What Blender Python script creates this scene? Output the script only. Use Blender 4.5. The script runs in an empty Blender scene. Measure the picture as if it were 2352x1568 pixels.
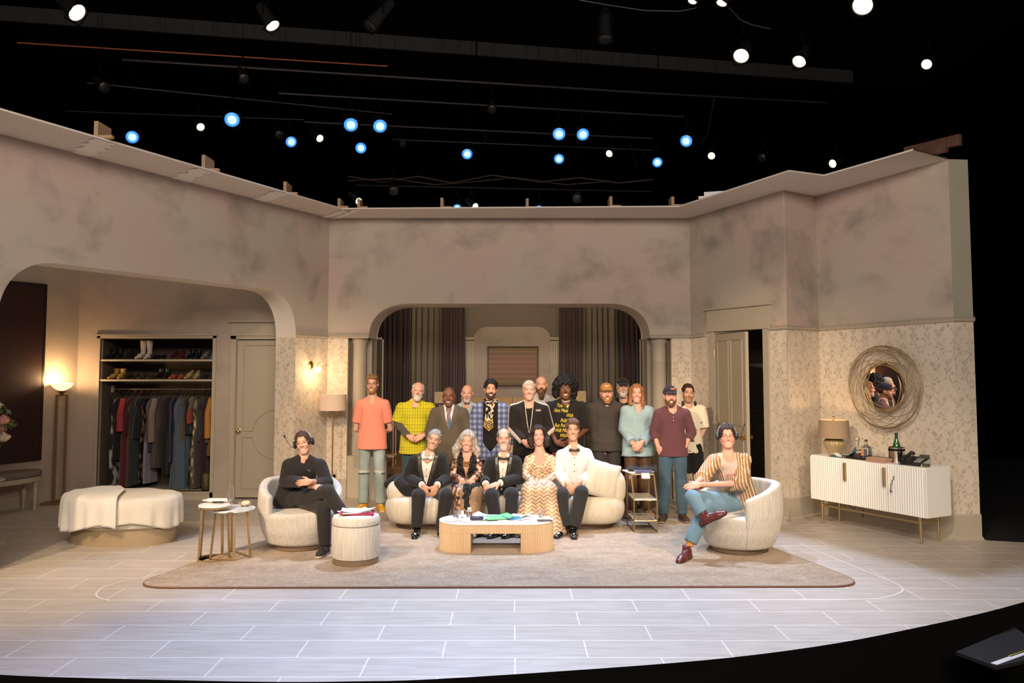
import bpy, math, random
import numpy as np
from mathutils import Vector, Matrix, Euler
from mathutils.bvhtree import BVHTree

PI = math.pi
scene = bpy.context.scene
COL = scene.collection
random.seed(7)

# ---------------------------------------------------------------- camera
F, CX, CY, TH, EYE = 1900.0, 1176.0, 724.0, math.atan(120 / 1900.0), 1.92
cam_d = bpy.data.cameras.new('camera'); cam = bpy.data.objects.new('camera', cam_d); COL.objects.link(cam)
cam.location = (0, 0, EYE); cam.rotation_euler = (PI / 2 + TH, 0, 0)
cam_d.sensor_width = 36; cam_d.sensor_fit = 'HORIZONTAL'
cam_d.lens = 36 * F / 2352; cam_d.shift_y = -60 / 2352.0
cam_d.clip_end = 200
scene.camera = cam

def ray(px, py):
    u = (px - CX) / F; v = (CY - py) / F
    return (u, math.cos(TH) - v * math.sin(TH), math.sin(TH) + v * math.cos(TH))
def W(px, py, Y):
    a, b, c = ray(px, py); t = Y / b
    return Vector((a * t, Y, EYE + c * t))
def G(px, py, z=0.0):
    a, b, c = ray(px, py); t = (z - EYE) / c
    return Vector((a * t, b * t, z))
def mpp(Y):
    return Y / F

# ---------------------------------------------------------------- world, view, stage light
scene.view_settings.view_transform = 'Standard'; scene.view_settings.look = 'None'
scene.view_settings.gamma = 1.0; scene.view_settings.exposure = 0.0
scene.view_settings.use_curve_mapping = False
wd = bpy.data.worlds.new('world'); scene.world = wd; wd.use_nodes = True
wd.node_tree.nodes['Background'].inputs[0].default_value = (0.9, 0.75, 0.6, 1)
wd.node_tree.nodes['Background'].inputs[1].default_value = 0.0

def spot(name, loc, aim, energy, color, size=40, blend=0.6, rad=0.12):
    d = bpy.data.lights.new(name, 'SPOT'); d.energy = energy; d.color = color
    d.spot_size = math.radians(size); d.spot_blend = blend; d.shadow_soft_size = rad
    o = bpy.data.objects.new(name, d); COL.objects.link(o); o.location = loc
    o.rotation_euler = (Vector(aim) - Vector(loc)).to_track_quat('-Z', 'Y').to_euler()
    return o
def area(name, loc, aim, energy, color, sx, sy):
    d = bpy.data.lights.new(name, 'AREA'); d.energy = energy; d.color = color
    d.shape = 'RECTANGLE'; d.size = sx; d.size_y = sy
    o = bpy.data.objects.new(name, d); COL.objects.link(o); o.location = loc
    o.rotation_euler = (Vector(aim) - Vector(loc)).to_track_quat('-Z', 'Y').to_euler()
    return o
WARM = (1.0, 0.74, 0.48); WARM2 = (1.0, 0.66, 0.38); NEUT = (1.0, 0.86, 0.72); COOL = (0.62, 0.74, 1.0); BLUE = (0.16, 0.36, 1.0)
# front-of-house wash over the whole set
area('front_wash', (0, -1.5, 5.3), (0, 12.5, 2.2), 960, (1.0, 0.85, 0.72), 11, 1.5)
# warm front spots on the group
for i, (x, tx) in enumerate([(-5.0, -1.4), (-1.6, -0.6), (1.8, 0.7), (5.2, 1.7)]):
    spot('front_spot', (x, 1.2, 6.6), (tx, 10.3, 0.75), 1750, WARM, 26, 0.6)
spot('wall_fill_spot', (-0.5, 2.0, 6.6), (-2.9, 12.0, 0.9), 1500, WARM, 22, 0.8)  # extra spot added to brighten the left wallpaper and column
spot('wall_fill_spot', (-3.5, 1.5, 6.4), (3.3, 11.2, 1.0), 2900, WARM, 20, 0.8)  # extra spot added from the left to brighten the open door
spot('sideboard_fill_spot', (0.5, 2.6, 6.4), (4.35, 9.7, 0.45), 1050, NEUT, 17, 0.8)  # extra spot added to brighten the white sideboard
spot('floor_spot', (-6.0, 2.4, 6.6), (-4.5, 8.1, 0.0), 1700, WARM, 32, 0.9)
spot('floor_spot', (-4.6, 3.6, 6.6), (-4.2, 8.9, 0.1), 900, WARM, 22, 0.8)
spot('floor_spot', (6.0, 2.0, 6.4), (4.6, 8.4, 0.0), 700, WARM, 30, 0.9)
# added fill that brightens the closet room, without a fixture
area('closet_room_fill', (-5.0, 9.6, 4.3), (-5.2, 12.2, 1.6), 20, (1.0, 0.80, 0.62), 1.5, 0.6)
area('bedroom_fill', (0.0, 13.4, 4.0), (0.0, 16.0, 1.6), 50, (1.0, 0.78, 0.56), 3.0, 0.4)  # fill added to brighten the bedroom; the bedside lamps stay unlit
# cool light from above on rug and apron
spot('top_spot', (-1.6, 4.4, 8.0), (-1.6, 4.7, 0.0), 1600, (0.16, 0.38, 1.0), 42, 1.0)
spot('top_spot', (-0.6, 5.2, 8.0), (-0.4, 6.4, 0.0), 200, (0.70, 0.80, 1.0), 62, 0.9)
spot('top_spot', (1.8, 5.8, 8.0), (2.2, 6.0, 0.0), 250, (0.86, 0.88, 1.0), 60, 0.8)
# cool back light
for x, e in ((-2.4, 700), (0.2, 2700), (2.6, 1750)):
    spot('back_spot', (x, 10.9, 7.2), (x * 0.75, 7.7, 0.0), e, (0.55, 0.70, 1.0), 50, 0.6)
spot('rug_spot', (-5.2, 2.0, 6.4), (-2.35, 8.4, 0.0), 1500, WARM2, 21, 0.9)
spot('rug_spot', (4.8, 1.6, 6.4), (2.3, 8.4, 0.0), 900, WARM2, 24, 0.9)
# ---------------------------------------------------------------- materials
MATS = {}
def _lin(c):
    c = c / 255.0
    return c / 12.92 if c <= 0.04045 else ((c + 0.055) / 1.055) ** 2.4
def rgb(r, g, b):
    return (_lin(r), _lin(g), _lin(b))
def pmat(name, col, rough=0.6, metal=0.0, var=0.12, scale=6.0, bump=0.15, bscale=60.0, emit=None, es=0.0,
         trans=0.0, ior=1.45, coat=0.0, sheen=0.0, alpha=1.0, stretch=(1, 1, 1), spec=0.5):
    if name in MATS: return MATS[name]
    m = bpy.data.materials.new(name); m.use_nodes = True; MATS[name] = m
    nt = m.node_tree; N = nt.nodes; L = nt.links; b = N['Principled BSDF']
    tc = N.new('ShaderNodeTexCoord'); mp = N.new('ShaderNodeMapping'); mp.inputs['Scale'].default_value = stretch
    L.new(tc.outputs['Object'], mp.inputs[0])
    nz = N.new('ShaderNodeTexNoise'); nz.inputs['Scale'].default_value = scale; nz.inputs['Detail'].default_value = 4
    L.new(mp.outputs[0], nz.inputs['Vector'])
    mx = N.new('ShaderNodeMix'); mx.data_type = 'RGBA'
    lo = tuple(max(0, c * (1 - var)) for c in col); hi = tuple(min(1, c * (1 + var)) for c in col)
    mx.inputs[6].default_value = (*lo, 1); mx.inputs[7].default_value = (*hi, 1)
    L.new(nz.outputs[0], mx.inputs[0]); L.new(mx.outputs[2], b.inputs['Base Color'])
    b.inputs['Roughness'].default_value = rough; b.inputs['Metallic'].default_value = metal
    b.inputs['Transmission Weight'].default_value = trans; b.inputs['IOR'].default_value = ior
    b.inputs['Coat Weight'].default_value = coat; b.inputs['Sheen Weight'].default_value = sheen
    b.inputs['Alpha'].default_value = alpha; b.inputs['Specular IOR Level'].default_value = spec
    if emit:
        b.inputs['Emission Color'].default_value = (*emit, 1); b.inputs['Emission Strength'].default_value = es
    if bump > 0:
        n2 = N.new('ShaderNodeTexNoise'); n2.inputs['Scale'].default_value = bscale; n2.inputs['Detail'].default_value = 3
        L.new(mp.outputs[0], n2.inputs['Vector'])
        bp = N.new('ShaderNodeBump'); bp.inputs['Strength'].default_value = bump; bp.inputs['Distance'].default_value = 0.01
        L.new(n2.outputs[0], bp.inputs['Height']); L.new(bp.outputs[0], b.inputs['Normal'])
    return m
def vmat(name, rough=0.6, metal=0.0, bump=0.2, bscale=90.0, sheen=0.0, coat=0.0, sss=0.0, spec=0.4):
    """surface whose own colour pattern is stored on the mesh (attribute Col)"""
    if name in MATS: return MATS[name]
    m = bpy.data.materials.new(name); m.use_nodes = True; MATS[name] = m
    nt = m.node_tree; N = nt.nodes; L = nt.links; b = N['Principled BSDF']
    at = N.new('ShaderNodeAttribute'); at.attribute_name = 'Col'; L.new(at.outputs['Color'], b.inputs['Base Color'])
    b.inputs['Roughness'].default_value = rough; b.inputs['Metallic'].default_value = metal
    b.inputs['Sheen Weight'].default_value = sheen; b.inputs['Coat Weight'].default_value = coat
    b.inputs['Specular IOR Level'].default_value = spec
    if sss: b.inputs['Subsurface Weight'].default_value = sss; b.inputs['Subsurface Radius'].default_value = (0.02, 0.008, 0.004)
    tc = N.new('ShaderNodeTexCoord'); n2 = N.new('ShaderNodeTexNoise'); n2.inputs['Scale'].default_value = bscale
    L.new(tc.outputs['Object'], n2.inputs['Vector'])
    bp = N.new('ShaderNodeBump'); bp.inputs['Strength'].default_value = bump; bp.inputs['Distance'].default_value = 0.006
    L.new(n2.outputs[0], bp.inputs['Height']); L.new(bp.outputs[0], b.inputs['Normal'])
    return m

# ---------------------------------------------------------------- tagging
def tag(o, label=None, cat=None, group=None, kind=None):
    if label: o['label'] = label
    if cat: o['category'] = cat
    if group: o['group'] = group
    if kind: o['kind'] = kind
    return o
def thing(name, label, cat, loc=(0, 0, 0), rotz=0.0, group=None):
    o = bpy.data.objects.new(name, None); COL.objects.link(o); o.empty_display_size = 0.1
    o.location = loc; o.rotation_euler = (0, 0, rotz)
    return tag(o, label, cat, group)
def copy_tree(o, parent=None):
    c = o.copy(); COL.objects.link(c); c.parent = parent
    for ch in [x for x in bpy.data.objects if x.parent is o]: copy_tree(ch, c)
    return c

# ---------------------------------------------------------------- mesh builder
class MB:
    def __init__(s): s.v = []; s.f = []; s.m = []; s.M = Matrix.Identity(4); s.mi = 0; s.uv = {}
    def xf(s, M): s.M = M; return s
    def add(s, vs, fs):
        o = len(s.v); s.v += [tuple(s.M @ Vector(p)) for p in vs]
        for f in fs: s.f.append(tuple(i + o for i in f)); s.m.append(s.mi)
        return s
    def box(s, lo, hi):
        x0, y0, z0 = lo; x1, y1, z1 = hi
        return s.add([(x0, y0, z0), (x1, y0, z0), (x1, y1, z0), (x0, y1, z0), (x0, y0, z1), (x1, y0, z1), (x1, y1, z1), (x0, y1, z1)],
                     [(0, 3, 2, 1), (4, 5, 6, 7), (0, 1, 5, 4), (1, 2, 6, 5), (2, 3, 7, 6), (3, 0, 4, 7)])
    def cbox(s, c, d): return s.box([c[i] - d[i] / 2 for i in range(3)], [c[i] + d[i] / 2 for i in range(3)])
    def tube(s, pts, r, n=8, caps=True, closed=False):
        pts = [Vector(p) for p in pts]; k = len(pts); rs = r if isinstance(r, (list, tuple)) else [r] * k
        vs = []; fs = []; prev = None
        for i, p in enumerate(pts):
            if closed: t = pts[(i + 1) % k] - pts[i - 1]
            else: t = pts[min(i + 1, k - 1)] - pts[max(i - 1, 0)]
            t.normalize()
            if prev is None:
                a = Vector((0, 0, 1)) if abs(t.z) < 0.9 else Vector((1, 0, 0)); u = t.cross(a).normalized()
            else: u = (prev - t * prev.dot(t)).normalized()
            prev = u; w = t.cross(u)
            for j in range(n):
                an = 2 * PI * j / n; vs.append(p + (u * math.cos(an) + w * math.sin(an)) * rs[i])
        for i in range(k if closed else k - 1):
            for j in range(n):
                a = i * n + j; b = i * n + (j + 1) % n; c = ((i + 1) % k) * n + (j + 1) % n; d = ((i + 1) % k) * n + j
                fs.append((a, b, c, d))
        if caps and not closed: fs.append(tuple(range(n - 1, -1, -1))); fs.append(tuple((k - 1) * n + j for j in range(n)))
        return s.add(vs, fs)
    def lathe(s, prof, n=32, sx=1.0, sy=1.0, flute=0.0, nf=0, c=(0, 0)):
        vs = []; fs = []; k = len(prof)
        for (r, z) in prof:
            for j in range(n):
                a = 2 * PI * j / n; q = r * (1 + flute * math.cos(nf * a))
                vs.append((c[0] + q * math.cos(a) * sx, c[1] + q * math.sin(a) * sy, z))
        for i in range(k - 1):
            for j in range(n): fs.append((i * n + j, i * n + (j + 1) % n, (i + 1) * n + (j + 1) % n, (i + 1) * n + j))
        if prof[0][0] > 1e-5: fs.append(tuple(range(n - 1, -1, -1)))
        if prof[-1][0] > 1e-5: fs.append(tuple((k - 1) * n + j for j in range(n)))
        return s.add(vs, fs)
    def prism(s, poly, z0, z1):
        n = len(poly)
        return s.add([(x, y, z0) for x, y in poly] + [(x, y, z1) for x, y in poly],
                     [tuple(range(n - 1, -1, -1)), tuple(range(n, 2 * n))] + [(i, (i + 1) % n, n + (i + 1) % n, n + i) for i in range(n)])
    def ball(s, c, r, n=12, m=8):
        rr = r if isinstance(r, (tuple, list)) else (r, r, r); vs = [(c[0], c[1], c[2] - rr[2])]; fs = []
        for i in range(1, m):
            a = PI * i / m
            for j in range(n):
                b = 2 * PI * j / n; vs.append((c[0] + rr[0] * math.sin(a) * math.cos(b), c[1] + rr[1] * math.sin(a) * math.sin(b), c[2] - rr[2] * math.cos(a)))
        vs.append((c[0], c[1], c[2] + rr[2])); L = len(vs) - 1
        for j in range(n): fs.append((0, 1 + (j + 1) % n, 1 + j)); fs.append((L, L - n + j, L - n + (j + 1) % n))
        for i in range(m - 2):
            for j in range(n): a = 1 + i * n; fs.append((a + j, a + (j + 1) % n, a + n + (j + 1) % n, a + n + j))
        return s.add(vs, fs)
    def build(s, name, mats, parent=None, smooth=False, bevel=0.0, loc=None, angle=40):
        me = bpy.data.meshes.new(name); me.from_pydata(s.v, [], s.f); me.update()
        for m in (mats if isinstance(mats, (list, tuple)) else [mats]): me.materials.append(m)
        if any(s.m): me.polygons.foreach_set('material_index', s.m)
        if s.uv:
            uvl = me.uv_layers.new(name='UVMap'); 
            for l in me.loops: uvl.data[l.index].uv = s.uv.get(l.vertex_index, (0, 0))
        if smooth:
            me.polygons.foreach_set('use_smooth', [True] * len(me.polygons))
            if angle < 180: me.set_sharp_from_angle(angle=math.radians(angle))
        o = bpy.data.objects.new(name, me); COL.objects.link(o)
        if parent: o.parent = parent
        if loc is not None: o.location = loc
        if bevel:
            b = o.modifiers.new('bevel', 'BEVEL'); b.width = bevel; b.segments = 2; b.limit_method = 'ANGLE'; b.angle_limit = math.radians(40)
        return o
def T(x=0, y=0, z=0): return Matrix.Translation((x, y, z))
def RZ(a): return Matrix.Rotation(a, 4, 'Z')
def RX(a): return Matrix.Rotation(a, 4, 'X')
def RY(a): return Matrix.Rotation(a, 4, 'Y')

# ---------------------------------------------------------------- numpy fields
def _hash(ix, iy, iz, seed):
    h = (ix * 374761393 + iy * 668265263 + iz * 2147483647 + seed * 144665) & 0x7fffffff
    h = ((h ^ (h >> 13)) * 1274126177) & 0x7fffffff
    return ((h ^ (h >> 16)) & 0xffff) / 65535.0
def vnoise(P, seed=0):
    P = np.asarray(P, dtype=np.float64) + 1000.0
    I = np.floor(P).astype(np.int64); Fr = P - I; Fr = Fr * Fr * (3 - 2 * Fr)
    out = 0
    for dx in (0, 1):
        for dy in (0, 1):
            for dz in (0, 1):
                w = (Fr[:, 0] if dx else 1 - Fr[:, 0]) * (Fr[:, 1] if dy else 1 - Fr[:, 1]) * (Fr[:, 2] if dz else 1 - Fr[:, 2])
                out = out + w * _hash(I[:, 0] + dx, I[:, 1] + dy, I[:, 2] + dz, seed)
    return out * 2 - 1
def fbm(P, seed=0, o=3):
    s = 0; a = 1.0; t = 0
    for i in range(o): s = s + a * vnoise(np.asarray(P) * (2 ** i), seed + i * 17); t += a; a *= 0.5
    return s / t

class Field:
    def __init__(s, lo, hi, h):
        s.lo = np.array(lo, dtype=np.float64); s.h = h
        s.n = np.maximum(4, np.ceil((np.array(hi) - s.lo) / h).astype(int) + 1)
        s.f = np.full(s.n, 0.3, dtype=np.float32)
        s.ax = [(s.lo[i] + h * np.arange(s.n[i])).astype(np.float32) for i in range(3)]
    def _sub(s, lo, hi):
        a = np.clip(np.floor((np.array(lo) - s.lo) / s.h).astype(int), 0, s.n); b = np.clip(np.ceil((np.array(hi) - s.lo) / s.h).astype(int) + 1, 0, s.n)
        if np.any(b <= a): return None
        return tuple(slice(a[i], b[i]) for i in range(3)), [s.ax[0][a[0]:b[0]][:, None, None], s.ax[1][a[1]:b[1]][None, :, None], s.ax[2][a[2]:b[2]][None, None, :]]
    def _put(s, sl, d, k, op):
        g = s.f[sl]
        if op == 'u':
            if k > 0:
                hh = np.maximum(k - np.abs(g - d), 0) / k; s.f[sl] = np.minimum(g, d) - hh * hh * k * 0.25
            else: s.f[sl] = np.minimum(g, d)
        else:
            d = -d
            if k > 0:
                hh = np.maximum(k - np.abs(g - d), 0) / k; s.f[sl] = np.maximum(g, d) + hh * hh * k * 0.25
            else: s.f[sl] = np.maximum(g, d)
    def rc(s, a, b, ra, rb, k=0.02, flat=None, op='u'):
        a = np.array(a, float); b = np.array(b, float); R = max(ra, rb) * (max(1, flat[1]) if flat else 1) + k + 3 * s.h
        r = s._sub(np.minimum(a, b) - R, np.maximum(a, b) + R)
        if r is None: return s
        sl, (x, y, z) = r; ba = b - a; L = max(float(ba @ ba), 1e-9)
        px, py, pz = x - a[0], y - a[1], z - a[2]
        t = np.clip((px * ba[0] + py * ba[1] + pz * ba[2]) / L, 0, 1)
        qx, qy, qz = px - t * ba[0], py - t * ba[1], pz - t * ba[2]
        if flat:
            n, sc = np.array(flat[0], float), flat[1]; n = n / np.linalg.norm(n)
            dn = (qx * n[0] + qy * n[1] + qz * n[2]) * (1 / sc - 1)
            qx = qx + dn * n[0]; qy = qy + dn * n[1]; qz = qz + dn * n[2]
        d = np.sqrt(qx * qx + qy * qy + qz * qz) - (ra + (rb - ra) * t)
        if flat: d = d * min(1.0, 0.35 + 0.65 * flat[1])
        s._put(sl, d, k, op); return s
    def ell(s, c, r, k=0.02, rot=None, op='u'):
        c = np.array(c, float); r = np.array(r if hasattr(r, '__len__') else (r, r, r), float); R = max(r) + k + 3 * s.h
        q = s._sub(c - R, c + R)
        if q is None: return s
        sl, (x, y, z) = q; px, py, pz = x - c[0], y - c[1], z - c[2]
        if rot is not None:
            A = np.array(rot)[:3, :3].T
            px, py, pz = (A[0, 0] * px + A[0, 1] * py + A[0, 2] * pz, A[1, 0] * px + A[1, 1] * py + A[1, 2] * pz, A[2, 0] * px + A[2, 1] * py + A[2, 2] * pz)
        px, py, pz = px / r[0], py / r[1], pz / r[2]
        k0 = np.sqrt(px * px + py * py + pz * pz); k1 = np.sqrt((px / r[0]) ** 2 + (py / r[1]) ** 2 + (pz / r[2]) ** 2) + 1e-6
        s._put(sl, k0 * (k0 - 1) / k1, k, op); return s
    def rbox(s, c, hd, rad, k=0.0, rot=None, op='u'):
        c = np.array(c, float); hd = np.array(hd, float); R = float(np.linalg.norm(hd)) + k + 3 * s.h
        q = s._sub(c - R, c + R)
        if q is None: return s
        sl, (x, y, z) = q; p = [x - c[0], y - c[1], z - c[2]]
        if rot is not None:
            A = np.array(rot)[:3, :3].T; p = [A[i, 0] * p[0] + A[i, 1] * p[1] + A[i, 2] * p[2] for i in range(3)]
        qq = [np.abs(p[i]) - (hd[i] - rad) for i in range(3)]
        d = np.sqrt(sum(np.maximum(v, 0) ** 2 for v in qq)) + np.minimum(np.maximum(np.maximum(qq[0], qq[1]), qq[2]), 0) - rad
        s._put(sl, d, k, op); return s
    def cut(s, p, n):
        """remove the side the normal points to"""
        n = np.array(n, float); n = n / np.linalg.norm(n)
        d = (s.ax[0][:, None, None] - p[0]) * n[0] + (s.ax[1][None, :, None] - p[1]) * n[1] + (s.ax[2][None, None, :] - p[2]) * n[2]
        s.f = np.maximum(s.f, d.astype(np.float32)); return s
    def grid(s): return s.ax[0][:, None, None], s.ax[1][None, :, None], s.ax[2][None, None, :]
    def blur(s, it=1):
        for _ in range(it):
            f = s.f
            for ax in range(3):
                g = f.copy(); sl1 = [slice(None)] * 3; sl2 = [slice(None)] * 3; sl0 = [slice(None)] * 3
                sl0[ax] = slice(1, -1); sl1[ax] = slice(0, -2); sl2[ax] = slice(2, None)
                g[tuple(sl0)] = 0.5 * f[tuple(sl0)] + 0.25 * (f[tuple(sl1)] + f[tuple(sl2)]); f = g
            s.f = f
        return s
    def net(s):
        f = s.f
        for ax in range(3):
            for e in (0, -1):
                sl = [slice(None)] * 3; sl[ax] = e; f[tuple(sl)] = np.maximum(f[tuple(sl)], 1e-3)
        neg = f < 0; n = s.n
        c = [neg[dx:n[0] - 1 + dx, dy:n[1] - 1 + dy, dz:n[2] - 1 + dz] for dx in (0, 1) for dy in (0, 1) for dz in (0, 1)]
        anyv = c[0].copy(); allv = c[0].copy()
        for q in c[1:]: anyv |= q; allv &= q
        act = anyv & ~allv; I = np.argwhere(act)
        if len(I) == 0: return np.zeros((0, 3)), np.zeros((0, 4), int)
        idx = np.full(act.shape, -1, np.int64); idx[act] = np.arange(len(I))
        cr = np.array([(dx, dy, dz) for dx in (0, 1) for dy in (0, 1) for dz in (0, 1)])
        val = np.stack([f[I[:, 0] + q[0], I[:, 1] + q[1], I[:, 2] + q[2]] for q in cr], 1).astype(np.float64)
        S = np.zeros((len(I), 3)); cnt = np.zeros(len(I))
        for a in range(8):
            for b in range(a + 1, 8):
                if np.abs(cr[a] - cr[b]).sum() != 1: continue
                m = (val[:, a] < 0) != (val[:, b] < 0); t = np.where(m, val[:, a] / np.where(m, val[:, a] - val[:, b], 1), 0)
                S += np.where(m[:, None], cr[a] + t[:, None] * (cr[b] - cr[a]), 0); cnt += m
        V = s.lo + s.h * (I + S / cnt[:, None]); Fs = []
        for ax in range(3):
            u, w = (ax + 1) % 3, (ax + 2) % 3
            A = [slice(None)] * 3; B = [slice(None)] * 3
            A[ax] = slice(0, -1); B[ax] = slice(1, None)
            na = neg[tuple(A)]; nb = neg[tuple(B)]; cr2 = na != nb; E = np.argwhere(cr2)
            E = E[(E[:, u] > 0) & (E[:, w] > 0) & (E[:, u] < n[u] - 1) & (E[:, w] < n[w] - 1)]
            if len(E) == 0: continue
            def cell(du, dw):
                q = E.copy(); q[:, u] += du; q[:, w] += dw; return idx[q[:, 0], q[:, 1], q[:, 2]]
            q = np.stack([cell(-1, -1), cell(0, -1), cell(0, 0), cell(-1, 0)], 1)
            fl = ~na[E[:, 0], E[:, 1], E[:, 2]]; q[fl] = q[fl][:, ::-1]
            Fs.append(q)
        Fc = np.concatenate(Fs); Fc = Fc[(Fc >= 0).all(1)]
        return V, Fc

def smooth_v(V, Fc, it=1, lam=0.5):
    if len(V) == 0: return V
    e = np.concatenate([Fc[:, [0, 1]], Fc[:, [1, 2]], Fc[:, [2, 3]], Fc[:, [3, 0]]])
    for _ in range(it):
        S = np.zeros_like(V); c = np.zeros(len(V))
        for a, b in ((0, 1), (1, 0)):
            for j in range(3): S[:, j] += np.bincount(e[:, a], V[e[:, b], j], len(V))
            c += np.bincount(e[:, a], minlength=len(V))
        V = V + lam * (S / np.maximum(c, 1)[:, None] - V)
    return V
def vnormals(V, Fc):
    a = V[Fc[:, 2]] - V[Fc[:, 0]]; b = V[Fc[:, 3]] - V[Fc[:, 1]]; n = np.cross(a, b); N = np.zeros_like(V)
    for i in range(4):
        for j in range(3): N[:, j] += np.bincount(Fc[:, i], n[:, j], len(V))
    return N / (np.linalg.norm(N, axis=1)[:, None] + 1e-12)
def npmesh(name, V, Fc, mats, parent=None, col=None, smooth=True, mi=None):
    me = bpy.data.meshes.new(name)
    me.vertices.add(len(V)); me.vertices.foreach_set('co', np.asarray(V, np.float32).ravel())
    me.loops.add(Fc.size); me.loops.foreach_set('vertex_index', np.asarray(Fc, np.int32).ravel())
    me.polygons.add(len(Fc)); me.polygons.foreach_set('loop_start', np.arange(0, Fc.size, 4, dtype=np.int32))
    me.update(calc_edges=True)
    if smooth: me.polygons.foreach_set('use_smooth', np.ones(len(Fc), bool))
    if mi is not None: me.polygons.foreach_set('material_index', np.asarray(mi, np.int32))
    for m in (mats if isinstance(mats, (list, tuple)) else [mats]): me.materials.append(m)
    if col is not None:
        at = me.color_attributes.new('Col', 'FLOAT_COLOR', 'POINT')
        c4 = np.ones((len(V), 4), np.float32); c4[:, :3] = col; at.data.foreach_set('color', c4.ravel())
    me.validate()
    o = bpy.data.objects.new(name, me); COL.objects.link(o)
    if parent: o.parent = parent
    return o
# ================================================================ SETTING
def node_mat(name):
    m = bpy.data.materials.new(name); m.use_nodes = True; MATS[name] = m
    return m, m.node_tree.nodes, m.node_tree.links, m.node_tree.nodes['Principled BSDF']
def ramp(N, L, src, stops, interp='LINEAR'):
    r = N.new('ShaderNodeValToRGB'); r.color_ramp.interpolation = interp; e = r.color_ramp.elements
    while len(e) < len(stops): e.new(0.5)
    for i, (p, c) in enumerate(stops): e[i].position = p; e[i].color = (*c, 1)
    L.new(src, r.inputs[0]); return r.outputs[0]
def mapping(N, L, src, sc=(1, 1, 1), loc=(0, 0, 0)):
    mp = N.new('ShaderNodeMapping'); mp.inputs['Scale'].default_value = sc; mp.inputs['Location'].default_value = loc; L.new(src, mp.inputs[0]); return mp.outputs[0]
def noise(N, L, vec, scale, detail=4, rough=0.55, dist=0.0):
    n = N.new('ShaderNodeTexNoise'); n.inputs['Scale'].default_value = scale; n.inputs['Detail'].default_value = detail
    n.inputs['Roughness'].default_value = rough; n.inputs['Distortion'].default_value = dist; L.new(vec, n.inputs['Vector']); return n.outputs[0]
def mix(N, L, fac, a, b, bt='MIX'):
    x = N.new('ShaderNodeMix'); x.data_type = 'RGBA'; x.blend_type = bt
    for k, v in ((0, fac), (6, a), (7, b)):
        if hasattr(v, 'is_linked'): L.new(v, x.inputs[k])
        else: x.inputs[k].default_value = v if k == 0 else (*v, 1)
    return x.outputs[2]
def math_(N, L, op, a, b=0.0, c=0.0):
    x = N.new('ShaderNodeMath'); x.operation = op
    for k, v in ((0, a), (1, b), (2, c)):
        if hasattr(v, 'is_linked'): L.new(v, x.inputs[k])
        else: x.inputs[k].default_value = v
    return x.outputs[0]

def plaster(name, base=(0.47, 0.41, 0.34), blot=(0.27, 0.24, 0.20), pink=(0.50, 0.385, 0.33)):
    m, N, L, b = node_mat(name)
    tc = N.new('ShaderNodeTexCoord').outputs['Object']
    n1 = noise(N, L, mapping(N, L, tc, (1, 1, 1.25)), 1.35, 4, 0.55, 0.25)
    n2 = noise(N, L, mapping(N, L, tc, (1, 1, 1), (7, 3, 2)), 0.9, 3, 0.5, 0.3)
    n3 = noise(N, L, mapping(N, L, tc, (1, 1, 1), (3, 9, 5)), 3.0, 5, 0.6)
    c = mix(N, L, ramp(N, L, n2, [(0.42, (0, 0, 0)), (0.62, (1, 1, 1))]), base, pink)
    f = math_(N, L, 'MULTIPLY', ramp(N, L, n1, [(0.50, (0, 0, 0)), (0.68, (1, 1, 1))]), ramp(N, L, n3, [(0.35, (0.35, 0.35, 0.35)), (0.62, (1, 1, 1))]))
    c = mix(N, L, math_(N, L, 'MULTIPLY', f, 0.85), c, blot)
    L.new(c, b.inputs['Base Color']); b.inputs['Roughness'].default_value = 0.9
    return m
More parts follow.
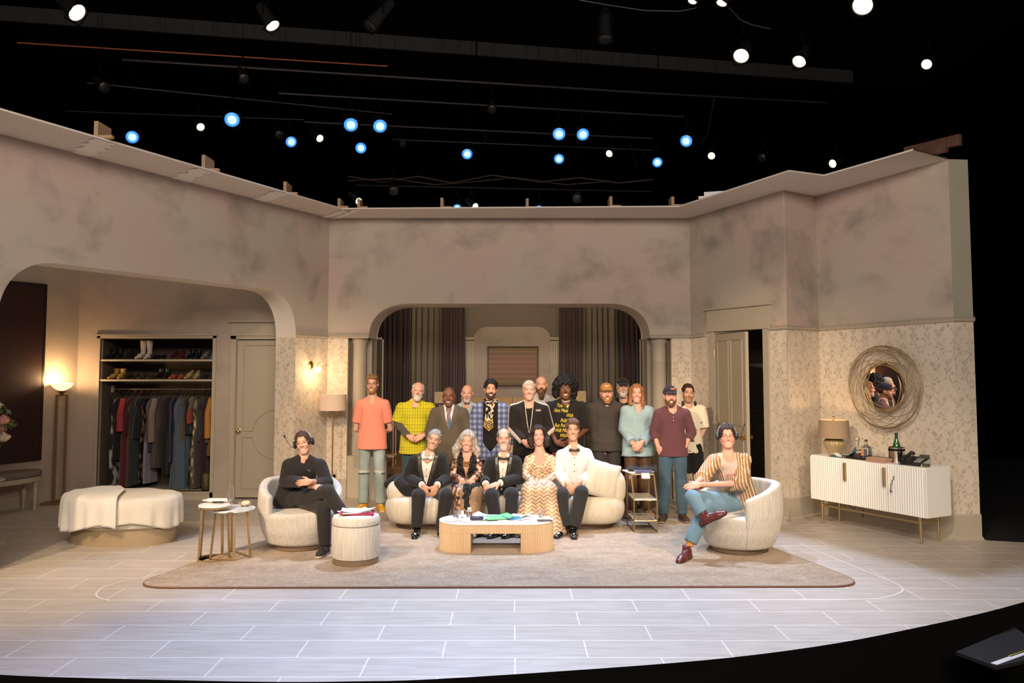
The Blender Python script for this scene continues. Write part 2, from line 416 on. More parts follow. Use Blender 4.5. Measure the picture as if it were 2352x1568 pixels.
def wallpaper(name):
    m, N, L, b = node_mat(name)
    uv = N.new('ShaderNodeUVMap').outputs[0]; sx = N.new('ShaderNodeSeparateXYZ'); L.new(uv, sx.inputs[0])
    P, Q = 0.42, 0.80
    # half-drop repeat, mirrored left-right so that every motif is symmetric
    ucell = math_(N, L, 'FLOOR', math_(N, L, 'DIVIDE', sx.outputs[0], P))
    odd = math_(N, L, 'MODULO', math_(N, L, 'ABSOLUTE', ucell), 2.0)
    u = math_(N, L, 'PINGPONG', sx.outputs[0], P / 2)
    v = math_(N, L, 'WRAP', math_(N, L, 'ADD', sx.outputs[1], math_(N, L, 'MULTIPLY', odd, Q / 2)), Q, 0.0)
    cb = N.new('ShaderNodeCombineXYZ'); L.new(u, cb.inputs[0]); L.new(v, cb.inputs[1])
    nz = N.new('ShaderNodeTexNoise'); nz.inputs['Scale'].default_value = 11.0; nz.inputs['Detail'].default_value = 1.5
    L.new(cb.outputs[0], nz.inputs['Vector'])
    vo = N.new('ShaderNodeTexVoronoi'); vo.feature = 'DISTANCE_TO_EDGE'; vo.inputs['Scale'].default_value = 17.0
    wv = N.new('ShaderNodeVectorMath'); wv.operation = 'MULTIPLY_ADD'; L.new(nz.outputs['Color'], wv.inputs[0]); wv.inputs[1].default_value = (0.14, 0.14, 0)
    L.new(cb.outputs[0], wv.inputs[2]); L.new(wv.outputs[0], vo.inputs['Vector'])
    petals = ramp(N, L, vo.outputs['Distance'], [(0.0, (0, 0, 0)), (0.10, (0, 0, 0)), (0.14, (1, 1, 1))])
    zone = ramp(N, L, nz.outputs[0], [(0.46, (0, 0, 0)), (0.53, (1, 1, 1))])
    f = math_(N, L, 'MULTIPLY', petals, zone)
    tc = N.new('ShaderNodeTexCoord').outputs['Object']
    wear = noise(N, L, tc, 5.0, 4)
    f = math_(N, L, 'MULTIPLY', f, ramp(N, L, wear, [(0.3, (0.45, 0.45, 0.45)), (0.6, (1, 1, 1))]))
    c = mix(N, L, f, (0.66, 0.57, 0.465), (0.45, 0.395, 0.305))
    seam = math_(N, L, 'LESS_THAN', math_(N, L, 'WRAP', sx.outputs[0], 0.69, 0.0), 0.004)
    c = mix(N, L, math_(N, L, 'MULTIPLY', seam, 0.3), c, (0.3, 0.25, 0.2))
    L.new(c, b.inputs['Base Color']); b.inputs['Roughness'].default_value = 0.75
    return m
PLAST = plaster('plaster_upper'); PLASTB = plaster('plaster_room', (0.40, 0.335, 0.27), (0.30, 0.26, 0.21), (0.42, 0.33, 0.28))
PAPER = wallpaper('damask_wallpaper')
TRIM = pmat('trim_paint', (0.44, 0.385, 0.305), 0.55, var=0.05, scale=3, bump=0.05)
TRIMD = pmat('door_paint', (0.40, 0.345, 0.26), 0.5, var=0.04, scale=3, bump=0.04)
LIP = pmat('lip_paint', (0.72, 0.65, 0.59), 0.8, var=0.06, scale=1.5, bump=0.05)
BLACK = pmat('black_void', (0.004, 0.004, 0.004), 0.95, var=0.1, bump=0, spec=0.1)
GOLD = pmat('brushed_brass', (0.58, 0.43, 0.24), 0.32, 0.9, var=0.08, scale=12, bump=0.05, bscale=200)
BRASS = pmat('polished_brass', (0.85, 0.60, 0.25), 0.15, 1.0, var=0.05, bump=0)

# wall corner points on plan: (x, y, top z, rail z)
A1 = (-2.74, 12.30, 4.16, 2.385); A0 = (-4.91, 7.81, 4.16, 2.385)
AX = tuple(A0[i] + (A0[i] - A1[i]) * 0.45 for i in range(4))
B1 = (2.66, 12.30, 4.16, 2.385); C1 = (3.505, 10.55, 4.207, 2.44); C2 = (4.09, 11.02, 4.225, 2.44); D1 = (5.01, 9.37, 4.31, 2.47)
def wall_sd(p, q):
    a = Vector((p[0], p[1])); b = Vector((q[0], q[1])); return a, (b - a).normalized(), (b - a).length
def s_of(px, p, q):
    """distance along the wall p-q at which the ray of that pixel column meets it"""
    a, d, L = wall_sd(p, q); u = ((px - CX) / F) / 1.0; rx, ry = u, 1.0 * math.cos(TH)
    den = d.x * ry - d.y * rx
    return (a.y * rx - a.x * ry) / den
def arch_wall(name, p, q, paper=True, arch=None, low=None, thick=0.3, zlow=0.0, frontmats=None):
    """arch=(s0,s1,zs,zt,rx): opening with rounded top corners; low=(s0,s1): opening below the rail"""
    a, d, L = wall_sd(p, q); nrm = Vector((-d.y, d.x))
    if nrm.y < 0: nrm = -nrm                      # pointing away from the audience
    ss = set(np.round(np.linspace(0, L, max(2, int(L / 0.5))), 4))
    def zarch(s):
        if not arch: return None
        s0, s1, zs, zt, rx = arch
        if s < s0 - 2e-4 or s > s1 + 2e-4: return None
        e = min(s - s0, s1 - s)
        if e >= rx: return zt
        k = 1 - (1 - max(e, 0) / rx) ** 2.3
        return zs + (zt - zs) * max(0, k) ** (1 / 2.3)
    if arch:
        s0, s1, zs, zt, rx = arch
        for k in range(25): t = rx * (1 - math.cos(PI / 2 * k / 24)); ss |= {round(s0 + t, 4), round(s1 - t, 4)}
    lw = low if low else (arch[:2] if arch else None)
    if lw: ss |= {round(lw[0], 4), round(lw[1], 4)}
    ss = sorted(set(min(max(s, 0.0), L) for s in ss if -1e-3 <= s <= L + 1e-3))
    mb = MB()
    def P3(s, z, off=0.0): v = a + d * s + nrm * off; return (v.x, v.y, z)
    def quad(s, t, zsL, zsR, zeL, zeR, mi, off=0.0):
        mb.mi = mi; o = len(mb.v)
        mb.add([P3(s, zsL, off), P3(t, zsR, off), P3(t, zeR, off), P3(s, zeL, off)], [(0, 1, 2, 3)])
        for k, (x, z) in enumerate(((s, zsL), (t, zsR), (t, zeR), (s, zeL))): mb.uv[o + k] = (x, z)
    for s, t in zip(ss[:-1], ss[1:]):
        m = (s + t) / 2; f0, f1 = s / L, t / L
        rl = p[3] + (q[3] - p[3]) * f0; rr = p[3] + (q[3] - p[3]) * f1; tl = p[2] + (q[2] - p[2]) * f0; tr = p[2] + (q[2] - p[2]) * f1
        inl = lw and lw[0] < m < lw[1]; ina = arch and arch[0] < m < arch[1]
        for off, mi in ((0.0, None), (thick, 1)):
            if not inl: quad(s, t, zlow, zlow, rl, rr, (0 if paper else 1) if mi is None else mi, off)
            if ina:
                zl, zr = zarch(s), zarch(t); zl = arch[2] if zl is None else zl; zr = arch[2] if zr is None else zr
                quad(s, t, max(rl, zl) if not inl else zl, max(rr, zr) if not inl else zr, tl, tr, 1, off)
            else: quad(s, t, rl, rr, tl, tr, 1, off)
        mb.mi = 1
        mb.add([P3(s, tl), P3(t, tr), P3(t, tr, thick), P3(s, tl, thick)], [(0, 1, 2, 3)])
        if ina:
            zl, zr = zarch(s), zarch(t); zl = arch[2] if zl is None else zl; zr = arch[2] if zr is None else zr; mb.mi = 2
            mb.add([P3(s, zl), P3(t, zr), P3(t, zr, thick), P3(s, zl, thick)], [(3, 2, 1, 0)])
        elif inl:
            mb.mi = 2; mb.add([P3(s, rl), P3(t, rr), P3(t, rr, thick), P3(s, rl, thick)], [(3, 2, 1, 0)])
    for se in (0, L): mb.mi = 1; f = se / L; zt_ = p[2] + (q[2] - p[2]) * f; mb.add([P3(se, zlow), P3(se, zlow, thick), P3(se, zt_, thick), P3(se, zt_)], [(0, 1, 2, 3)])
    if lw:
        for se in lw:
            zr_ = p[3] + (q[3] - p[3]) * se / L; o = len(mb.v); mb.mi = 0 if paper else 2
            mb.add([P3(se, zlow), P3(se, zlow, thick), P3(se, zr_, thick), P3(se, zr_)], [(0, 1, 2, 3)])
            for k, (x, z) in enumerate(((0, zlow), (thick, zlow), (thick, zr_), (0, zr_))): mb.uv[o + k] = (se + x, z)
    if arch and not low:
        pass
    me = mb.build(name, frontmats or [PAPER, PLAST, LIP]); me['kind'] = 'structure'
    return me, P3
S = lambda px, p, q: s_of(px, p, q)
# left wall with the wide arch
sL1 = S(680, AX, A1); LA = wall_sd(AX, A1)[2]
wl, PL = arch_wall('wall_left', AX, A1, arch=(S(-6, AX, A1), sL1, 2.34, 2.98, 0.62), thick=0.36)
tag(wl, 'tall mottled plaster wall on the left with a wide rounded arch')
wb, PB = arch_wall('wall_back', A1, B1, arch=(S(848, A1, B1), S(1492, A1, B1), 2.36, 2.872, 0.62), low=(S(800, A1, B1), S(1541, A1, B1)), thick=0.8)
tag(wb, 'mottled plaster back wall with rounded arch over the bedroom')
# right wall: piece with the door, return, sideboard wall, end
sD0, sD1 = S(1641, B1, C1), S(1754, B1, C1)
wr, PR = arch_wall('wall_right', B1, C1, low=(sD0, sD1), thick=0.012)
tag(wr, 'right wall section with the door opening and damask wallpaper')
wc, PC = arch_wall('wall_right_corner', C1, C2, thick=0.012); tag(wc, 'narrow shaded return wall beside the door')
we, PE = arch_wall('wall_right_front', C2, D1, thick=0.012); tag(we, 'right wall behind the white sideboard, damask below and plaster above')
E1 = (5.262, 9.42, 4.315, 2.475)
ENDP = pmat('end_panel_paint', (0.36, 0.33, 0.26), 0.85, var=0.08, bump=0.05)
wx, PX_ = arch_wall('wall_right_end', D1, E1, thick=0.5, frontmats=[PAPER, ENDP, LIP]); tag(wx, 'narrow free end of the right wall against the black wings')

def rail_run(name, pts, hgt, dep, mat, zoff=0.0, prof=None):
    """moulding extruded along plan points (x, y, z): profile (outward, up)"""
    prof = prof or [(0, 0), (dep * 0.6, 0), (dep, hgt * 0.35), (dep * 0.7, hgt * 0.6), (dep, hgt * 0.8), (dep * 0.4, hgt), (0, hgt)]
    mb = MB(); n = len(prof); vs = []; fs = []
    for i, p in enumerate(pts):
        v = Vector((p[0], p[1])); ds = []
        if i > 0: ds.append((v - Vector(pts[i - 1][:2])).normalized())
        if i < len(pts) - 1: ds.append((Vector(pts[i + 1][:2]) - v).normalized())
        ns = [Vector((d.y, -d.x)) for d in ds]; nn = sum(ns, Vector((0, 0))).normalized(); k = 1 / max(0.4, nn.dot(ns[0]))
        for (o, u) in prof: vs.append((v.x + nn.x * o * k, v.y + nn.y * o * k, p[2] + zoff + u))
    for i in range(len(pts) - 1):
        for j in range(n): a = i * n + j; b = i * n + (j + 1) % n; fs.append((a, b, b + n, a + n))
    fs += [tuple(range(n)), tuple(range(len(pts) * n - 1, (len(pts) - 1) * n - 1, -1))]
    mb.add(vs, fs); o = mb.build(name, mat); o['kind'] = 'structure'; return o
def on(P3, s, z): v = P3(s, z); return (v[0], v[1], v[2])
L_ = lambda p, q: wall_sd(p, q)[2]
sB0, sB1, LB = S(800, A1, B1), S(1541, A1, B1), L_(A1, B1); LR = L_(B1, C1)
rail_run('trim_1', [on(PL, sL1, 2.385), on(PL, LA, 2.385), on(PB, S(848, A1, B1), 2.385)], 0.055, 0.035, TRIM, -0.03)
rail_run('trim_2', [on(PB, S(1492, A1, B1), 2.385), (B1[0], B1[1], 2.385), on(PR, S(1620, B1, C1), 2.40)], 0.055, 0.035, TRIM, -0.03)
rail_run('trim_3', [on(PR, S(1768, B1, C1), 2.435), (C1[0], C1[1], 2.44), (C2[0], C2[1], 2.44), (D1[0], D1[1], 2.47), (E1[0], E1[1], 2.475)], 0.055, 0.035, TRIM, -0.03)
BP = [(0, 0), (0.045, 0), (0.045, 0.02), (0.02, 0.035), (0.02, 0.27), (0.0, 0.285)]
rail_run('baseboard_left', [on(PL, sL1, 0), on(PL, LA, 0), on(PB, sB0, 0)], 0, 0, TRIM, 0, BP)
rail_run('baseboard_back', [on(PB, sB1, 0), (B1[0], B1[1], 0), on(PR, S(1628, B1, C1), 0)], 0, 0, TRIM, 0, BP)
rail_run('baseboard_right', [on(PR, S(1768, B1, C1), 0), (C1[0], C1[1], 0), (C2[0], C2[1], 0), (D1[0], D1[1], 0), (E1[0], E1[1], 0)], 0, 0, TRIM, 0, BP)

# overhanging lip around the top of the set
lip_in = [AX, A1, B1, C1, C2, D1]
O0 = (-4.46, 7.08, 4.16); O1 = (-2.41, 11.6, 4.16); OX = tuple(O0[i] + (O0[i] - O1[i]) * 0.45 for i in range(3))
lip_out = [OX, O1, (2.335, 11.44, 4.16), (3.235, 9.54, 4.207), (3.764, 9.85, 4.225), (4.407, 8.95, 4.30)]
mb = MB()
for i in range(5):
    a, b = lip_in[i], lip_in[i + 1]; c, d = lip_out[i + 1], lip_out[i]
    mb.add([(a[0], a[1], a[2] - .002), (b[0], b[1], b[2] - .002), c, d], [(0, 1, 2, 3)])
    mb.add([(a[0], a[1], a[2] + .018), (b[0], b[1], b[2] + .018), (c[0], c[1], c[2] + .018), (d[0], d[1], d[2] + .018)], [(3, 2, 1, 0)])
    mb.add([d, c, (c[0], c[1], c[2] + .018), (d[0], d[1], d[2] + .018)], [(0, 1, 2, 3)])
o = mb.build('ceiling', LIP); tag(o, 'pale overhanging lip along the top of the set walls', kind='structure')
# filler patches across the lip joints (ragged strips of fresh paint)
PATCH = pmat('patch_paint', (0.86, 0.82, 0.77), 0.8, var=0.03, bump=0.03)
def patch(n, i, f, w):
    a, b = Vector(lip_in[i][:3]), Vector(lip_in[i + 1][:3]); d_, c_ = Vector(lip_out[i]), Vector(lip_out[i + 1]); R = random.Random(n)
    mb = MB(); k = 14; rows = []
    for j in range(k + 1):
        t = j / k; p = a.lerp(b, f).lerp(d_.lerp(c_, f + 0.03), t); e = (b - a).normalized()
        p1 = p - e * (w * (0.5 + 0.5 * R.random())); p2 = p + e * (w * (0.4 + 0.6 * R.random())); rows.append((p1, p2))
    for (p1, p2), (q1, q2) in zip(rows[:-1], rows[1:]):
        mb.add([(v.x, v.y, v.z - 0.006) for v in (p1, p2, q2, q1)], [(0, 1, 2, 3)])
    o = mb.build('trim_%d' % n, PATCH); tag(o, kind='structure')
px_s = lambda px: S(px, AX, A1) / LA
for n, px in ((4, 175), (5, 405), (6, 590)): patch(n, 0, px_s(px), 0.16)
patch(7, 0, 0.985, 0.10); patch(8, 1, 0.018, 0.09)
WOODR = pmat('raw_wood', (0.45, 0.30, 0.18), 0.8, var=0.25, scale=8, bump=0.2, stretch=(1, 1, 8))
def joint_block(px, py, z, big=1.0, rot=0.0, mat=None):
    p = G(px, py, z + 0.02)
    t = thing('corner_bracket', lab_block.pop(0), 'bracket', p, rot, 'timber brackets along the top of the set')
    mb = MB(); mb.box((-0.02, -0.02, 0), (0.02, 0.25 * big, 0.17 * big)); mb.build('upright', mat or WOODR, t)
    mb = MB(); mb.box((0.02, -0.02, 0), (0.16 * big, 0.03, 0.03)); mb.build('foot_block', mat or WOODR, t)
lab_block = ['wooden bracket on the lip, farthest left of the row', 'grey bracket on the left lip, second from the left edge', 'grey bracket on the left lip, third from the left edge',
             'bracket on the lip just left of the corner above the wall sconce', 'upright bracket on the back lip right of the left corner', 'upright bracket on the back lip left of the low blue lamp',
             'upright bracket on the back lip at the middle of the back wall', 'upright bracket on the back lip, right half', 'bracket on the lip at the back right corner']
for (px, py, bg) in ((222, 318, 1.0), (468, 393, 1.1), (655, 447, 1.0), (779, 478, .8), (824, 479, .8), (1015, 479, .9), (1211, 479, .85), (1403, 476, .9), (1545, 474, .8)):
    joint_block(px, py, 4.16, bg)
t = thing('corner_bracket', 'blue lit white foam bracket on the right lip', 'bracket', G(1617, 456, 4.19), -0.3)
mb = MB(); mb.box((0, 0, 0), (0.26, 0.03, 0.09)); mb.build('upright', pmat('white_block', (0.8, 0.8, 0.8), 0.7), t, bevel=0.004)
mb = MB(); mb.box((-0.07, -0.03, 0), (0.02, 0.06, 0.03)); mb.build('foot_block', MATS['white_block'], t)
mb = MB(); mb.cbox((0, 0, 0.07), (0.5, 0.05, 0.16)); mb.cbox((0.25, 0.02, 0.1), (0.28, 0.05, 0.12))
o = mb.build('timber_offcut', pmat('dark_stained_wood', (0.10, 0.045, 0.03), 0.7, var=0.5, scale=9, bump=0.2), None, loc=(4.72, 9.3, 4.33)); o.rotation_euler = (0, 0, -1.0)
tag(o, 'dark stained timber lying on the top right corner of the set', 'timber')

# ---------------------------------------------------------------- floor
m, N, L, b = node_mat('painted_stone_floor')
tc = N.new('ShaderNodeTexCoord').outputs['Object']; sp = N.new('ShaderNodeSeparateXYZ'); L.new(tc, sp.inputs[0])
row = 0.345; v0 = 5.28 % row
vr = math_(N, L, 'DIVIDE', math_(N, L, 'SUBTRACT', sp.outputs[1], 5.28 - 20 * row), row); ri = math_(N, L, 'FLOOR', vr); fv = math_(N, L, 'FRACT', vr)
off = math_(N, L, 'MULTIPLY', math_(N, L, 'MODULO', ri, 2.0), 0.485)
ur = math_(N, L, 'DIVIDE', math_(N, L, 'ADD', math_(N, L, 'ADD', sp.outputs[0], 2.89 + 29.1), off), 0.97)
ui = math_(N, L, 'FLOOR', ur); fu = math_(N, L, 'FRACT', ur)
g1 = math_(N, L, 'LESS_THAN', math_(N, L, 'ABSOLUTE', math_(N, L, 'SUBTRACT', fv, 0.5)), 0.5 - 0.006 / row)
g2 = math_(N, L, 'LESS_THAN', math_(N, L, 'ABSOLUTE', math_(N, L, 'SUBTRACT', fu, 0.5)), 0.5 - 0.005 / 0.97)
grout = math_(N, L, 'SUBTRACT', 1.0, math_(N, L, 'MULTIPLY', g1, g2))
cb = N.new('ShaderNodeCombineXYZ'); L.new(ui, cb.inputs[0]); L.new(ri, cb.inputs[1])
wn = N.new('ShaderNodeTexWhiteNoise'); wn.noise_dimensions = '2D'; L.new(cb.outputs[0], wn.inputs['Vector'])
st = noise(N, L, mapping(N, L, tc, (0.8, 5.5, 1)), 3.2, 6, 0.6, 0.6)
c1 = mix(N, L, ramp(N, L, st, [(0.3, (0, 0, 0)), (0.75, (1, 1, 1))]), (0.42, 0.37, 0.32), (0.57, 0.52, 0.465))
c1 = mix(N, L, math_(N, L, 'MULTIPLY', wn.outputs[0], 0.18), c1, (0.40, 0.33, 0.28))
spk = noise(N, L, mapping(N, L, tc, (9, 14, 1)), 2.2, 3)
c1 = mix(N, L, math_(N, L, 'MULTIPLY', ramp(N, L, spk, [(0.70, (0, 0, 0)), (0.74, (1, 1, 1))]), 0.5), c1, (0.26, 0.22, 0.2))
c1 = mix(N, L, math_(N, L, 'MULTIPLY', grout, 0.75), c1, (0.80, 0.74, 0.68))
L.new(c1, b.inputs['Base Color']); b.inputs['Roughness'].default_value = 0.42; b.inputs['Specular IOR Level'].default_value = 0.35
FLOOR = m
edge_px = [(-160, 1533), (0, 1549), (180, 1556), (383, 1561), (638, 1565.6), (820, 1564), (1000, 1559), (1400, 1533), (1683, 1509), (1926, 1476), (2129, 1436), (2250, 1409), (2352, 1382), (2520, 1334)]
edge = [G(x, y) for x, y in edge_px]
# smooth the front edge
E2 = []
for i in range(len(edge) - 1):
    p0, p1, p2, p3 = edge[max(i - 1, 0)], edge[i], edge[i + 1], edge[min(i + 2, len(edge) - 1)]
    for k in range(4):
        t = k / 4; E2.append(0.5 * ((2 * p1) + (-p0 + p2) * t + (2 * p0 - 5 * p1 + 4 * p2 - p3) * t * t + (-p0 + 3 * p1 - 3 * p2 + p3) * t ** 3))
E2.append(edge[-1])
fp = [(p.x, p.y) for p in E2]
back = [(7.6, 8.6), (5.30, 9.36), (5.27, 9.9), (4.3, 12.9), (-8.6, 12.9), (-8.6, 6.0)]
mb = MB(); mb.prism(fp + back, -0.03, 0.0); mb.m = [0 if i == 1 else 1 for i in range(len(mb.f))]
o = mb.build('floor', [FLOOR, BLACK]); tag(o, 'pale painted stage floor of long stone tiles with a curved front edge', kind='structure')
mb = MB(); mb.prism([(x * 1.0, y + 0.004) for x, y in fp] + back, -0.95, -0.031); mb.build('floor_riser', BLACK)['kind'] = 'structure'
mb = MB(); mb.box((-14, -3, -1.0), (16, 22, -0.96)); mb.build('floor_pit', BLACK)['kind'] = 'structure'
mb = MB(); mb.box((5.35, 9.4, -0.06), (14, 18, -0.035)); mb.build('floor_wings', pmat('wings_floor', (0.012, 0.012, 0.014), 0.7))['kind'] = 'structure'
# painted rounded outline around the rug
ol = [(560, 1262), (400, 1310), (262, 1340), (228, 1355), (222, 1368), (245, 1377), (300, 1380.5), (700, 1380.5), (1200, 1379.5), (1700, 1378.5), (1960, 1377), (2030, 1372), (2068, 1360), (2072, 1350), (2050, 1336), (2000, 1316), (1900, 1275), (1830, 1245)]
pts = [G(x, y) for x, y in ol]
mb = MB()
cr_ = []
for i in range(len(pts) - 1):
    p0, p1, p2, p3 = pts[max(i - 1, 0)], pts[i], pts[i + 1], pts[min(i + 2, len(pts) - 1)]
    for k in range(6):
        t = k / 6; cr_.append(0.5 * ((2 * p1) + (-p0 + p2) * t + (2 * p0 - 5 * p1 + 4 * p2 - p3) * t * t + (-p0 + 3 * p1 - 3 * p2 + p3) * t ** 3))
for p, q in zip(cr_[:-1], cr_[1:]):
    n = Vector((-(q - p).y, (q - p).x, 0)).normalized() * 0.007
    mb.add([(p - n) + Vector((0, 0, .0015)), (q - n) + Vector((0, 0, .0015)), (q + n) + Vector((0, 0, .0015)), (p + n) + Vector((0, 0, .0015))], [(0, 1, 2, 3)])
mb.build('floor_line', pmat('line_paint', (0.82, 0.77, 0.72), 0.5, bump=0))['kind'] = 'structure'

# rug: rounded corners, thick edge, pile as fine relief
rc_px = [(283, 1352), (2005, 1349), (1756, 1253), (1560, 1187), (1200, 1176), (860, 1174), (600, 1245)]
rp = [G(*q) for q in rc_px]
def round_poly(P, r, n=10):
    out = []
    for i, p in enumerate(P):
        a = (P[i - 1] - p); c = (P[(i + 1) % len(P)] - p); ri = min(r, a.length * 0.3, c.length * 0.3); a.normalize(); c.normalize()
        s, e = p + a * ri, p + c * ri
        for k in range(n + 1): t = k / n; out.append(s * (1 - t) ** 2 + p * 2 * t * (1 - t) + e * t * t)
    return out
poly = round_poly(rp, 0.42)
m, N, L, b = node_mat('rug_pile')
tc = N.new('ShaderNodeTexCoord').outputs['Object']
n1 = noise(N, L, mapping(N, L, tc, (1, 2.0, 1)), 2.6, 6, 0.65, 0.4); n2 = noise(N, L, tc, 75, 3, 0.7); n3 = noise(N, L, mapping(N, L, tc, (1, 1, 1)), 22, 4)
c = mix(N, L, ramp(N, L, n1, [(0.35, (0, 0, 0)), (0.68, (1, 1, 1))]), (0.40, 0.285, 0.19), (0.60, 0.47, 0.345))
c = mix(N, L, math_(N, L, 'MULTIPLY', ramp(N, L, n2, [(.38, (0, 0, 0)), (.66, (1, 1, 1))]), 0.7), c, (0.19, 0.12, 0.07)); c = mix(N, L, math_(N, L, 'MULTIPLY', ramp(N, L, n3, [(0.5, (0, 0, 0)), (0.7, (1, 1, 1))]), 0.35), c, (0.64, 0.51, 0.39))
L.new(c, b.inputs['Base Color']); b.inputs['Roughness'].default_value = 1.0; b.inputs['Sheen Weight'].default_value = 0.3; b.inputs['Specular IOR Level'].default_value = 0.1
bp = N.new('ShaderNodeBump'); bp.inputs['Strength'].default_value = 0.9; bp.inputs['Distance'].default_value = 0.02; L.new(n2, bp.inputs['Height']); L.new(bp.outputs[0], b.inputs['Normal'])
mb = MB(); mb.prism([(p.x, p.y) for p in poly], 0.001, 0.018)
t = mb.build('area_rug', m, bevel=0.006); tag(t, 'large brown speckled area rug with rounded corners under the sofa and chairs', 'rug')
mb = MB(); mb.tube([(p.x, p.y, 0.009) for p in poly], 0.009, 6, closed=True); mb.build('bound_edge', pmat('rug_binding', (0.17, 0.085, 0.06), 0.8), t, smooth=True)

# ---------------------------------------------------------------- columns, gap strips and dark panels in the back arch
def column(cx_px, side):
    c = W(cx_px, 900, 12.47); t = thing('column', 'round painted half column at the %s edge of the bedroom arch' % side, 'column', (c.x, 12.47, 0), 0)
    mb = MB(); mb.lathe([(0.125, 0.0), (0.125, 0.26), (0.112, 0.28), (0.108, 2.0), (0.112, 2.01), (0.112, 2.02), (0.108, 2.03), (0.108, 2.28), (0.125, 2.31), (0.13, 2.36)], 32); mb.build('shaft', TRIM, t, smooth=True)
    mb = MB(); mb.box((-0.15, -0.14, 0), (0.15, 0.14, 0.62)); mb.build('plinth_panel', TRIM, t, bevel=0.004)
column(825, 'left'); column(1514, 'right')
RUST = pmat('distressed_dark_panel', (0.045, 0.028, 0.016), 0.45, 0.3, var=0.9, scale=5, bump=0.4, bscale=40, stretch=(3, 3, 0.6))
GREYW = pmat('weathered_batten', (0.15, 0.12, 0.09), 0.9, var=0.5, scale=12, bump=0.3, stretch=(5, 5, .6))
mb = MB()
for (a, c) in ((801, 809), (1532, 1541)):
    p, q = W(a, 900, 12.40), W(c, 900, 12.40); mb.box((p.x, 12.40, 0.62 if a < 1000 else 0.0), (q.x, 12.46, 2.36))
mb.build('trim_9', GREYW)['kind'] = 'structure'
mb = MB()
for (a, c) in ((842, 853), (1487, 1500)):
    p, q = W(a, 900, 12.62), W(c, 900, 12.62); mb.box((p.x, 12.62, 0.0), (q.x, 13.1, 2.36))
mb.build('trim_10', TRIM, bevel=0.003)['kind'] = 'structure'
p, q = W(848, 900, 12.38), W(800, 900, 12.38)
mb = MB(); mb.box((W(850, 900, 12.2).x, 12.20, 0), (W(889, 900, 12.2).x, 12.3, 0.62)); mb.build('trim_11', TRIM)['kind'] = 'structure'
for nm, a, c, side in (('l', 853, 880, 'left'), ('r', 1470, 1488, 'right')):
    p, q = W(a, 900, 13.2), W(c, 900, 13.2)
    t = thing('wall_panel', 'dark distressed metal panel inside the %s jamb of the bedroom arch' % side, 'panel', ((p.x + q.x) / 2, 13.2, 0.37))
    h = (q.x - p.x) / 2; mb = MB(); mb.box((-h + .015, 0, .03), (h - .015, .02, 2.0)); mb.build('plate', RUST, t)
    mb = MB(); mb.box((-h, -.01, 0), (-h + .02, .02, 2.03)); mb.box((h - .02, -.01, 0), (h, .02, 2.03)); mb.box((-h, -.01, 2.0), (h, .02, 2.03)); mb.build('frame', TRIM, t)
# ================================================================ BEDROOM behind the back arch
BY = 16.0
WOODF = pmat('brown_plank', (0.16, 0.09, 0.045), 0.45, var=0.35, scale=5, bump=0.15, stretch=(0.6, 8, 1))
mb = MB(); mb.box((-2.5, 12.62, 0), (2.4, 12.95, 0.19)); mb.build('floor_step', WOODF, bevel=0.006)['kind'] = 'structure'
mb = MB(); mb.box((-3.4, 12.95, 0), (3.6, BY + 0.6, 0.37)); mb.build('floor_bedroom', WOODF, bevel=0.006)['kind'] = 'structure'
GREYP = pmat('bedroom_grey_paint', (0.20, 0.165, 0.13), 0.85, var=0.05, bump=0.03)
def bx(px): return W(px, 800, BY).x
mb = MB(); mb.box((bx(1068), BY - 0.05, 0.37), (bx(1284), BY + 0.1, 4.2)); mb.box((-3.4, BY + 0.35, 0.37), (3.6, BY + 0.4, 4.4))
mb.build('wall_bedroom', GREYP)['kind'] = 'structure'
NIGHT = pmat('night_window', (0.010, 0.015, 0.05), 0.2, var=0.6, scale=1.2, bump=0, emit=(0.05, 0.09, 0.30), es=0.16)
for i, (a, c) in enumerate(((958, 1003), (1345, 1402))):
    mb = MB(); mb.box((bx(a), BY + 0.25, 0.9), (bx(c), BY + 0.3, 2.45)); mb.mi = 1
    mb.box((bx(a) - .06, BY + .22, .84), (bx(a), BY + .32, 2.5)); mb.box((bx(c), BY + .22, .84), (bx(c) + .06, BY + .32, 2.5)); mb.box((bx(a), BY + .22, 2.45), (bx(c), BY + .32, 2.52))
    mb.build('window_%d' % (i + 1), [NIGHT, TRIM])['kind'] = 'structure'
for sx_, a in ((-1, -3.3), (1, 3.35)):
    mb = MB(); mb.box((a - 0.05, 13.1, 0.37), (a + 0.05, BY + 0.4, 4.3)); mb.build('wall_bedroom_side', GREYP)['kind'] = 'structure'
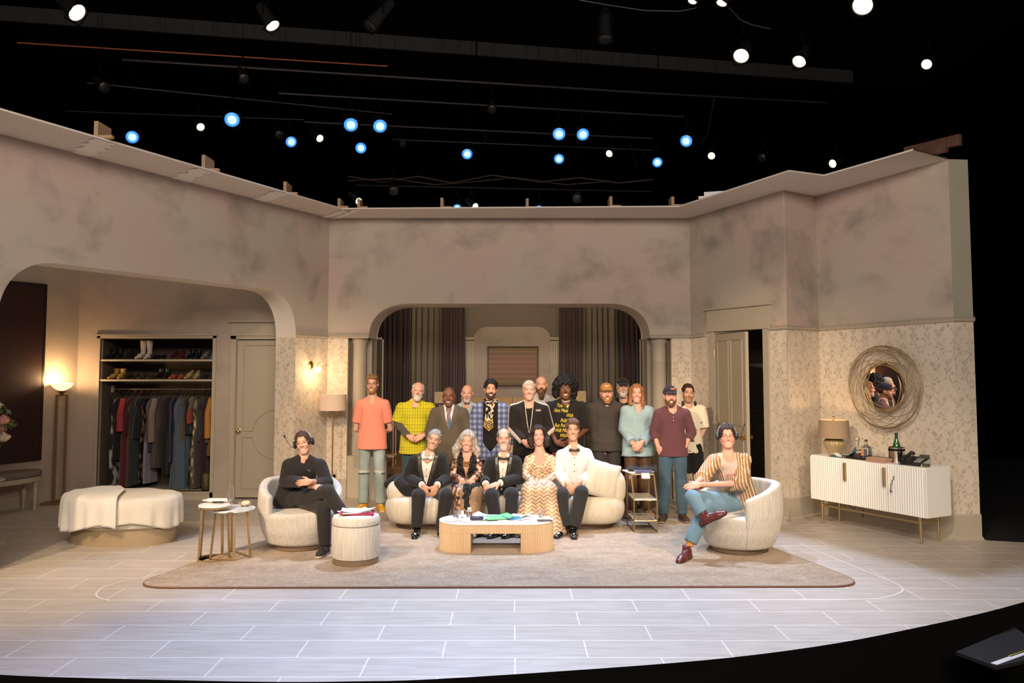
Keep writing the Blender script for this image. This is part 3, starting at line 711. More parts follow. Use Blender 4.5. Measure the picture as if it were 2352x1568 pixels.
# alcove behind the bed: rounded mottled panel with pilasters
def alcove():
    x0, x1 = bx(1088), bx(1265); zt = W(1170, 751, BY).z; r = 0.26; pts = [(x0, 0.37)]
    for k in range(11): a = PI - PI / 2 * k / 10; pts.append((x0 + r + r * math.cos(a), zt - r + r * math.sin(a)))
    for k in range(11): a = PI / 2 - PI / 2 * k / 10; pts.append((x1 - r + r * math.cos(a), zt - r + r * math.sin(a)))
    pts.append((x1, 0.37)); mb = MB(); n = len(pts)
    mb.add([(x, BY - 0.13, z) for x, z in pts] + [(x, BY - 0.05, z) for x, z in pts], [tuple(range(n))] + [(i, (i + 1) % n, n + (i + 1) % n, n + i) for i in range(n)])
    mb.build('trim_12', PLASTB)['kind'] = 'structure'
    for a, c in ((1070, 1088), (1265, 1283)):
        mb = MB(); zc = W(1170, 781, BY).z; w = bx(c) - bx(a)
        mb.box((bx(a), BY - 0.16, 0.37), (bx(c), BY - 0.05, zc)); mb.box((bx(a) - .02, BY - .19, zc), (bx(c) + .02, BY - .05, zc + .05))
        for k in range(3): xx = bx(a) + w * (0.2 + 0.3 * k); mb.tube([(xx, BY - 0.16, 0.4), (xx, BY - 0.16, zc - .05)], 0.014, 6)
        mb.build('trim_%d' % (13 if a < 1100 else 14), TRIM)['kind'] = 'structure'
alcove()
# painting above the bed
def px_rect(a, b_, c, d_, Y): p, q = W(a, d_, Y), W(c, b_, Y); return p.x, p.z, q.x, q.z
x0, z0, x1, z1 = px_rect(1120, 795, 1236, 886, BY - .15)
t = thing('painting', 'wide abstract painting of pink and ochre horizontal bands above the bed', 'painting', ((x0 + x1) / 2, BY - 0.15, z0))
w = (x1 - x0) / 2; h = z1 - z0
m, N, L, b = node_mat('banded_canvas'); tc = N.new('ShaderNodeTexCoord').outputs['Object']; sp = N.new('ShaderNodeSeparateXYZ'); L.new(tc, sp.inputs[0])
zz = math_(N, L, 'DIVIDE', sp.outputs[2], h)
c = ramp(N, L, zz, [(0.0, (.19, .14, .06)), (0.15, (.20, .15, .07)), (0.2, (.24, .14, .10)), (0.5, (.25, .135, .10)), (0.8, (.22, .13, .10)), (0.86, (.20, .14, .07))])
st = math_(N, L, 'LESS_THAN', math_(N, L, 'WRAP', math_(N, L, 'ADD', zz, math_(N, L, 'MULTIPLY', noise(N, L, mapping(N, L, tc, (2, 1, 10)), 3), 0.03)), 0.125, 0.0), 0.012)
c = mix(N, L, math_(N, L, 'MULTIPLY', st, 0.5), c, (.5, .32, .25)); L.new(c, b.inputs['Base Color']); b.inputs['Roughness'].default_value = 0.8
mb = MB(); mb.box((-w + .02, -.02, .02), (w - .02, 0, h - .02)); mb.build('canvas', m, t)
mb = MB(); mb.box((-w, -.035, 0), (w, .01, .02)); mb.box((-w, -.035, h - .02), (w, .01, h)); mb.box((-w, -.035, .02), (-w + .02, .01, h - .02)); mb.box((w - .02, -.035, .02), (w, .01, h - .02))
mb.build('frame', pmat('walnut_frame', (0.05, 0.022, 0.012), 0.4), t)
# curtains
def curtain(name, label, pa, pc, Y, z0, z1, mat, folds, amp, group):
    xa, xc = W(pa, 800, Y).x, W(pc, 800, Y).x; R = random.Random(pa); n = folds * 8; rows = 14
    t = thing(name, label, 'curtain', ((xa + xc) / 2, Y, z0), 0, group); mb = MB(); vs = []; fs = []; ph = [R.uniform(-.5, .5) for _ in range(folds + 1)]
    for r in range(rows + 1):
        z = r / rows
        for j in range(n + 1):
            u = j / n; k = u * folds; w_ = ph[int(min(k, folds))]
            a = amp * (0.55 + 0.45 * (1 - z)) * (1 + .4 * w_)
            vs.append(((u - 0.5) * (xc - xa) + 0.015 * math.sin(3 * z + w_ * 6), -a * math.cos(2 * PI * k + .5 * w_), z * (z1 - z0)))
    for r in range(rows):
        for j in range(n): i = r * (n + 1) + j; fs.append((i, i + 1, i + n + 2, i + n + 1))
    mb.add(vs, fs); o = mb.build('panel', mat, t, smooth=True, angle=180); s = o.modifiers.new('t', 'SOLIDIFY'); s.thickness = 0.006
    mb = MB(); mb.tube([(-(xc - xa) / 2, 0.02, z1 - z0 + .02), ((xc - xa) / 2, 0.02, z1 - z0 + .02)], 0.015, 8); mb.build('rod', TRIM, t)
DARKV = pmat('maroon_velvet', (0.038, 0.011, 0.009), 0.7, var=0.2, scale=2, sheen=0.6, bump=0.05)
SHEER = pmat('sheer_linen', (0.27, 0.225, 0.165), 0.9, var=0.15, scale=3, bump=0.05, alpha=0.72)
CY0, CZ1 = BY - 0.25, 4.0
curtain('curtain', 'dark maroon curtain at the far left of the bedroom', 884, 940, CY0, .38, CZ1, DARKV, 5, .05, 'dark velvet curtains')
curtain('sheer_curtain', 'beige sheer curtain over the left bedroom window', 934, 1024, CY0 + .15, .38, CZ1, SHEER, 7, .04, 'sheer curtains')
curtain('curtain', 'dark maroon curtain between left sheer and the bed alcove', 1020, 1069, CY0, .38, CZ1, DARKV, 4, .05, 'dark velvet curtains')
curtain('curtain', 'dark maroon curtain between the bed alcove and right sheer', 1283, 1333, CY0, .38, CZ1, DARKV, 4, .05, 'dark velvet curtains')
curtain('sheer_curtain', 'beige sheer curtain over the right bedroom window', 1328, 1422, CY0 + .15, .38, CZ1, SHEER, 7, .04, 'sheer curtains')
curtain('curtain', 'dark maroon curtain at the far right of the bedroom', 1418, 1476, CY0, .38, CZ1, DARKV, 5, .05, 'dark velvet curtains')
# headboard, bed and bedside lamps
TANP = pmat('tan_upholstery', (0.42, 0.27, 0.13), 0.7, var=0.08, scale=5, bump=0.15)
xa, xb = bx(1062), bx(1292); zt = W(1150, 912, 15.4).z
t = thing('bed', 'bed with wide tan upholstered headboard behind the group', 'bed', ((xa + xb) / 2, 15.5, 0.37)); w = (xb - xa) / 2
for i in range(4):
    mb = MB(); a = -w + i * w / 2; mb.box((a + .004, -.05, .05), (a + w / 2 - .004, .07, zt - .37)); mb.build('headboard_panel', TANP, t, bevel=0.015)
mb = MB(); mb.box((-w + .15, -2.0, .12), (w - .15, -.05, .5)); mb.build('mattress', pmat('white_bedding', (.6, .55, .48), .9), t, bevel=0.06)
mb = MB(); mb.box((-w + .1, -2.0, 0), (w - .1, -.05, .12)); mb.build('base', pmat('dark_base', (.05, .03, .02), .6), t)
for px, py, lab in ((1010, 900, 'unlit bedside lamp with square tan shade left of the bed'), (1334, 898, 'unlit bedside lamp with square pale shade right of the bed')):
    p = W(px, py, 15.2)
    q = thing('bedside_table', lab.replace('unlit bedside lamp with square tan shade', 'small dark bedside table').replace('unlit bedside lamp with square pale shade', 'small dark bedside table'), 'table', (p.x, 15.2, .37))
    mb = MB(); mb.box((-.25, -.2, .5), (.25, .2, .55)); mb.build('table_top', MATS['walnut_frame'], q)
    for sx_ in (-.22, .22):
        for sy_ in (-.17, .17): mb = MB(); mb.box((sx_ - .02, sy_ - .02, 0), (sx_ + .02, sy_ + .02, .5)); mb.build('leg', MATS['walnut_frame'], q)
    t = thing('table_lamp', lab, 'lamp', (p.x, 15.2, 0.92)); hz = p.z - 0.92
    mb = MB(); mb.lathe([(.07, 0), (.07, .02), (.02, .04), (.05, .12), (.06, .2), (.02, .3), (.01, .34), (.01, hz - .12)], 20); mb.build('base', TRIM, t, smooth=True)
    mb = MB(); mb.add([(-.09, -.09, hz - .2), (.09, -.09, hz - .2), (.09, .09, hz - .2), (-.09, .09, hz - .2), (-.085, -.085, hz), (.085, -.085, hz), (.085, .085, hz), (-.085, .085, hz)], [(0, 1, 5, 4), (1, 2, 6, 5), (2, 3, 7, 6), (3, 0, 4, 7)])
    mb.build('lamp_shade', pmat('tan_shade', (.62, .45, .26), .8), t)
# slim brass table at the bedroom steps
p = W(895, 968, 13.3)
t = thing('side_table', 'slim brass side table with two shelves at the bedroom step', 'table', (p.x - .1, 13.3, .37))
for sx_ in (-.18, .18):
    for sy_ in (-.15, .15): mb = MB(); mb.box((sx_ - .009, sy_ - .009, 0), (sx_ + .009, sy_ + .009, p.z - .37)); mb.build('leg', GOLD, t)
for z in (.14, p.z - .39): mb = MB(); mb.box((-.2, -.17, z), (.2, .17, z + .02)); mb.build('shelf', TRIM, t)

# ================================================================ CLOSET ROOM on the left
KY = 12.25
def kx(px, py=900): return W(px, py, KY).x
def kz(py, px=400): return W(px, py, KY).z
CORN = (kx(176), KY)
x0, x1 = kx(228), kx(487); zc0, zc1 = kz(1128), kz(777)
dx0, dx1 = kx(543), kx(652); dz1 = kz(779)
mb = MB()
def wbox(a, c, z0, z1): mb.box((a, KY, z0), (c, KY + .08, z1))
wbox(CORN[0], x0, 0, 4.3); wbox(x0, x1, zc1, 4.3); wbox(x0, x1, 0, zc0); wbox(x1, dx0, 0, 4.3); wbox(dx0, -2.82, dz1, 4.3)
mb.build('wall_closet', PLASTB)['kind'] = 'structure'
FL = G(0, 1172); FAR = (CORN[0] - 3.2 * (CORN[0] - FL.x) / max(.01, (KY - FL.y)) , KY - 3.2)
dirv = Vector((FL.x - CORN[0], FL.y - KY)).normalized(); n2 = Vector((dirv.y, -dirv.x)); n2 = n2 if n2.y < 0 else -n2
mb = MB(); e = Vector(CORN) + dirv * 4.5; c0 = Vector(CORN)
mb.add([(c0.x, c0.y, 0), (e.x, e.y, 0), (e.x, e.y, 4.3), (c0.x, c0.y, 4.3)], [(0, 1, 2, 3)]); mb.build('wall_far_left', PLASTB)['kind'] = 'structure'
rail_run('baseboard_far_left', [(e.x, e.y, 0), (CORN[0], KY, 0), (x0 - .06, KY, 0)], 0, 0, TRIMD, 0, [(0, 0), (.02, 0), (.02, .16), (.0, .17)])
rail_run('baseboard_closet', [(x0 - .06, KY, 0), (dx0 - .08, KY, 0)], 0, 0, TRIMD, 0, [(0, 0), (.02, 0), (.02, .1), (.0, .11)])
# closet interior
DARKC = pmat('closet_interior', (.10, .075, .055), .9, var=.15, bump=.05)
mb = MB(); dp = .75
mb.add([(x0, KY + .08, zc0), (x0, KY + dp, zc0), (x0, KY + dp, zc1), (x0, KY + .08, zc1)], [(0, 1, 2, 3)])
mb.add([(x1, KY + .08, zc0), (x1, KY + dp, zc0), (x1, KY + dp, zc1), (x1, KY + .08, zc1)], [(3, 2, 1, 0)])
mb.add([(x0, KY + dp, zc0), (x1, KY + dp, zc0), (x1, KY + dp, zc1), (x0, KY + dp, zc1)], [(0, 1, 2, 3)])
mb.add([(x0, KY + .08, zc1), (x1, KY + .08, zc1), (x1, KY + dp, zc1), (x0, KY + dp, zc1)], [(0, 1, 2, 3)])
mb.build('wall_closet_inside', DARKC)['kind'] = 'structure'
mb = MB(); mb.box((x0, KY - .03, zc0 - .035), (x1, KY + dp, zc0)); mb.build('floor_closet', TRIMD, bevel=.003)['kind'] = 'structure'
mb = MB(); mb.box((x0 - .05, KY - .02, 0), (x0, KY + .02, zc1 + .05)); mb.box((x1, KY - .02, 0), (x1 + .05, KY + .02, zc1 + .05)); mb.box((x0 - .05, KY - .02, zc1), (x1 + .05, KY + .02, zc1 + .04)); mb.box((x0 - .07, KY - .04, zc1 + .04), (x1 + .07, KY, zc1 + .06))
mb.build('trim_15', TRIMD, bevel=.003)['kind'] = 'structure'
zs1, zs2 = kz(825), kz(871)
for z, lab in ((zs1, 'upper painted closet shelf carrying shoes'), (zs2, 'lower painted closet shelf carrying shoes')):
    mb = MB(); mb.box((x0 + .005, KY - .005, z - .028), (x1 - .005, KY + .45, z)); o = mb.build('closet_shelf', TRIMD, bevel=.002); tag(o, lab, 'shelf')
zr = kz(895); RY_ = KY + .38
t = thing('closet_rod', 'metal hanging rod across the closet', 'rod', (0, RY_, zr)); mb = MB(); mb.tube([(x0 + .03, 0, 0), (x1 - .03, 0, 0)], .014, 10); mb.build('pole', pmat('steel_rod', (.5, .42, .35), .3, .9), t, smooth=True)
for xx in (x0 + .003, x1 - .033): mb = MB(); mb.box((xx, -.03, -.05), (xx + .03, .03, .06)); mb.build('bracket', TRIMD, t)
# closet door (closed)
def panel_door(name, w, h, th, t, knob_x, circ=True):
    mb = MB(); mb.box((0, 0, 0), (w, th, h)); d = mb.build('slab', TRIMD, t, bevel=.002)
    mb = MB(); r = .011
    def ln(*p): mb.tube([(x, -.002, z) for x, z in p], r, 6)
    m_ = .10; g = .045; cx_ = w / 2
    if circ:
        R = w * .30; zc = h * .40; zb = .13; ztp = h - .08; a0 = math.asin(g / R)
        arc = lambda s, e, k=12: [(cx_ + R * math.cos(s + (e - s) * i / k), zc + R * math.sin(s + (e - s) * i / k)) for i in range(k + 1)]
        for sg in (-1, 1):
            A = (lambda q: q) if sg > 0 else (lambda q: [(2 * cx_ - x, z) for x, z in q])
            ln(*A(arc(PI / 2 - a0, a0) + [(w - m_, zc + g), (w - m_, ztp), (cx_ + g, ztp)] + arc(PI / 2 - a0, PI / 2 - a0, 1)))
            ln(*A(arc(-PI / 2 + a0, -a0) + [(w - m_, zc - g), (w - m_, zb), (cx_ + g, zb)] + arc(-PI / 2 + a0, -PI / 2 + a0, 1)))
    else:
        for a, c in ((m_, cx_ - g), (cx_ + g, w - m_)):
            for z0_, z1_ in ((.15, h * .42), (h * .48, h - .1)): ln((a, z0_), (c, z0_), (c, z1_), (a, z1_), (a, z0_))
    mb.build('panel_moulding', TRIMD, d, smooth=True)
    mb = MB(); mb.xf(T(knob_x, 0, h * .42) @ RX(PI / 2)); mb.lathe([(.03, 0), (.03, .006), (.012, .01), (.012, .035), (.028, .045), (.03, .06), (.018, .072), (0.0001, .075)], 20)
    mb.build('door_knob', BRASS, d, smooth=True); return d
t = thing('door_1', 'closed panelled door with round moulding and brass knob', 'door', (dx0, KY + .02, .02)); t['kind'] = 'structure'
panel_door('door', -2.84 - dx0, dz1 - .03, .045, t, .045)
mb = MB(); mb.box((dx0 - .09, KY - .03, 0), (dx0 - .01, KY + .02, dz1 + .09)); mb.box((dx0 - .09, KY - .03, dz1), (-2.82, KY + .02, dz1 + .06)); mb.box((dx0 - .1, KY - .02, dz1 + .06), (-2.82, KY + .02, kz(740, 580))); mb.box((dx0 - .12, KY - .07, kz(740, 580)), (-2.82, KY + .02, kz(736, 580)))
mb.box((dx0 - .11, KY - .045, dz1 + .05), (-2.82, KY, dz1 + .075)); mb.build('trim_16', TRIMD, bevel=.003)['kind'] = 'structure'
# painting on the far left wall
def fl(px, py):
    """point of the far-left wall plane seen at that pixel"""
    a, b_, c = ray(px, py); den = a * n2.x + b_ * n2.y; tt = (c0.x * n2.x + c0.y * n2.y) / den
    return Vector((a * tt, b_ * tt, EYE + c * tt))
pA, pB, pC = fl(95, 1050), fl(95, 657), fl(-220, 1060)
t = thing('painting', 'large dark maroon painting on the left wall beside the floor lamp', 'painting', (0, 0, 0)); r2 = fl(92, 850); l2 = r2 + Vector((dirv.x, dirv.y, 0)) * 2.3; nn = Vector((n2.x, n2.y, 0))
mb = MB(); z0, z1 = pA.z, pB.z
a, c = Vector((r2.x, r2.y, 0)), Vector((l2.x, l2.y, 0))
def slab(mb, a, c, z0, z1, o0, o1):
    vs = [a + nn * o0, c + nn * o0, c + nn * o1, a + nn * o1]
    mb.add([(v.x, v.y, z0) for v in vs] + [(v.x, v.y, z1) for v in vs], [(3, 2, 1, 0), (4, 5, 6, 7), (0, 1, 5, 4), (1, 2, 6, 5), (2, 3, 7, 6), (3, 0, 4, 7)])
slab(mb, a, c, z0, z1, .01, .05); mb.build('canvas', pmat('maroon_canvas', (.022, .004, .004), .5, var=.5, scale=1.3, bump=.05, stretch=(1, 1, 3)), t)
mb = MB(); d3 = Vector((dirv.x, dirv.y, 0)); slab(mb, a - d3 * .03, a, z0 - .03, z1 + .03, .005, .055); slab(mb, c, c + d3 * .03, z0 - .03, z1 + .03, .005, .055); slab(mb, a, c, z0 - .03, z0, .005, .055); slab(mb, a, c, z1, z1 + .03, .005, .055)
mb.build('frame', pmat('black_frame', (.012, .008, .006), .4), t)

# ---------------------------------------------------------------- open door on the right
t = thing('door_2', 'open panelled door swung towards the stage on the right', 'door', (0, 0, 0)); t['kind'] = 'structure'
hp = Vector(PR(sD0 + .01, 0)); hn = G(1711, 1180); npx = Vector((W(1711, 759, 10.78).x, 10.78, 0)); dd = (npx - Vector((hp.x, hp.y, 0))); ang = math.atan2(dd.y, dd.x)
t.location = (hp.x, hp.y, .02); t.rotation_euler = (0, 0, ang)
panel_door('door', dd.length, 2.37, .045, t, dd.length - .06, False)
for ch in t.children:
    pass
mb = MB(); mb.xf(T(dd.length - .06, 0, 2.37 * .42) @ T(0, .045, 0) @ RX(-PI / 2)); mb.lathe([(.03, 0), (.012, .01), (.012, .035), (.03, .05), (.0001, .07)], 16); mb.build('door_knob', BRASS, [c_ for c_ in t.children][0], smooth=True)
for z in (.3, 1.2, 2.1): mb = MB(); mb.tube([(-.008, -.01, z - .045), (-.008, -.01, z + .045)], .01, 8); mb.build('hinge', GOLD, [c_ for c_ in t.children][0])
# casing and header board
mb = MB(); a, d, LLr = wall_sd(B1, C1); nf = Vector((d.y, -d.x)) if Vector((d.y, -d.x)).y < 0 else Vector((-d.y, d.x))
def rslab(s0, s1, z0, z1, o1):
    p, q = a + d * s0, a + d * s1; vs = [p, q, q + nf * o1, p + nf * o1]
    mb.add([(v.x, v.y, z0) for v in vs] + [(v.x, v.y, z1) for v in vs], [(3, 2, 1, 0), (4, 5, 6, 7), (0, 1, 5, 4), (1, 2, 6, 5), (2, 3, 7, 6), (3, 0, 4, 7)])
zt = 2.43
rslab(sD0 - .11, sD0, 0, zt, .03); rslab(sD1, sD1 + .11, 0, zt, .03); rslab(sD0 - .13, sD1 + .13, zt, zt + .05, .045); rslab(sD0 - .15, sD1 + .15, zt + .05, zt + .31, .03); rslab(sD0 - .17, sD1 + .17, zt + .31, zt + .335, .06)
mb.build('trim_17', TRIM, bevel=.003)['kind'] = 'structure'
# dim hall seen through the open door
mb = MB(); HY = pmat('hall_stripe_wall', (.09, .07, .05), .8, var=.3, scale=3, stretch=(5, 1, .1)); nb = -nf
hc = a + d * ((sD0 + sD1) / 2) + nb * 1.1; e1 = hc - d * 1.6; e2 = hc + d * 1.6
mb.add([(e1.x, e1.y, 0), (e2.x, e2.y, 0), (e2.x, e2.y, 3.2), (e1.x, e1.y, 3.2)], [(0, 1, 2, 3)]); mb.build('wall_hall', HY)['kind'] = 'structure'
mb = MB(); e3, e4 = hc - d * .8, hc + d * .5; q = [e3, e4, e4 - nb * 1.0, e3 - nb * 1.0]; mb.add([(v.x, v.y, 2.9) for v in q], [(0, 1, 2, 3)]); mb.build('ceiling_hall', DARKC)['kind'] = 'structure'
mb = MB(); oo = hc - nb * .03
def hb(s0, s1, z0, z1, th=.03):
    p, q_ = hc + d * s0, hc + d * s1; vs = [p, q_, q_ - nb * th, p - nb * th]
    mb.add([(v.x, v.y, z0) for v in vs] + [(v.x, v.y, z1) for v in vs], [(3, 2, 1, 0), (4, 5, 6, 7), (0, 1, 5, 4), (1, 2, 6, 5), (2, 3, 7, 6), (3, 0, 4, 7)])
hb(-1.6, 1.6, 0, .15, .04); hb(-1.6, 1.6, 1.25, 1.3, .05)
for s in (-1.2, -.4, .4, 1.2): hb(s - .04, s + .04, .15, 1.25)
mb.build('trim_18', DARKC)['kind'] = 'structure'
hcw = hc - nb * .04
t = thing('framed_print', 'dim framed print on the hall wall behind the open door', 'picture', (hcw.x, hcw.y, 1.55), math.atan2(d.y, d.x)); mb = MB(); mb.box((-.35, -.02, 0), (.35, .01, .75)); mb.build('print', pmat('dim_print', (.07, .055, .04), .5, var=.4, scale=3), t)
mb = MB()
for q4 in (((-.4, -.03, -.05), (.4, .01, 0)), ((-.4, -.03, .75), (.4, .01, .8)), ((-.4, -.03, 0), (-.35, .01, .75)), ((.35, -.03, 0), (.4, .01, .75))): mb.box(*q4)
mb.build('frame', MATS['walnut_frame'], t)
# ================================================================ FURNITURE
def fabric_lin(name, col, dark, sc=1.0):
    m, N, L, b = node_mat(name); tc = N.new('ShaderNodeTexCoord').outputs['Object']
    a = noise(N, L, mapping(N, L, tc, (90 * sc, 90 * sc, 4 * sc)), 1.0, 2); c_ = noise(N, L, mapping(N, L, tc, (5 * sc, 5 * sc, 110 * sc)), 1.0, 2)
    f = math_(N, L, 'MULTIPLY', ramp(N, L, a, [(.42, (0, 0, 0)), (.72, (1, 1, 1))]), .8); g = math_(N, L, 'MULTIPLY', ramp(N, L, c_, [(.48, (0, 0, 0)), (.75, (1, 1, 1))]), .5)
    c = mix(N, L, math_(N, L, 'MAXIMUM', f, g), col, dark); L.new(c, b.inputs['Base Color'])
    b.inputs['Roughness'].default_value = .95; b.inputs['Sheen Weight'].default_value = .2; b.inputs['Specular IOR Level'].default_value = .15
    bp = N.new('ShaderNodeBump'); bp.inputs['Strength'].default_value = .4; bp.inputs['Distance'].default_value = .004; L.new(a, bp.inputs['Height']); L.new(bp.outputs[0], b.inputs['Normal'])
    return m
LINEN = fabric_lin('linen_fabric', (.66, .63, .57), (.47, .44, .37))
CREAM = fabric_lin('boucle_cream', (.60, .55, .45), (.50, .44, .35), .35)
WTOP = pmat('white_marble', (.80, .78, .76), .25, var=.10, scale=7, bump=0)
PLINTH = pmat('bronze_plinth', (.27, .20, .13), .4, .3, var=.08)
WHITEC = pmat('white_lacquer', (.86, .85, .80), .35, var=.02, scale=2, bump=.02)
OAK = pmat('pale_oak', (.62, .46, .29), .5, var=.1, scale=10, bump=.08, stretch=(6, 6, .7))
# ---- sofa
Y0 = 10.0; xl, xr = W(886, 1180, Y0).x, W(1434, 1180, Y0).x; cx = (xl + xr) / 2; hw = (xr - xl) / 2
t = thing('curved_sofa', 'long curved cream boucle sofa seating five formally dressed people', 'sofa', (cx, Y0, .018))
f = Field((-hw - .1, -.55, .0), (hw + .1, .85, .9), .022)
for i in range(9):
    u = -1 + 2 * i / 8; u2 = -1 + 2 * (i + 1) / 8
    if i < 8:
        a = (u * (hw - .33), .06 * (1 - u * u) + .02, .245); b = (u2 * (hw - .33), .06 * (1 - u2 * u2) + .02, .245)
        f.rc(a, b, .34, .34, .04, ((0, 0, 1), .8))
        f.rc((a[0], a[1] + .12, .22), (b[0], b[1] + .12, .22), .33, .33, .04, ((0, 0, 1), .8))
f.f = np.maximum(f.f, -(f.grid()[2] - .07) * np.ones_like(f.f)); f.f = np.maximum(f.f, (f.grid()[2] - .395) * np.ones_like(f.f)); f.blur(3)
V, Fc = f.net(); V = smooth_v(V, Fc, 2); o = npmesh('seat', V, Fc, CREAM, t)
f = Field((-hw - .1, -.4, .2), (hw + .1, 1.0, .95), .022)
pts = [(-hw + .16, -.02, .42), (-hw + .17, .15, .44), (-hw + .42, .32, .47), (-.6, .36, .48), (0, .37, .48), (.6, .36, .5), (hw - .45, .34, .54), (hw - .24, .2, .56), (hw - .17, .0, .52)]
rr = [.155, .16, .15, .14, .14, .14, .16, .19, .19]
for i in range(len(pts) - 1): f.rc(pts[i], pts[i + 1], rr[i], rr[i + 1], .03)
for i in (7, 6): f.rc((pts[i][0], pts[i][1], .42), (pts[i + 1][0], pts[i + 1][1], .42), .2, .19, .03)
f.blur(2); V, Fc = f.net(); V = smooth_v(V, Fc, 2); npmesh('backrest', V, Fc, CREAM, t)
for s in (-1, 1): mb = MB(); mb.lathe([(.30, 0), (.30, .08)], 40, 1.25, .8, c=(s * (hw - .52), .12)); mb.build('plinth', PLINTH, t, smooth=True)
# cushion at the right end
p = W(1382, 1101, 9.84)
o = thing('throw_cushion', 'square cream cushion leaning at the right end of the sofa', 'cushion', p)
f = Field((-.28, -.16, -.3), (.28, .16, .3), .012)
X_, Y_, Z_ = f.grid(); e = np.maximum(np.abs(X_), np.abs(Z_)); ed = np.clip(1 - (np.abs(X_) / .205) ** 3.2, 0, 1) * np.clip(1 - (np.abs(Z_) / .205) ** 3.2, 0, 1)
f.f = np.maximum(np.abs(Y_) - .012 - .075 * ed ** .6, np.maximum(np.abs(X_) - .205 - 0.02 * (Z_ / .2) ** 2, np.abs(Z_) - .205 - 0.02 * (X_ / .2) ** 2)).astype(np.float32); f.blur(1)
V, Fc = f.net(); V = smooth_v(V, Fc, 2); q = npmesh('cover', V, Fc, CREAM, o); o.rotation_euler = (-.22, .30, .25)
mb = MB(); mb.tube([(-.2, 0, -.2), (.2, 0, -.2), (.2, 0, .2), (-.2, 0, .2)], .004, 5, closed=True); mb.build('piping', CREAM, o)

# ---- swivel armchairs
def armchair(label, px, py, Y, rot, R0=.44):
    c = W(px, py, Y); t = thing('swivel_armchair', label, 'armchair', (c.x, Y, .018), rot, 'round linen armchairs')
    prof_z = [0, .05, .2, .4, .55, .68, .8]; prof_r = [.30, .335, .40, .44, .44, .425, .40]
    def rp_(z): return np.interp(z, prof_z, np.array(prof_r) * R0 / .44)
    def shell(outer):
        f = Field((-.5, -.52, 0), (.5, .5, .82), .014); X, Y_, Z = f.grid(); R = np.sqrt(X * X + Y_ * Y_) + 0 * Z; A = np.abs(np.arctan2(X + 0 * Y_, -Y_ + 0 * X)) + 0 * Z   # 0 at the front
        Rp = rp_(Z) + 0 * R
        rim = .50 + (.715 - .50) * (np.clip((A - .62) / 1.5, 0, 1) ** .8)
        thk = .085 + .02 * np.clip((A - 1) / 2, 0, 1)
        d = np.maximum(np.maximum(R - Rp, Z - rim), np.maximum(Rp - thk - R, .06 - Z)); side = (1.02 - A) * np.maximum(R, .1)
        return f, X, Y_, Z, R, A, Rp, d, side
    f, X, Y_, Z, R, A, Rp, d, side = shell(True)
    f.f = np.maximum(d, side * .8).astype(np.float32); f.blur(2); V, Fc = f.net(); V = smooth_v(V, Fc, 2); npmesh('shell', V, Fc, LINEN, t)
    f, X, Y_, Z, R, A, Rp, d, side = shell(False)
    fr = -(Y_ + .40)
    d = np.maximum(np.maximum(R - (Rp - .012), Z - (.40 + .012 * np.cos(X * 6))), .055 - Z); d = np.maximum(d, fr + 0 * Z); f.f = d.astype(np.float32); f.blur(3)
    V, Fc = f.net(); V = smooth_v(V, Fc, 3); npmesh('seat', V, Fc, LINEN, t)
    mb = MB(); mb.lathe([(.27, 0), (.28, .01), (.28, .055), (.2, .06)], 48); mb.build('swivel_base', PLINTH, t, smooth=True)
    return t
armchair('round linen armchair of the woman in black, beside the nesting tables', 690, 1180, 8.97, .42)
armchair('round linen armchair of the woman in the striped shirt, turned to the left', 1696, 1190, 8.80, -1.12, .45)

# ---- ottoman
c = G(817, 1290, .018); t = thing('round_ottoman', 'round linen storage ottoman in front of the woman in black', 'ottoman', (c.x, c.y, .018))
mb = MB(); mb.lathe([(.222, 0), (.222, .05)], 48); mb.build('plinth', PLINTH, t, smooth=True)
mb = MB(); mb.lathe([(.205, .045), (.228, .06), (.236, .10), (.236, .33), (.230, .365), (.2, .37)], 64); mb.build('drum', LINEN, t, smooth=True)
mb = MB(); mb.lathe([(.21, .368), (.232, .378), (.234, .40), (.232, .425), (.22, .452), (.18, .465), (.0001, .472)], 64); mb.build('lid', LINEN, t, smooth=True); OTT = (c.x, c.y, .49)

# ---- coffee table (stadium, fluted)
c0 = G(1140, 1270, .018); ctY = c0.y + .27; cxm = W(1140, 1200, ctY).x; hl, hd_ = .60, .265
t = thing('coffee_table', 'long oval fluted oak coffee table with white top', 'table', (cxm, ctY, .018))
def stad(hl, r, n=28, flute=0, amp=0.0):
    out = []; s = hl - r; per = 4 * s + 2 * PI * r; k = int(per / .0034) if flute else 4 * n
    for i in range(k):
        d = per * i / k
        if d < 2 * s: p = (-s + d, -r); nn = (0, -1)
        elif d < 2 * s + PI * r: a = -PI / 2 + (d - 2 * s) / r; p = (s + r * math.cos(a), r * math.sin(a)); nn = (math.cos(a), math.sin(a))
        elif d < 4 * s + PI * r: q = d - 2 * s - PI * r; p = (s - q, r); nn = (0, 1)
        else: a = PI / 2 + (d - 4 * s - PI * r) / r; p = (-s + r * math.cos(a), r * math.sin(a)); nn = (math.cos(a), math.sin(a))
        o = amp * abs(math.sin(PI * d / per * flute)) if flute else 0
        out.append((p[0] + nn[0] * o, p[1] + nn[1] * o))
    return out
mb = MB(); mb.prism(stad(hl + .006, hd_ + .006), .283, .298); mb.build('table_top', WTOP, t, bevel=.003)
mb = MB(); mb.prism(stad(hl - .006, hd_ - .006, flute=112, amp=.013), .197, .282); mb.build('apron', OAK, t)
def legpoly(sg):
    P = [(x, y) for x, y in stad(hl - .006, hd_ - .006, flute=112, amp=.013) if x * sg > hl - .345]
    P = [p for p in P]; P.sort(key=lambda p: math.atan2(p[1], (p[0] * sg - (hl - .34)))); P = P if sg > 0 else P[::-1]
    return P
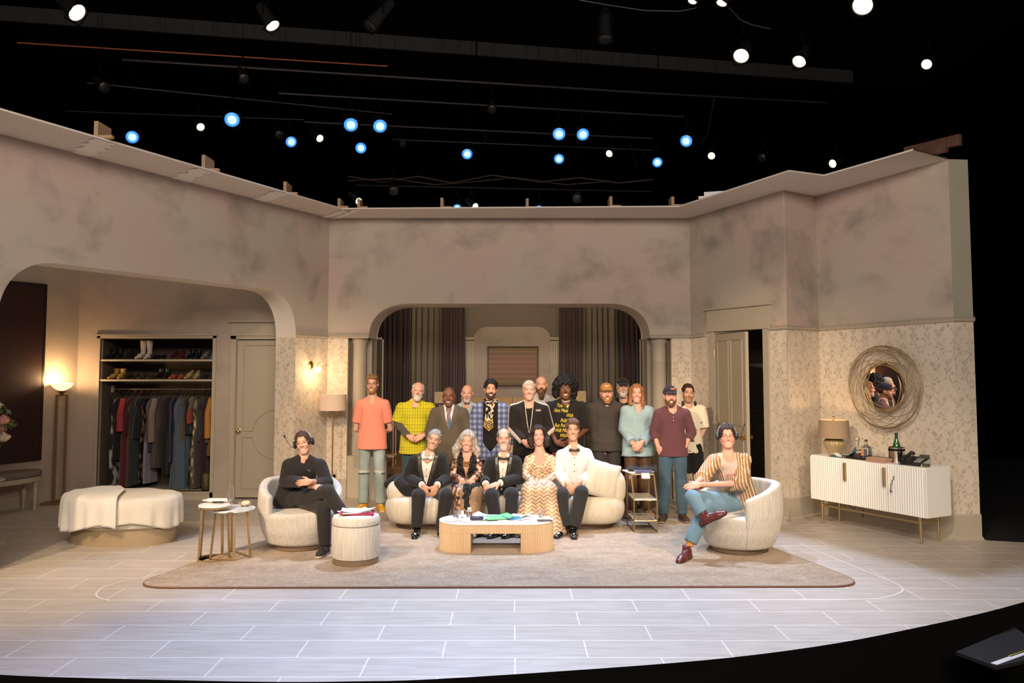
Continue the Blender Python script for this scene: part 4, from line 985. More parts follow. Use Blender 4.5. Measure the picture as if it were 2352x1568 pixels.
for sg in (-1, 1): mb = MB(); mb.prism(legpoly(sg), 0, .196); mb.build('leg', OAK, t)
CT = (cxm, ctY, .316)

# ---- nesting tables on the left
def ntable(label, px, py, z, R, legs, ring, rot, thick=.02, topmat=WTOP):
    c = G(px, py, z); t = thing('nesting_table', label, 'table', (c.x, c.y, .0), rot, 'pair of round brass nesting tables'); zb = .006 if px < 500 else .02
    mb = MB(); mb.lathe([(R - .006, z - thick), (R, z - thick + .004), (R, z - .004), (R - .004, z)], 64); mb.build('table_top', topmat, t, smooth=True)
    if ring: mb = MB(); mb.lathe([(R * .96, z - thick - .018), (R * .98, z - thick - .018), (R * .98, z - thick), (R * .9, z - thick)], 64); mb.build('rim', GOLD, t, smooth=True)
    Rb = R * 1.0
    for a in legs:
        x, y = math.cos(a), math.sin(a); mb = MB(); w = .013
        mb.xf(RZ(a)); x0_, x1_ = R * .80, R * (.98 if ring else 1.04)
        mb.add([(x1_ - .006, -w, zb), (x1_ + .006, -w, zb), (x1_ + .006, w, zb), (x1_ - .006, w, zb), (x0_ - .006, -w, z - thick), (x0_ + .006, -w, z - thick), (x0_ + .006, w, z - thick), (x0_ - .006, w, z - thick)],
               [(0, 3, 2, 1), (4, 5, 6, 7), (0, 1, 5, 4), (1, 2, 6, 5), (2, 3, 7, 6), (3, 0, 4, 7)]); mb.build('leg', GOLD, t, bevel=.001)
    mb = MB()
    if ring: mb.lathe([(R * .94, zb), (R * 1.0, zb), (R * 1.0, zb + .022), (R * .94, zb + .022), (R * .94, zb)], 64); mb.build('base_ring', GOLD, t)
    else:
        P = [(R * 1.0 * math.cos(a), R * 1.0 * math.sin(a), zb + .01) for a in legs]
        for i in range(len(P)):
            mb2 = MB(); mb2.tube([P[i], P[(i + 1) % len(P)]], .010, 4); mb2.build('base_rail', GOLD, t) if i in (0, 2) else None
    return (c.x, c.y, z)
NT1 = ntable('rear taller round brass nesting table carrying the phone handset', 495, 1157, .555, .162, [PI * .93, -PI * .80, -.15, PI * .45], True, 0)
NT2 = ntable('front marble-topped nesting table with flute glass and popcorn bowl', 534, 1166, .50, .222, [-2.3, -1.15, -.35, 1.9], False, 0)

# ---- open shelf table on the right of the sofa
fl_, fr_ = G(1457, 1226), G(1510, 1226); Yf = fl_.y; w = (fr_.x - fl_.x)
t = thing('tiered_side_table', 'brass and glass three-tier side table with slanted legs, right of the sofa', 'table', (fl_.x, Yf, .018), .03); dpt = .48
zt_, zm_, zb_ = .64, .37, .13; sl = .16
GLS = pmat('smoked_mirror_glass', (.55, .52, .44), .12, .2, var=.15, scale=4, bump=0)
for x in (0, w):
    mb = MB(); mb.tube([(x, 0, 0), (x, 0, zm_), (x - .0, sl, zt_)], .009, 4); mb.build('leg', GOLD, t)
    mb = MB(); mb.tube([(x, dpt, 0), (x, dpt, zt_)], .009, 4); mb.build('leg', GOLD, t)
for z, y0 in ((zb_, 0), (zm_, 0), (zt_, sl)):
    mb = MB(); mb.box((.004, y0 + .004, z), (w - .004, dpt - .004, z + .008)); s_ = mb.build('shelf', GLS if z < .6 else WTOP, t)
    mb = MB(); mb.tube([(0, y0, z), (w, y0, z), (w, dpt, z), (0, dpt, z)], .008, 4, closed=True); mb.build('shelf_rail', GOLD, s_)
mb = MB(); mb.tube([(0, 0, .009), (0, dpt, .009)], .008, 4); mb.tube([(w, 0, .009), (w, dpt, .009)], .008, 4); mb.build('floor_rail', GOLD, t); TT = (fl_.x, Yf, zt_ + .008 + .018, w, sl, dpt)

# ---- round covered daybed
c = G(284, 1240); R1 = .565
t = thing('round_daybed', 'oval upholstered daybed with bronze plinth under cream covers', 'daybed', (c.x, c.y, 0), -.12)
mb = MB(); mb.lathe([(.52, 0), (.52, .17), (.5, .18)], 64, 1.12, .74); mb.build('plinth', pmat('bronze_laminate', (.42, .32, .2), .35, .2, var=.05), t, smooth=True)
mb = MB(); mb.lathe([(.50, .17), (.55, .2), (.56, .4), (.54, .47), (.4, .5), (.0001, .5)], 64, 1.1, .76); mb.build('cushion', CREAM, t, smooth=True)
SHEET = pmat('cream_cotton', (.72, .68, .60), .95, var=.06, scale=4, bump=.25, bscale=18, sheen=.2); THROW = pmat('ivory_fleece', (.78, .75, .68), 1.0, var=.06, scale=6, bump=.6, bscale=90, sheen=.6)
def drape(name, parent, R, ztop, hang, sx, sy, mat, a0=0, a1=2 * PI, seed=0, wob=.02, n=140, off=0.0, inner=0.0):
    rows = []; R_ = random.Random(seed); ph = [R_.uniform(0, 6.28) for _ in range(6)]
    full = abs(a1 - a0 - 2 * PI) < 1e-6; cols = n if full else n + 1
    def hz(a): return hang * (1 + .10 * math.sin(2 * a + ph[0]) + .08 * math.sin(5 * a + ph[1]))
    steps = [0, .2, .45, .7, .88, 1.0]; vs = []; fs = []
    for k, rr_ in enumerate(steps):
        for j in range(cols):
            a = a0 + (a1 - a0) * j / n; r = inner + (R - inner) * rr_
            z = ztop + .018 * (1 - rr_ ** 2) + .006 * math.sin(9 * a * rr_ + ph[2]) * rr_ - (.02 if k == len(steps) - 1 else 0)
            vs.append((r * math.cos(a) * sx, r * math.sin(a) * sy, z + off))
    m = 12
    for k in range(1, m + 1):
        q = k / m
        for j in range(cols):
            a = a0 + (a1 - a0) * j / n; fold = wob * q * (math.sin(17 * a + ph[3] + 1.5 * math.sin(3 * a)) + .6 * math.sin(29 * a + ph[4]))
            r = R + .02 * math.sin(min(1, q * 3) * PI / 2) + fold + off
            vs.append((r * math.cos(a) * sx, r * math.sin(a) * sy, ztop - .02 - hz(a) * q + off))
    tot = len(steps) + m
    for k in range(tot - 1):
        for j in range(n if full else n):
            b_ = (j + 1) % cols; fs.append((k * cols + j, k * cols + b_, (k + 1) * cols + b_, (k + 1) * cols + j))
    mb = MB(); mb.add(vs, [f_[::-1] for f_ in fs]); o = mb.build(name, mat, parent, smooth=True, angle=180); s = o.modifiers.new('t', 'SOLIDIFY'); s.thickness = .008; return o
o = drape('bed_cover', None, .565, .515, .28, 1.12, .78, SHEET, seed=3, wob=.010); o.location = (c.x, c.y, 0); o.rotation_euler = (0, 0, -.12); tag(o, 'cream fitted cotton cover hanging over the round daybed', 'cover')
o = drape('fleece_throw', None, .585, .525, .35, 1.13, .8, THROW, a0=2.1, a1=5.0, seed=8, wob=.022, off=.012); o.location = (c.x, c.y, .01); o.rotation_euler = (0, 0, -.12); tag(o, 'fluffy ivory throw folded over the left half of the daybed', 'throw')

# ---- floor torchiere
c = G(133, 1157); t = thing('floor_lamp', 'tall brass torchiere floor lamp with glowing glass bowl near the closet', 'lamp', (c.x, c.y, 0), .2)
hb_, ht_ = W(140, 910, c.y).z, W(150, 880, c.y).z; ANT = pmat('antique_brass', (.30, .19, .09), .4, .7, var=.2, scale=10)
mb = MB(); mb.box((-.20, -.12, 0), (.2, .12, .03)); mb.build('base', ANT, t, bevel=.004)
for x in (-.075, .055): mb = MB(); mb.box((x, -.02, .03), (x + .03, .02, hb_)); mb.build('upright', ANT, t, bevel=.002)
mb = MB(); mb.box((-.075, -.02, hb_), (.085, .02, hb_ + .025)); mb.build('top_bar', ANT, t); mb = MB(); mb.box((-.075, -.02, .03), (.085, .02, .06)); mb.build('bottom_bar', ANT, t)
mb = MB(); mb.lathe([(.015, hb_ + .025), (.02, hb_ + .03), (.055, hb_ + .075), (.06, hb_ + .08)], 20); mb.build('collar', ANT, t, smooth=True)
GLOW = pmat('glowing_glass', (.9, .75, .5), .4, var=.02, bump=0, emit=(1.0, .62, .28), es=2.2)
mb = MB(); hq = ht_ - hb_ - .08; mb.lathe([(.03, hb_ + .08), (.08, hb_ + .1), (.125, hb_ + .14), (.152, ht_), (.146, ht_), (.12, hb_ + .15), (.07, hb_ + .11), (.0001, hb_ + .1)], 40); mb.build('glass_bowl', GLOW, t, smooth=True)
d = bpy.data.lights.new('torchiere_bulb', 'POINT'); d.energy = 22; d.color = (1, .62, .3); d.shadow_soft_size = .05; lo = bpy.data.objects.new('torchiere_bulb', d); COL.objects.link(lo); lo.parent = t; lo.location = (0, 0, ht_ + .05)
# ---- bench at far left
c = G(79, 1172); c = c + Vector((dirv.x, dirv.y, 0)) * .45 - Vector((n2.x, n2.y, 0)) * .12; t = thing('upholstered_bench', 'white turned-leg bench with grey padded seat under the maroon painting', 'bench', (c.x, c.y, 0), math.atan2(-dirv.y, -dirv.x))
zt_ = W(75, 1092, 11.1).z
mb = MB(); mb.lathe([(.58, zt_ - .1), (.6, zt_ - .09), (.6, zt_ - .035)], 48, 1.0, .42); mb.build('seat_frame', TRIM, t, smooth=True)
mb = MB(); mb.lathe([(.57, zt_ - .035), (.60, zt_ - .015), (.60, zt_ + .03), (.57, zt_ + .05), (.0001, zt_ + .062)], 48, 1.0, .42); mb.build('padded_seat', pmat('taupe_cloth', (.17, .135, .115), .9), t, smooth=True)
for x, y in ((.45, -.12), (.45, .12), (-.45, -.12), (-.45, .12)):
    mb = MB(); mb.lathe([(.018, 0), (.024, .03), (.016, .07), (.026, .12), (.03, zt_ - .2), (.022, zt_ - .18), (.034, zt_ - .15), (.034, zt_ - .09)], 14, c=(x, y)); mb.build('leg', TRIM, t, smooth=True)
# ---- drum floor lamp behind the left armchair
c = W(764, 1000, 12.0); z0, z1 = W(764, 942, 12.0).z, W(764, 905, 12.0).z
t = thing('floor_lamp', 'slim brass floor lamp with blush drum shade beside the wall sconce', 'lamp', (c.x, 12.0, 0))
mb = MB(); mb.lathe([(.15, 0), (.15, .02), (.012, .03)], 32); mb.build('base', GOLD, t, smooth=True); mb = MB(); mb.tube([(0, 0, .02), (0, 0, z1 - .03)], .012, 10); mb.build('pole', GOLD, t, smooth=True)
mb = MB(); mb.lathe([(.195, z0), (.19, z1), (.186, z1), (.19, z0), (.195, z0)], 48); mb.tube([(-.19, 0, z1 - .03), (.19, 0, z1 - .03)], .003, 4); mb.build('lamp_shade', pmat('blush_shade', (.78, .60, .47), .9, var=.02), t, smooth=True)
# ---- wall sconce
c = W(716, 838, 12.2); cs, sn = wall_sd(AX, A1)[1], 0
sw = S(716, AX, A1); q = PL(sw, c.z, -.0); t = thing('wall_sconce', 'brass wall sconce with lit crystal globe on the left wallpaper', 'lamp', q, math.atan2(cs.y, cs.x))
mb = MB(); mb.xf(RX(PI / 2)); mb.lathe([(.055, 0), (.055, .012), (.03, .02), (.0001, .02)], 24); mb.build('backplate', BRASS, t, smooth=True)
mb = MB(); mb.tube([(0, -.02, 0), (0, -.10, .01), (0, -.12, -.03)], .007, 8); mb.build('arm', BRASS, t)
mb = MB(); R_ = random.Random(2)
for i in range(14): a = R_.uniform(0, 6.28); b_ = R_.uniform(-.3, .6); mb.tube([(0, -.11, .0), (.06 * math.cos(a), -.11 + .06 * math.sin(a), .045 * b_ + .01)], .003, 4)
mb.build('twig_ornament', BRASS, t)
mb = MB(); mb.ball((0, -.12, -.065), .022); b2 = mb.build('bulb', pmat('hot_bulb', (1, .8, .5), .5, bump=0, emit=(1, .72, .38), es=45), t, smooth=True)
mb = MB()
for i in range(26):
    a = i * 2.4; zz = -1 + 2 * (i + .5) / 26; rr_ = math.sqrt(1 - zz * zz); mb.xf(T(.045 * rr_ * math.cos(a), -.12 + .045 * rr_ * math.sin(a), -.065 + .045 * zz)); mb.ball((0, 0, 0), .008, 6, 4)
mb.build('crystal_globe', pmat('amber_crystal', (1, .85, .6), .05, bump=0, trans=.9, emit=(1, .7, .35), es=1.5), t)
d = bpy.data.lights.new('sconce_bulb', 'POINT'); d.energy = 9; d.color = (1, .66, .34); d.shadow_soft_size = .05; lo = bpy.data.objects.new('sconce_bulb', d); COL.objects.link(lo); lo.parent = t; lo.location = (0, -.20, -.1)
# wall socket with cord behind the left armchair
q = PB(S(773, A1, B1), W(773, 1095, 12.3).z, -.006); t = thing('wall_socket', 'small black plug and cord on the wall beside the brass lamp pole', 'socket', q)
mb = MB(); mb.box((-.035, 0, -.06), (.035, .006, .06)); mb.build('cover_plate', TRIM, t); mb = MB(); mb.box((-.018, -.03, .0), (.018, 0, .035)); mb.build('plug', BLACK, t); mb = MB(); mb.tube([(0, -.03, .01), (-.015, -.04, -.06), (-.01, -.03, -.16), (.01, -.02, -.25), (.0, -.03, -.42), (-.05, -.05, -q[2] + .02)], .005, 6); mb.build('cord', BLACK, t)

# ---- sideboard on the right
P0 = G(1884, 1203 - 8); P1 = G(2115, 1239)
a_, b_ = W(1861, 1048, 10.45), None
# front face line: left end seen at px 1861, right end at px 2127
YL, YR = 10.42, 9.02
fl3, fr3 = W(1862, 1100, YL), W(2127, 1130, YR); dv = Vector((fr3.x - fl3.x, fr3.y - fl3.y)); Ls = dv.length; ang = math.atan2(dv.y, dv.x)
zt_ = W(1861, 1047, YL).z; zb_ = W(1861, 1147, YL).z; zt2 = W(2127, 1071, YR).z; zb2 = W(2127, 1188, YR).z; zt_ = (zt_ + zt2) / 2; zb_ = (zb_ + zb2) / 2
dpn = .42
t = thing('sideboard', 'white fluted sideboard on brass legs under the round mirror', 'sideboard', (fl3.x, fl3.y, 0), ang)
mb = MB(); mb.box((0, .012, zb_), (Ls, dpn, zt_)); mb.build('cabinet_body', WHITEC, t, bevel=.004)
seams = [0, .405, .70, 1.0] ; lims = [(0.0, .365), (.365, .70), (.70, 1.0)]
for i, (u0, u1) in enumerate(lims):
    x0_, x1_ = u0 * Ls + .003, u1 * Ls - .003; vs = []; k = int((x1_ - x0_) / .006)
    mb = MB(); poly_ = [(x1_, .012), (x0_, .012)]
    for j in range(k + 1): x = x0_ + (x1_ - x0_) * j / k; poly_.append((x, -.003 - .008 * abs(math.sin(PI * (x) / .03))))
    mb.prism(poly_, zb_ + .004, zt_ - .02); dr = mb.build('door', WHITEC, t)
    if i < 2 or False:
        hx = x1_ - .03 if i == 0 else x1_ - .02
        mb = MB(); mb.box((hx - .014, -.045, zt_ - .255), (hx + .014, -.01, zt_ - .045)); mb.build('handle', GOLD, dr, bevel=.003)
zl = zb_
for x, y in ((.12, .06), (Ls - .12, .06), (.12, dpn - .06), (Ls - .12, dpn - .06)):
    mb = MB(); mb.lathe([(.011, 0), (.019, zl)], 12, c=(x, y)); mb.build('leg', GOLD, t, smooth=True)
mb = MB()
for a, c_ in (((.12, .06), (Ls - .12, .06)), ((.12, dpn - .06), (Ls - .12, dpn - .06)), ((.12, .06), (.12, dpn - .06)), ((Ls - .12, .06), (Ls - .12, dpn - .06))): mb.tube([(a[0], a[1], zl - .07), (c_[0], c_[1], zl - .07)], .011, 4)
mb.build('stretcher', GOLD, t)
SBM = T(fl3.x, fl3.y, zt_) @ RZ(ang); SBA = ang; SBL = Ls
def sb(u, y, z=0.0): v = SBM @ Vector((u * Ls, y, z)); return v
# cord under the sideboard
mb = MB(); mb.tube([(.25, dpn - .05, zb_ - .01), (.3, dpn - .1, zb_ - .07), (.36, dpn - .08, zb_ - .1), (.40, dpn - .04, zb_ - .05), (.42, dpn, zb_ - .2), (.42, dpn + .02, .3)], .004, 6); mb.build('cord', BLACK, t)
# ---- mirror: swivelled towards the audience
mc = W(2030.5, 889, 10.07); nang = math.atan2(-.487, -.874)
t = thing('round_mirror', 'round mirror in a woven gold ring frame above the sideboard', 'mirror', mc, nang + PI / 2); ROUT = .504; RIN = .275
m, N, L, b = node_mat('mirror_silver'); b.inputs['Metallic'].default_value = 1; b.inputs['Roughness'].default_value = 0.0; b.inputs['Base Color'].default_value = (.85, .82, .8, 1)
mb = MB(); mb.xf(RX(PI / 2)); mb.lathe([(RIN, -.01), (RIN, 0.0), (.0001, 0.0)], 96); mb.build('mirror_glass', m, t)
mb = MB(); mb.tube([((RIN + .004) * math.cos(2 * PI * i / 64), -.004, (RIN + .004) * math.sin(2 * PI * i / 64)) for i in range(64)], .009, 8, closed=True); mb.build('inner_rim', BRASS, t, smooth=True)
R_ = random.Random(12)
WIRE = pmat('gold_wire', (.40, .31, .20), .5, .7, var=.1)
for i in range(15):
    if i < 4: Rx = ROUT - .008 * i; cxy = (0, 0); ry = Rx
    else:
        Rx = R_.uniform(.36, .42); an = 2 * PI * i / 11 + R_.uniform(-.2, .2); off_ = ROUT - Rx - .01; cxy = (off_ * math.cos(an), off_ * math.sin(an)); ry = Rx
    mb = MB(); mb.tube([(cxy[0] + Rx * math.cos(2 * PI * k / 72), -.01 + .02 * math.sin(2 * PI * k / 72 * 2 + i), cxy[1] + ry * math.sin(2 * PI * k / 72)) for k in range(72)], .0042, 6, closed=True); mb.build('wire_ring', WIRE, t, smooth=True)
mb = MB(); mb.tube([(0, .012, 0), (0, .07, 0)], .02, 8); mb.build('wall_arm', BLACK, t)

# ---- things on the sideboard
p = sb(.115, .22); t = thing('table_lamp', 'twisted amber glass table lamp with brown drum shade on the sideboard', 'lamp', p)
AMB = pmat('amber_fluted_glass', (.62, .46, .22), .12, var=.1, bump=0, trans=.35, coat=.5)
mb = MB(); n = 72; prof = [(.055, 0), (.06, .01), (.085, .06), (.118, .12), (.125, .15), (.11, .185), (.08, .205), (.05, .215)]; vs = []; fs = []
for k, (r, z) in enumerate(prof):
    for j in range(n): a = 2 * PI * j / n; rr_ = r * (1 + .05 * math.cos(18 * a + z * 22)); vs.append((rr_ * math.cos(a), rr_ * math.sin(a), z))
for k in range(len(prof) - 1):
    for j in range(n): fs.append((k * n + j, k * n + (j + 1) % n, (k + 1) * n + (j + 1) % n, (k + 1) * n + j))
mb.add(vs, fs + [tuple(range(n - 1, -1, -1)), tuple((len(prof) - 1) * n + j for j in range(n))]); mb.build('glass_base', AMB, t, smooth=True, angle=60)
mb = MB(); mb.tube([(0, 0, .21), (0, 0, .46)], .008, 8); mb.ball((0, 0, .47), .016); mb.build('finial_rod', ANT, t, smooth=True)
mb = MB(); mb.lathe([(.186, .215), (.176, .435), (.172, .435), (.182, .215), (.186, .215)], 48); mb.build('lamp_shade', pmat('brown_shade', (.36, .25, .16), .85, var=.03), t, smooth=True)
d = bpy.data.lights.new('lamp_bulb', 'POINT'); d.energy = 7; d.color = (1, .64, .32); d.shadow_soft_size = .03; lo = bpy.data.objects.new('lamp_bulb', d); COL.objects.link(lo); lo.parent = t; lo.location = (0, 0, .36)
mb = MB(); mb.ball((0, 0, .33), .025); mb.build('bulb', pmat('lamp_bulb_glow', (1, .8, .5), .5, bump=0, emit=(1, .7, .35), es=8), t, smooth=True)
PAPERW = pmat('white_paper', (.82, .80, .78), .8, var=.02, bump=.02); TEAL = pmat('teal_folder', (.03, .20, .26), .5); 
def sheet(name, label, loc, rz, w, h, mat, cat, group=None, lift=0.0, seed=0, thick=.0015, parent=None, tilt=0.0):
    R_ = random.Random(seed); mb = MB(); n = 8; vs = []; fs = []
    for i in range(n + 1):
        for j in range(n + 1):
            u, v = i / n - .5, j / n - .5; vs.append((u * w, v * h, lift * (4 * u * u * (1 if u * (seed % 2 * 2 - 1) > 0 else .1)) + .0006 * R_.random()))
    for i in range(n):
        for j in range(n): a = i * (n + 1) + j; fs.append((a, a + n + 1, a + n + 2, a + 1))
    mb.add(vs, fs); o = mb.build(name, mat, parent, smooth=True, angle=180); o.location = loc; o.rotation_euler = (tilt, 0, rz); s = o.modifiers.new('t', 'SOLIDIFY'); s.thickness = thick; s.offset = 1
    if label: tag(o, label, cat, group)
    return o
sheet('folder', 'teal folder curling up beside the sideboard lamp', sb(.25, .15, .004), SBA + .35, .30, .24, TEAL, 'folder', lift=.08, seed=1, thick=.004)
sheet('paper_sheet', 'crumpled white paper on the sideboard next to the teal folder', sb(.265, .07, .012), SBA + .1, .16, .10, PAPERW, 'paper', lift=.04, seed=2)
t = thing('serving_tray', 'dark metal tray holding bottles and glasses on the sideboard', 'tray', sb(.45, .2), SBA); mb = MB(); mb.box((-.27, -.15, 0), (.27, .15, .006)); mb.build('base', pmat('dark_tray', (.06, .045, .04), .3, .6), t)
for q4 in (((-.27, -.15, .006), (.27, -.144, .028)), ((-.27, .144, .006), (.27, .15, .028)), ((-.27, -.144, .006), (-.264, .144, .028)), ((.264, -.144, .006), (.27, .144, .028))): mb = MB(); mb.box(*q4); mb.build('rim', MATS['dark_tray'], t)
GLASS = pmat('clear_glass', (.95, .95, .95), .02, var=0, bump=0, trans=.97, ior=1.3); WINE = pmat('dark_spirit', (.10, .012, .008), .1, bump=0)
t = thing('decanter', 'glass decanter with ball stopper and dark red liquor', 'decanter', sb(.345, .2, .007)); mb = MB(); mb.lathe([(.06, 0), (.066, .02), (.06, .07), (.025, .12), (.018, .16), (.024, .19)], 28); mb.build('flask', GLASS, t, smooth=True)
mb = MB(); mb.lathe([(.056, .004), (.061, .02), (.058, .045), (.0001, .045)], 28); mb.build('liquor', WINE, t, smooth=True); mb = MB(); mb.ball((0, 0, .225), .032); mb.build('stopper', GLASS, t)
t = thing('liquor_bottle', 'square liquor bottle with orange and grey label on the tray', 'bottle', sb(.425, .2, .007), SBA); mb = MB(); mb.box((-.042, -.042, 0), (.042, .042, .13)); mb.add([(-.042, -.042, .13), (.042, -.042, .13), (.042, .042, .13), (-.042, .042, .13), (-.016, -.016, .16), (.016, -.016, .16), (.016, .016, .16), (-.016, .016, .16)], [(0, 1, 5, 4), (1, 2, 6, 5), (2, 3, 7, 6), (3, 0, 4, 7)]); mb.tube([(0, 0, .155), (0, 0, .20)], .016, 12); mb.build('glass_body', GLASS, t, bevel=.004)
mb = MB(); mb.box((-.043, -.044, .03), (.0, -.0425, .115)); mb.build('label', pmat('orange_label', (.7, .28, .12), .6), t); mb = MB(); mb.box((0, -.044, .03), (.043, -.0425, .115)); mb.build('label', pmat('grey_label', (.12, .12, .14), .6), t); mb = MB(); mb.tube([(0, 0, .2), (0, 0, .222)], .018, 12); mb.build('cap', pmat('brown_cap', (.08, .04, .03), .5), t)
for i, u in enumerate((.51, .545)):
    t = thing('tumbler', ['short glass tumbler on the tray next to the liquor bottle', 'short glass tumbler on the tray next to the pink books'][i], 'glass', sb(u, .16 + .05 * i, .007), 0, 'tumblers on the tray'); mb = MB(); mb.lathe([(.03, 0), (.036, .08), (.033, .08), (.028, .01), (.0001, .01)], 24); mb.build('bowl', GLASS, t, smooth=True)
PINKB = pmat('rose_gold_box', (.62, .38, .27), .35, .3, var=.15, scale=15)
for i in range(2):
    t = thing('gift_box', ['lower rose gold box at the sideboard edge', 'upper rose gold box at the sideboard edge'][i], 'box', sb(.60 + .01 * i, .05, .0 + .026 * i), SBA + .05 * i, 'stacked rose gold boxes'); mb = MB(); mb.box((-.13, -.05, 0), (.13, .06, .019)); mb.build('tray', PINKB, t, bevel=.003); mb = MB(); mb.box((-.133, -.053, .015), (.133, .063, .025)); mb.build('lid', PINKB, t, bevel=.002)
t = thing('ice_bucket', 'shiny steel champagne bucket on the sideboard', 'bucket', sb(.675, .22)); STEEL = pmat('polished_steel', (.65, .6, .56), .15, 1.0, var=.05, bump=0); mb = MB(); mb.lathe([(.085, 0), (.088, .17), (.092, .175), (.084, .172), (.08, .01), (.0001, .01)], 40); mb.build('wall', STEEL, t, smooth=True); mb = MB(); mb.lathe([(.0885, .135), (.0895, .14), (.0895, .15), (.0885, .155)], 40); mb.build('band', BLACK, t)
t = thing('champagne_bottle', 'green champagne bottle standing in the steel bucket', 'bottle', sb(.675, .22, .012)); GRN = pmat('green_glass', (.02, .09, .025), .08, bump=0, coat=.5); mb = MB(); mb.lathe([(.042, 0), (.045, .02), (.045, .16), (.036, .20), (.018, .25), (.016, .31)], 28); mb.build('body', GRN, t, smooth=True); mb = MB(); mb.lathe([(.018, .30), (.018, .32), (.014, .322)], 20); mb.build('lip', pmat('dark_foil', (.03, .035, .03), .4), t)
t = thing('desk_phone', 'black desk telephone on the right of the sideboard', 'telephone', sb(.85, .16), SBA + .1); BLKP = pmat('black_plastic', (.02, .02, .022), .35, bump=.02); GRYP = pmat('grey_plastic', (.45, .44, .42), .4)
mb = MB(); mb.add([(-.12, -.1, 0), (.12, -.1, 0), (.12, .1, 0), (-.12, .1, 0), (-.12, -.1, .025), (.12, -.1, .025), (.12, .1, .09), (-.12, .1, .09)], [(0, 3, 2, 1), (4, 5, 6, 7), (0, 1, 5, 4), (1, 2, 6, 5), (2, 3, 7, 6), (3, 0, 4, 7)]); mb.build('base', BLKP, t, bevel=.006)
mb = MB(); mb.xf(T(.06, .07, .085) @ RX(.5)); mb.box((-.055, -.03, 0), (.055, .04, .012)); mb.build('screen', pmat('phone_screen', (.08, .07, .065), .2), t, bevel=.003); mb = MB(); mb.xf(T(.122, 0, 0)); mb.add([(0, -.1, 0), (.006, -.1, 0), (.006, .1, 0), (0, .1, 0), (0, -.1, .02), (.006, -.1, .02), (.006, .1, .085), (0, .1, .085)], [(0, 3, 2, 1), (4, 5, 6, 7), (0, 1, 5, 4), (1, 2, 6, 5), (2, 3, 7, 6), (3, 0, 4, 7)]); mb.build('side_strip', GRYP, t)
mb = MB()
for i in range(4):
    for j in range(3): mb.xf(T(.03 + .026 * j, -.06 + .028 * i, .042 + .009 * i) @ RX(.3)); mb.box((-.008, -.007, 0), (.008, .007, .006))
mb.build('keypad', GRYP, t)
mb = MB(); mb.tube([(-.085, -.11, .06), (-.085, -.07, .085), (-.085, .0, .10), (-.085, .07, .125), (-.085, .11, .115)], [.022, .024, .016, .022, .024], 12); h_ = mb.build('handset', BLKP, t, smooth=True)
R_ = []; 
for i in range(160): a = i * .75; q = i / 159; zz = .03 - .34 * math.sin(PI * q) ** .8 if q < 1 else 0; R_.append((-.12 - .17 * q - .02 * math.sin(q * 9) + .006 * math.cos(a), -.10 - .10 * math.sin(PI * min(1, q * 1.4)) + .006 * math.sin(a), max(zz, -.3) * (1 if q > .1 else .6)))
mb = MB(); mb.tube(R_, .004, 5); mb.build('coiled_cord', BLKP, t, smooth=True)
t = thing('trinket_box', 'small patterned trinket box at the right end of the sideboard', 'box', sb(.945, .12), SBA); mb = MB(); mb.box((-.04, -.03, 0), (.04, .03, .025)); mb.build('tray', pmat('olive_box', (.14, .12, .06), .4, .3, var=.5, scale=40), t, bevel=.003); mb = MB(); mb.box((-.042, -.032, .025), (.042, .032, .033)); mb.build('lid', MATS['olive_box'], t, bevel=.002)

# ---- coffee table items
def on_ct(px, py, dz=0.0): p = G(px, py, CT[2]); return Vector((p.x, p.y, CT[2] + dz))
def tumbler(label, loc, r=.036, h=.085, group='glass tumblers on the coffee table'):
    t = thing('tumbler', label, 'glass', loc, 0, group); mb = MB(); mb.lathe([(r * .85, 0), (r, h), (r * .93, h), (r * .78, .012), (.0001, .012)], 28); mb.build('bowl', GLASS, t, smooth=True); mb = MB(); mb.lathe([(r * .76, .013), (r * .82, h * .4), (.0001, h * .4)], 24); mb.build('water', pmat('water', (.9, .93, .95), .02, bump=0, trans=.95), t, smooth=True)
tumbler('clear water tumbler at the left end of the coffee table', on_ct(1047, 1190)); tumbler('clear water tumbler at the right end of the coffee table', on_ct(1243, 1188))
t = thing('pill_box', 'small clear bottle with pale screw cap on the coffee table', 'bottle', on_ct(1078, 1186)); mb = MB(); mb.lathe([(.03, 0), (.033, .01), (.033, .06), (.022, .07), (.018, .075)], 20); mb.build('body', GLASS, t, smooth=True); mb = MB(); mb.lathe([(.02, .074), (.02, .096), (.0001, .097)], 20); mb.build('cap', pmat('cream_cap', (.75, .65, .42), .5), t)
t = thing('small_jar', 'little clear jar beside the left water tumbler', 'jar', on_ct(1062, 1188)); mb = MB(); mb.lathe([(.018, 0), (.02, .05), (.014, .06)], 16); mb.build('body', GLASS, t, smooth=True); mb = MB(); mb.lathe([(.016, .058), (.016, .072), (.0001, .073)], 16); mb.build('cap', PAPERW, t)
o = sheet('tissue_pack', 'folded tissue pack near the left end of the coffee table', on_ct(1037, 1197, .003), .3, .12, .08, PAPERW, 'tissues', lift=.008, seed=3, thick=.022)
t = thing('eyeglass_case', 'dark navy spectacle case on the papers', 'case', on_ct(1095, 1196, .012), .05); mb = MB(); mb.tube([(-.07, 0, .018), (-.06, 0, .018), (.06, 0, .018), (.07, 0, .018)], [.014, .022, .022, .014], 12); mb.build('shell', pmat('navy_leather', (.025, .03, .06), .35), t, smooth=True)
sheet('paper_sheet', 'loose script page under the spectacle case', on_ct(1085, 1194, .003), .5, .29, .2, PAPERW, 'paper', lift=.02, seed=5); sheet('paper_sheet', 'script page curling up behind the green folder', on_ct(1120, 1187, .004), -.3, .28, .2, PAPERW, 'paper', lift=.035, seed=6)
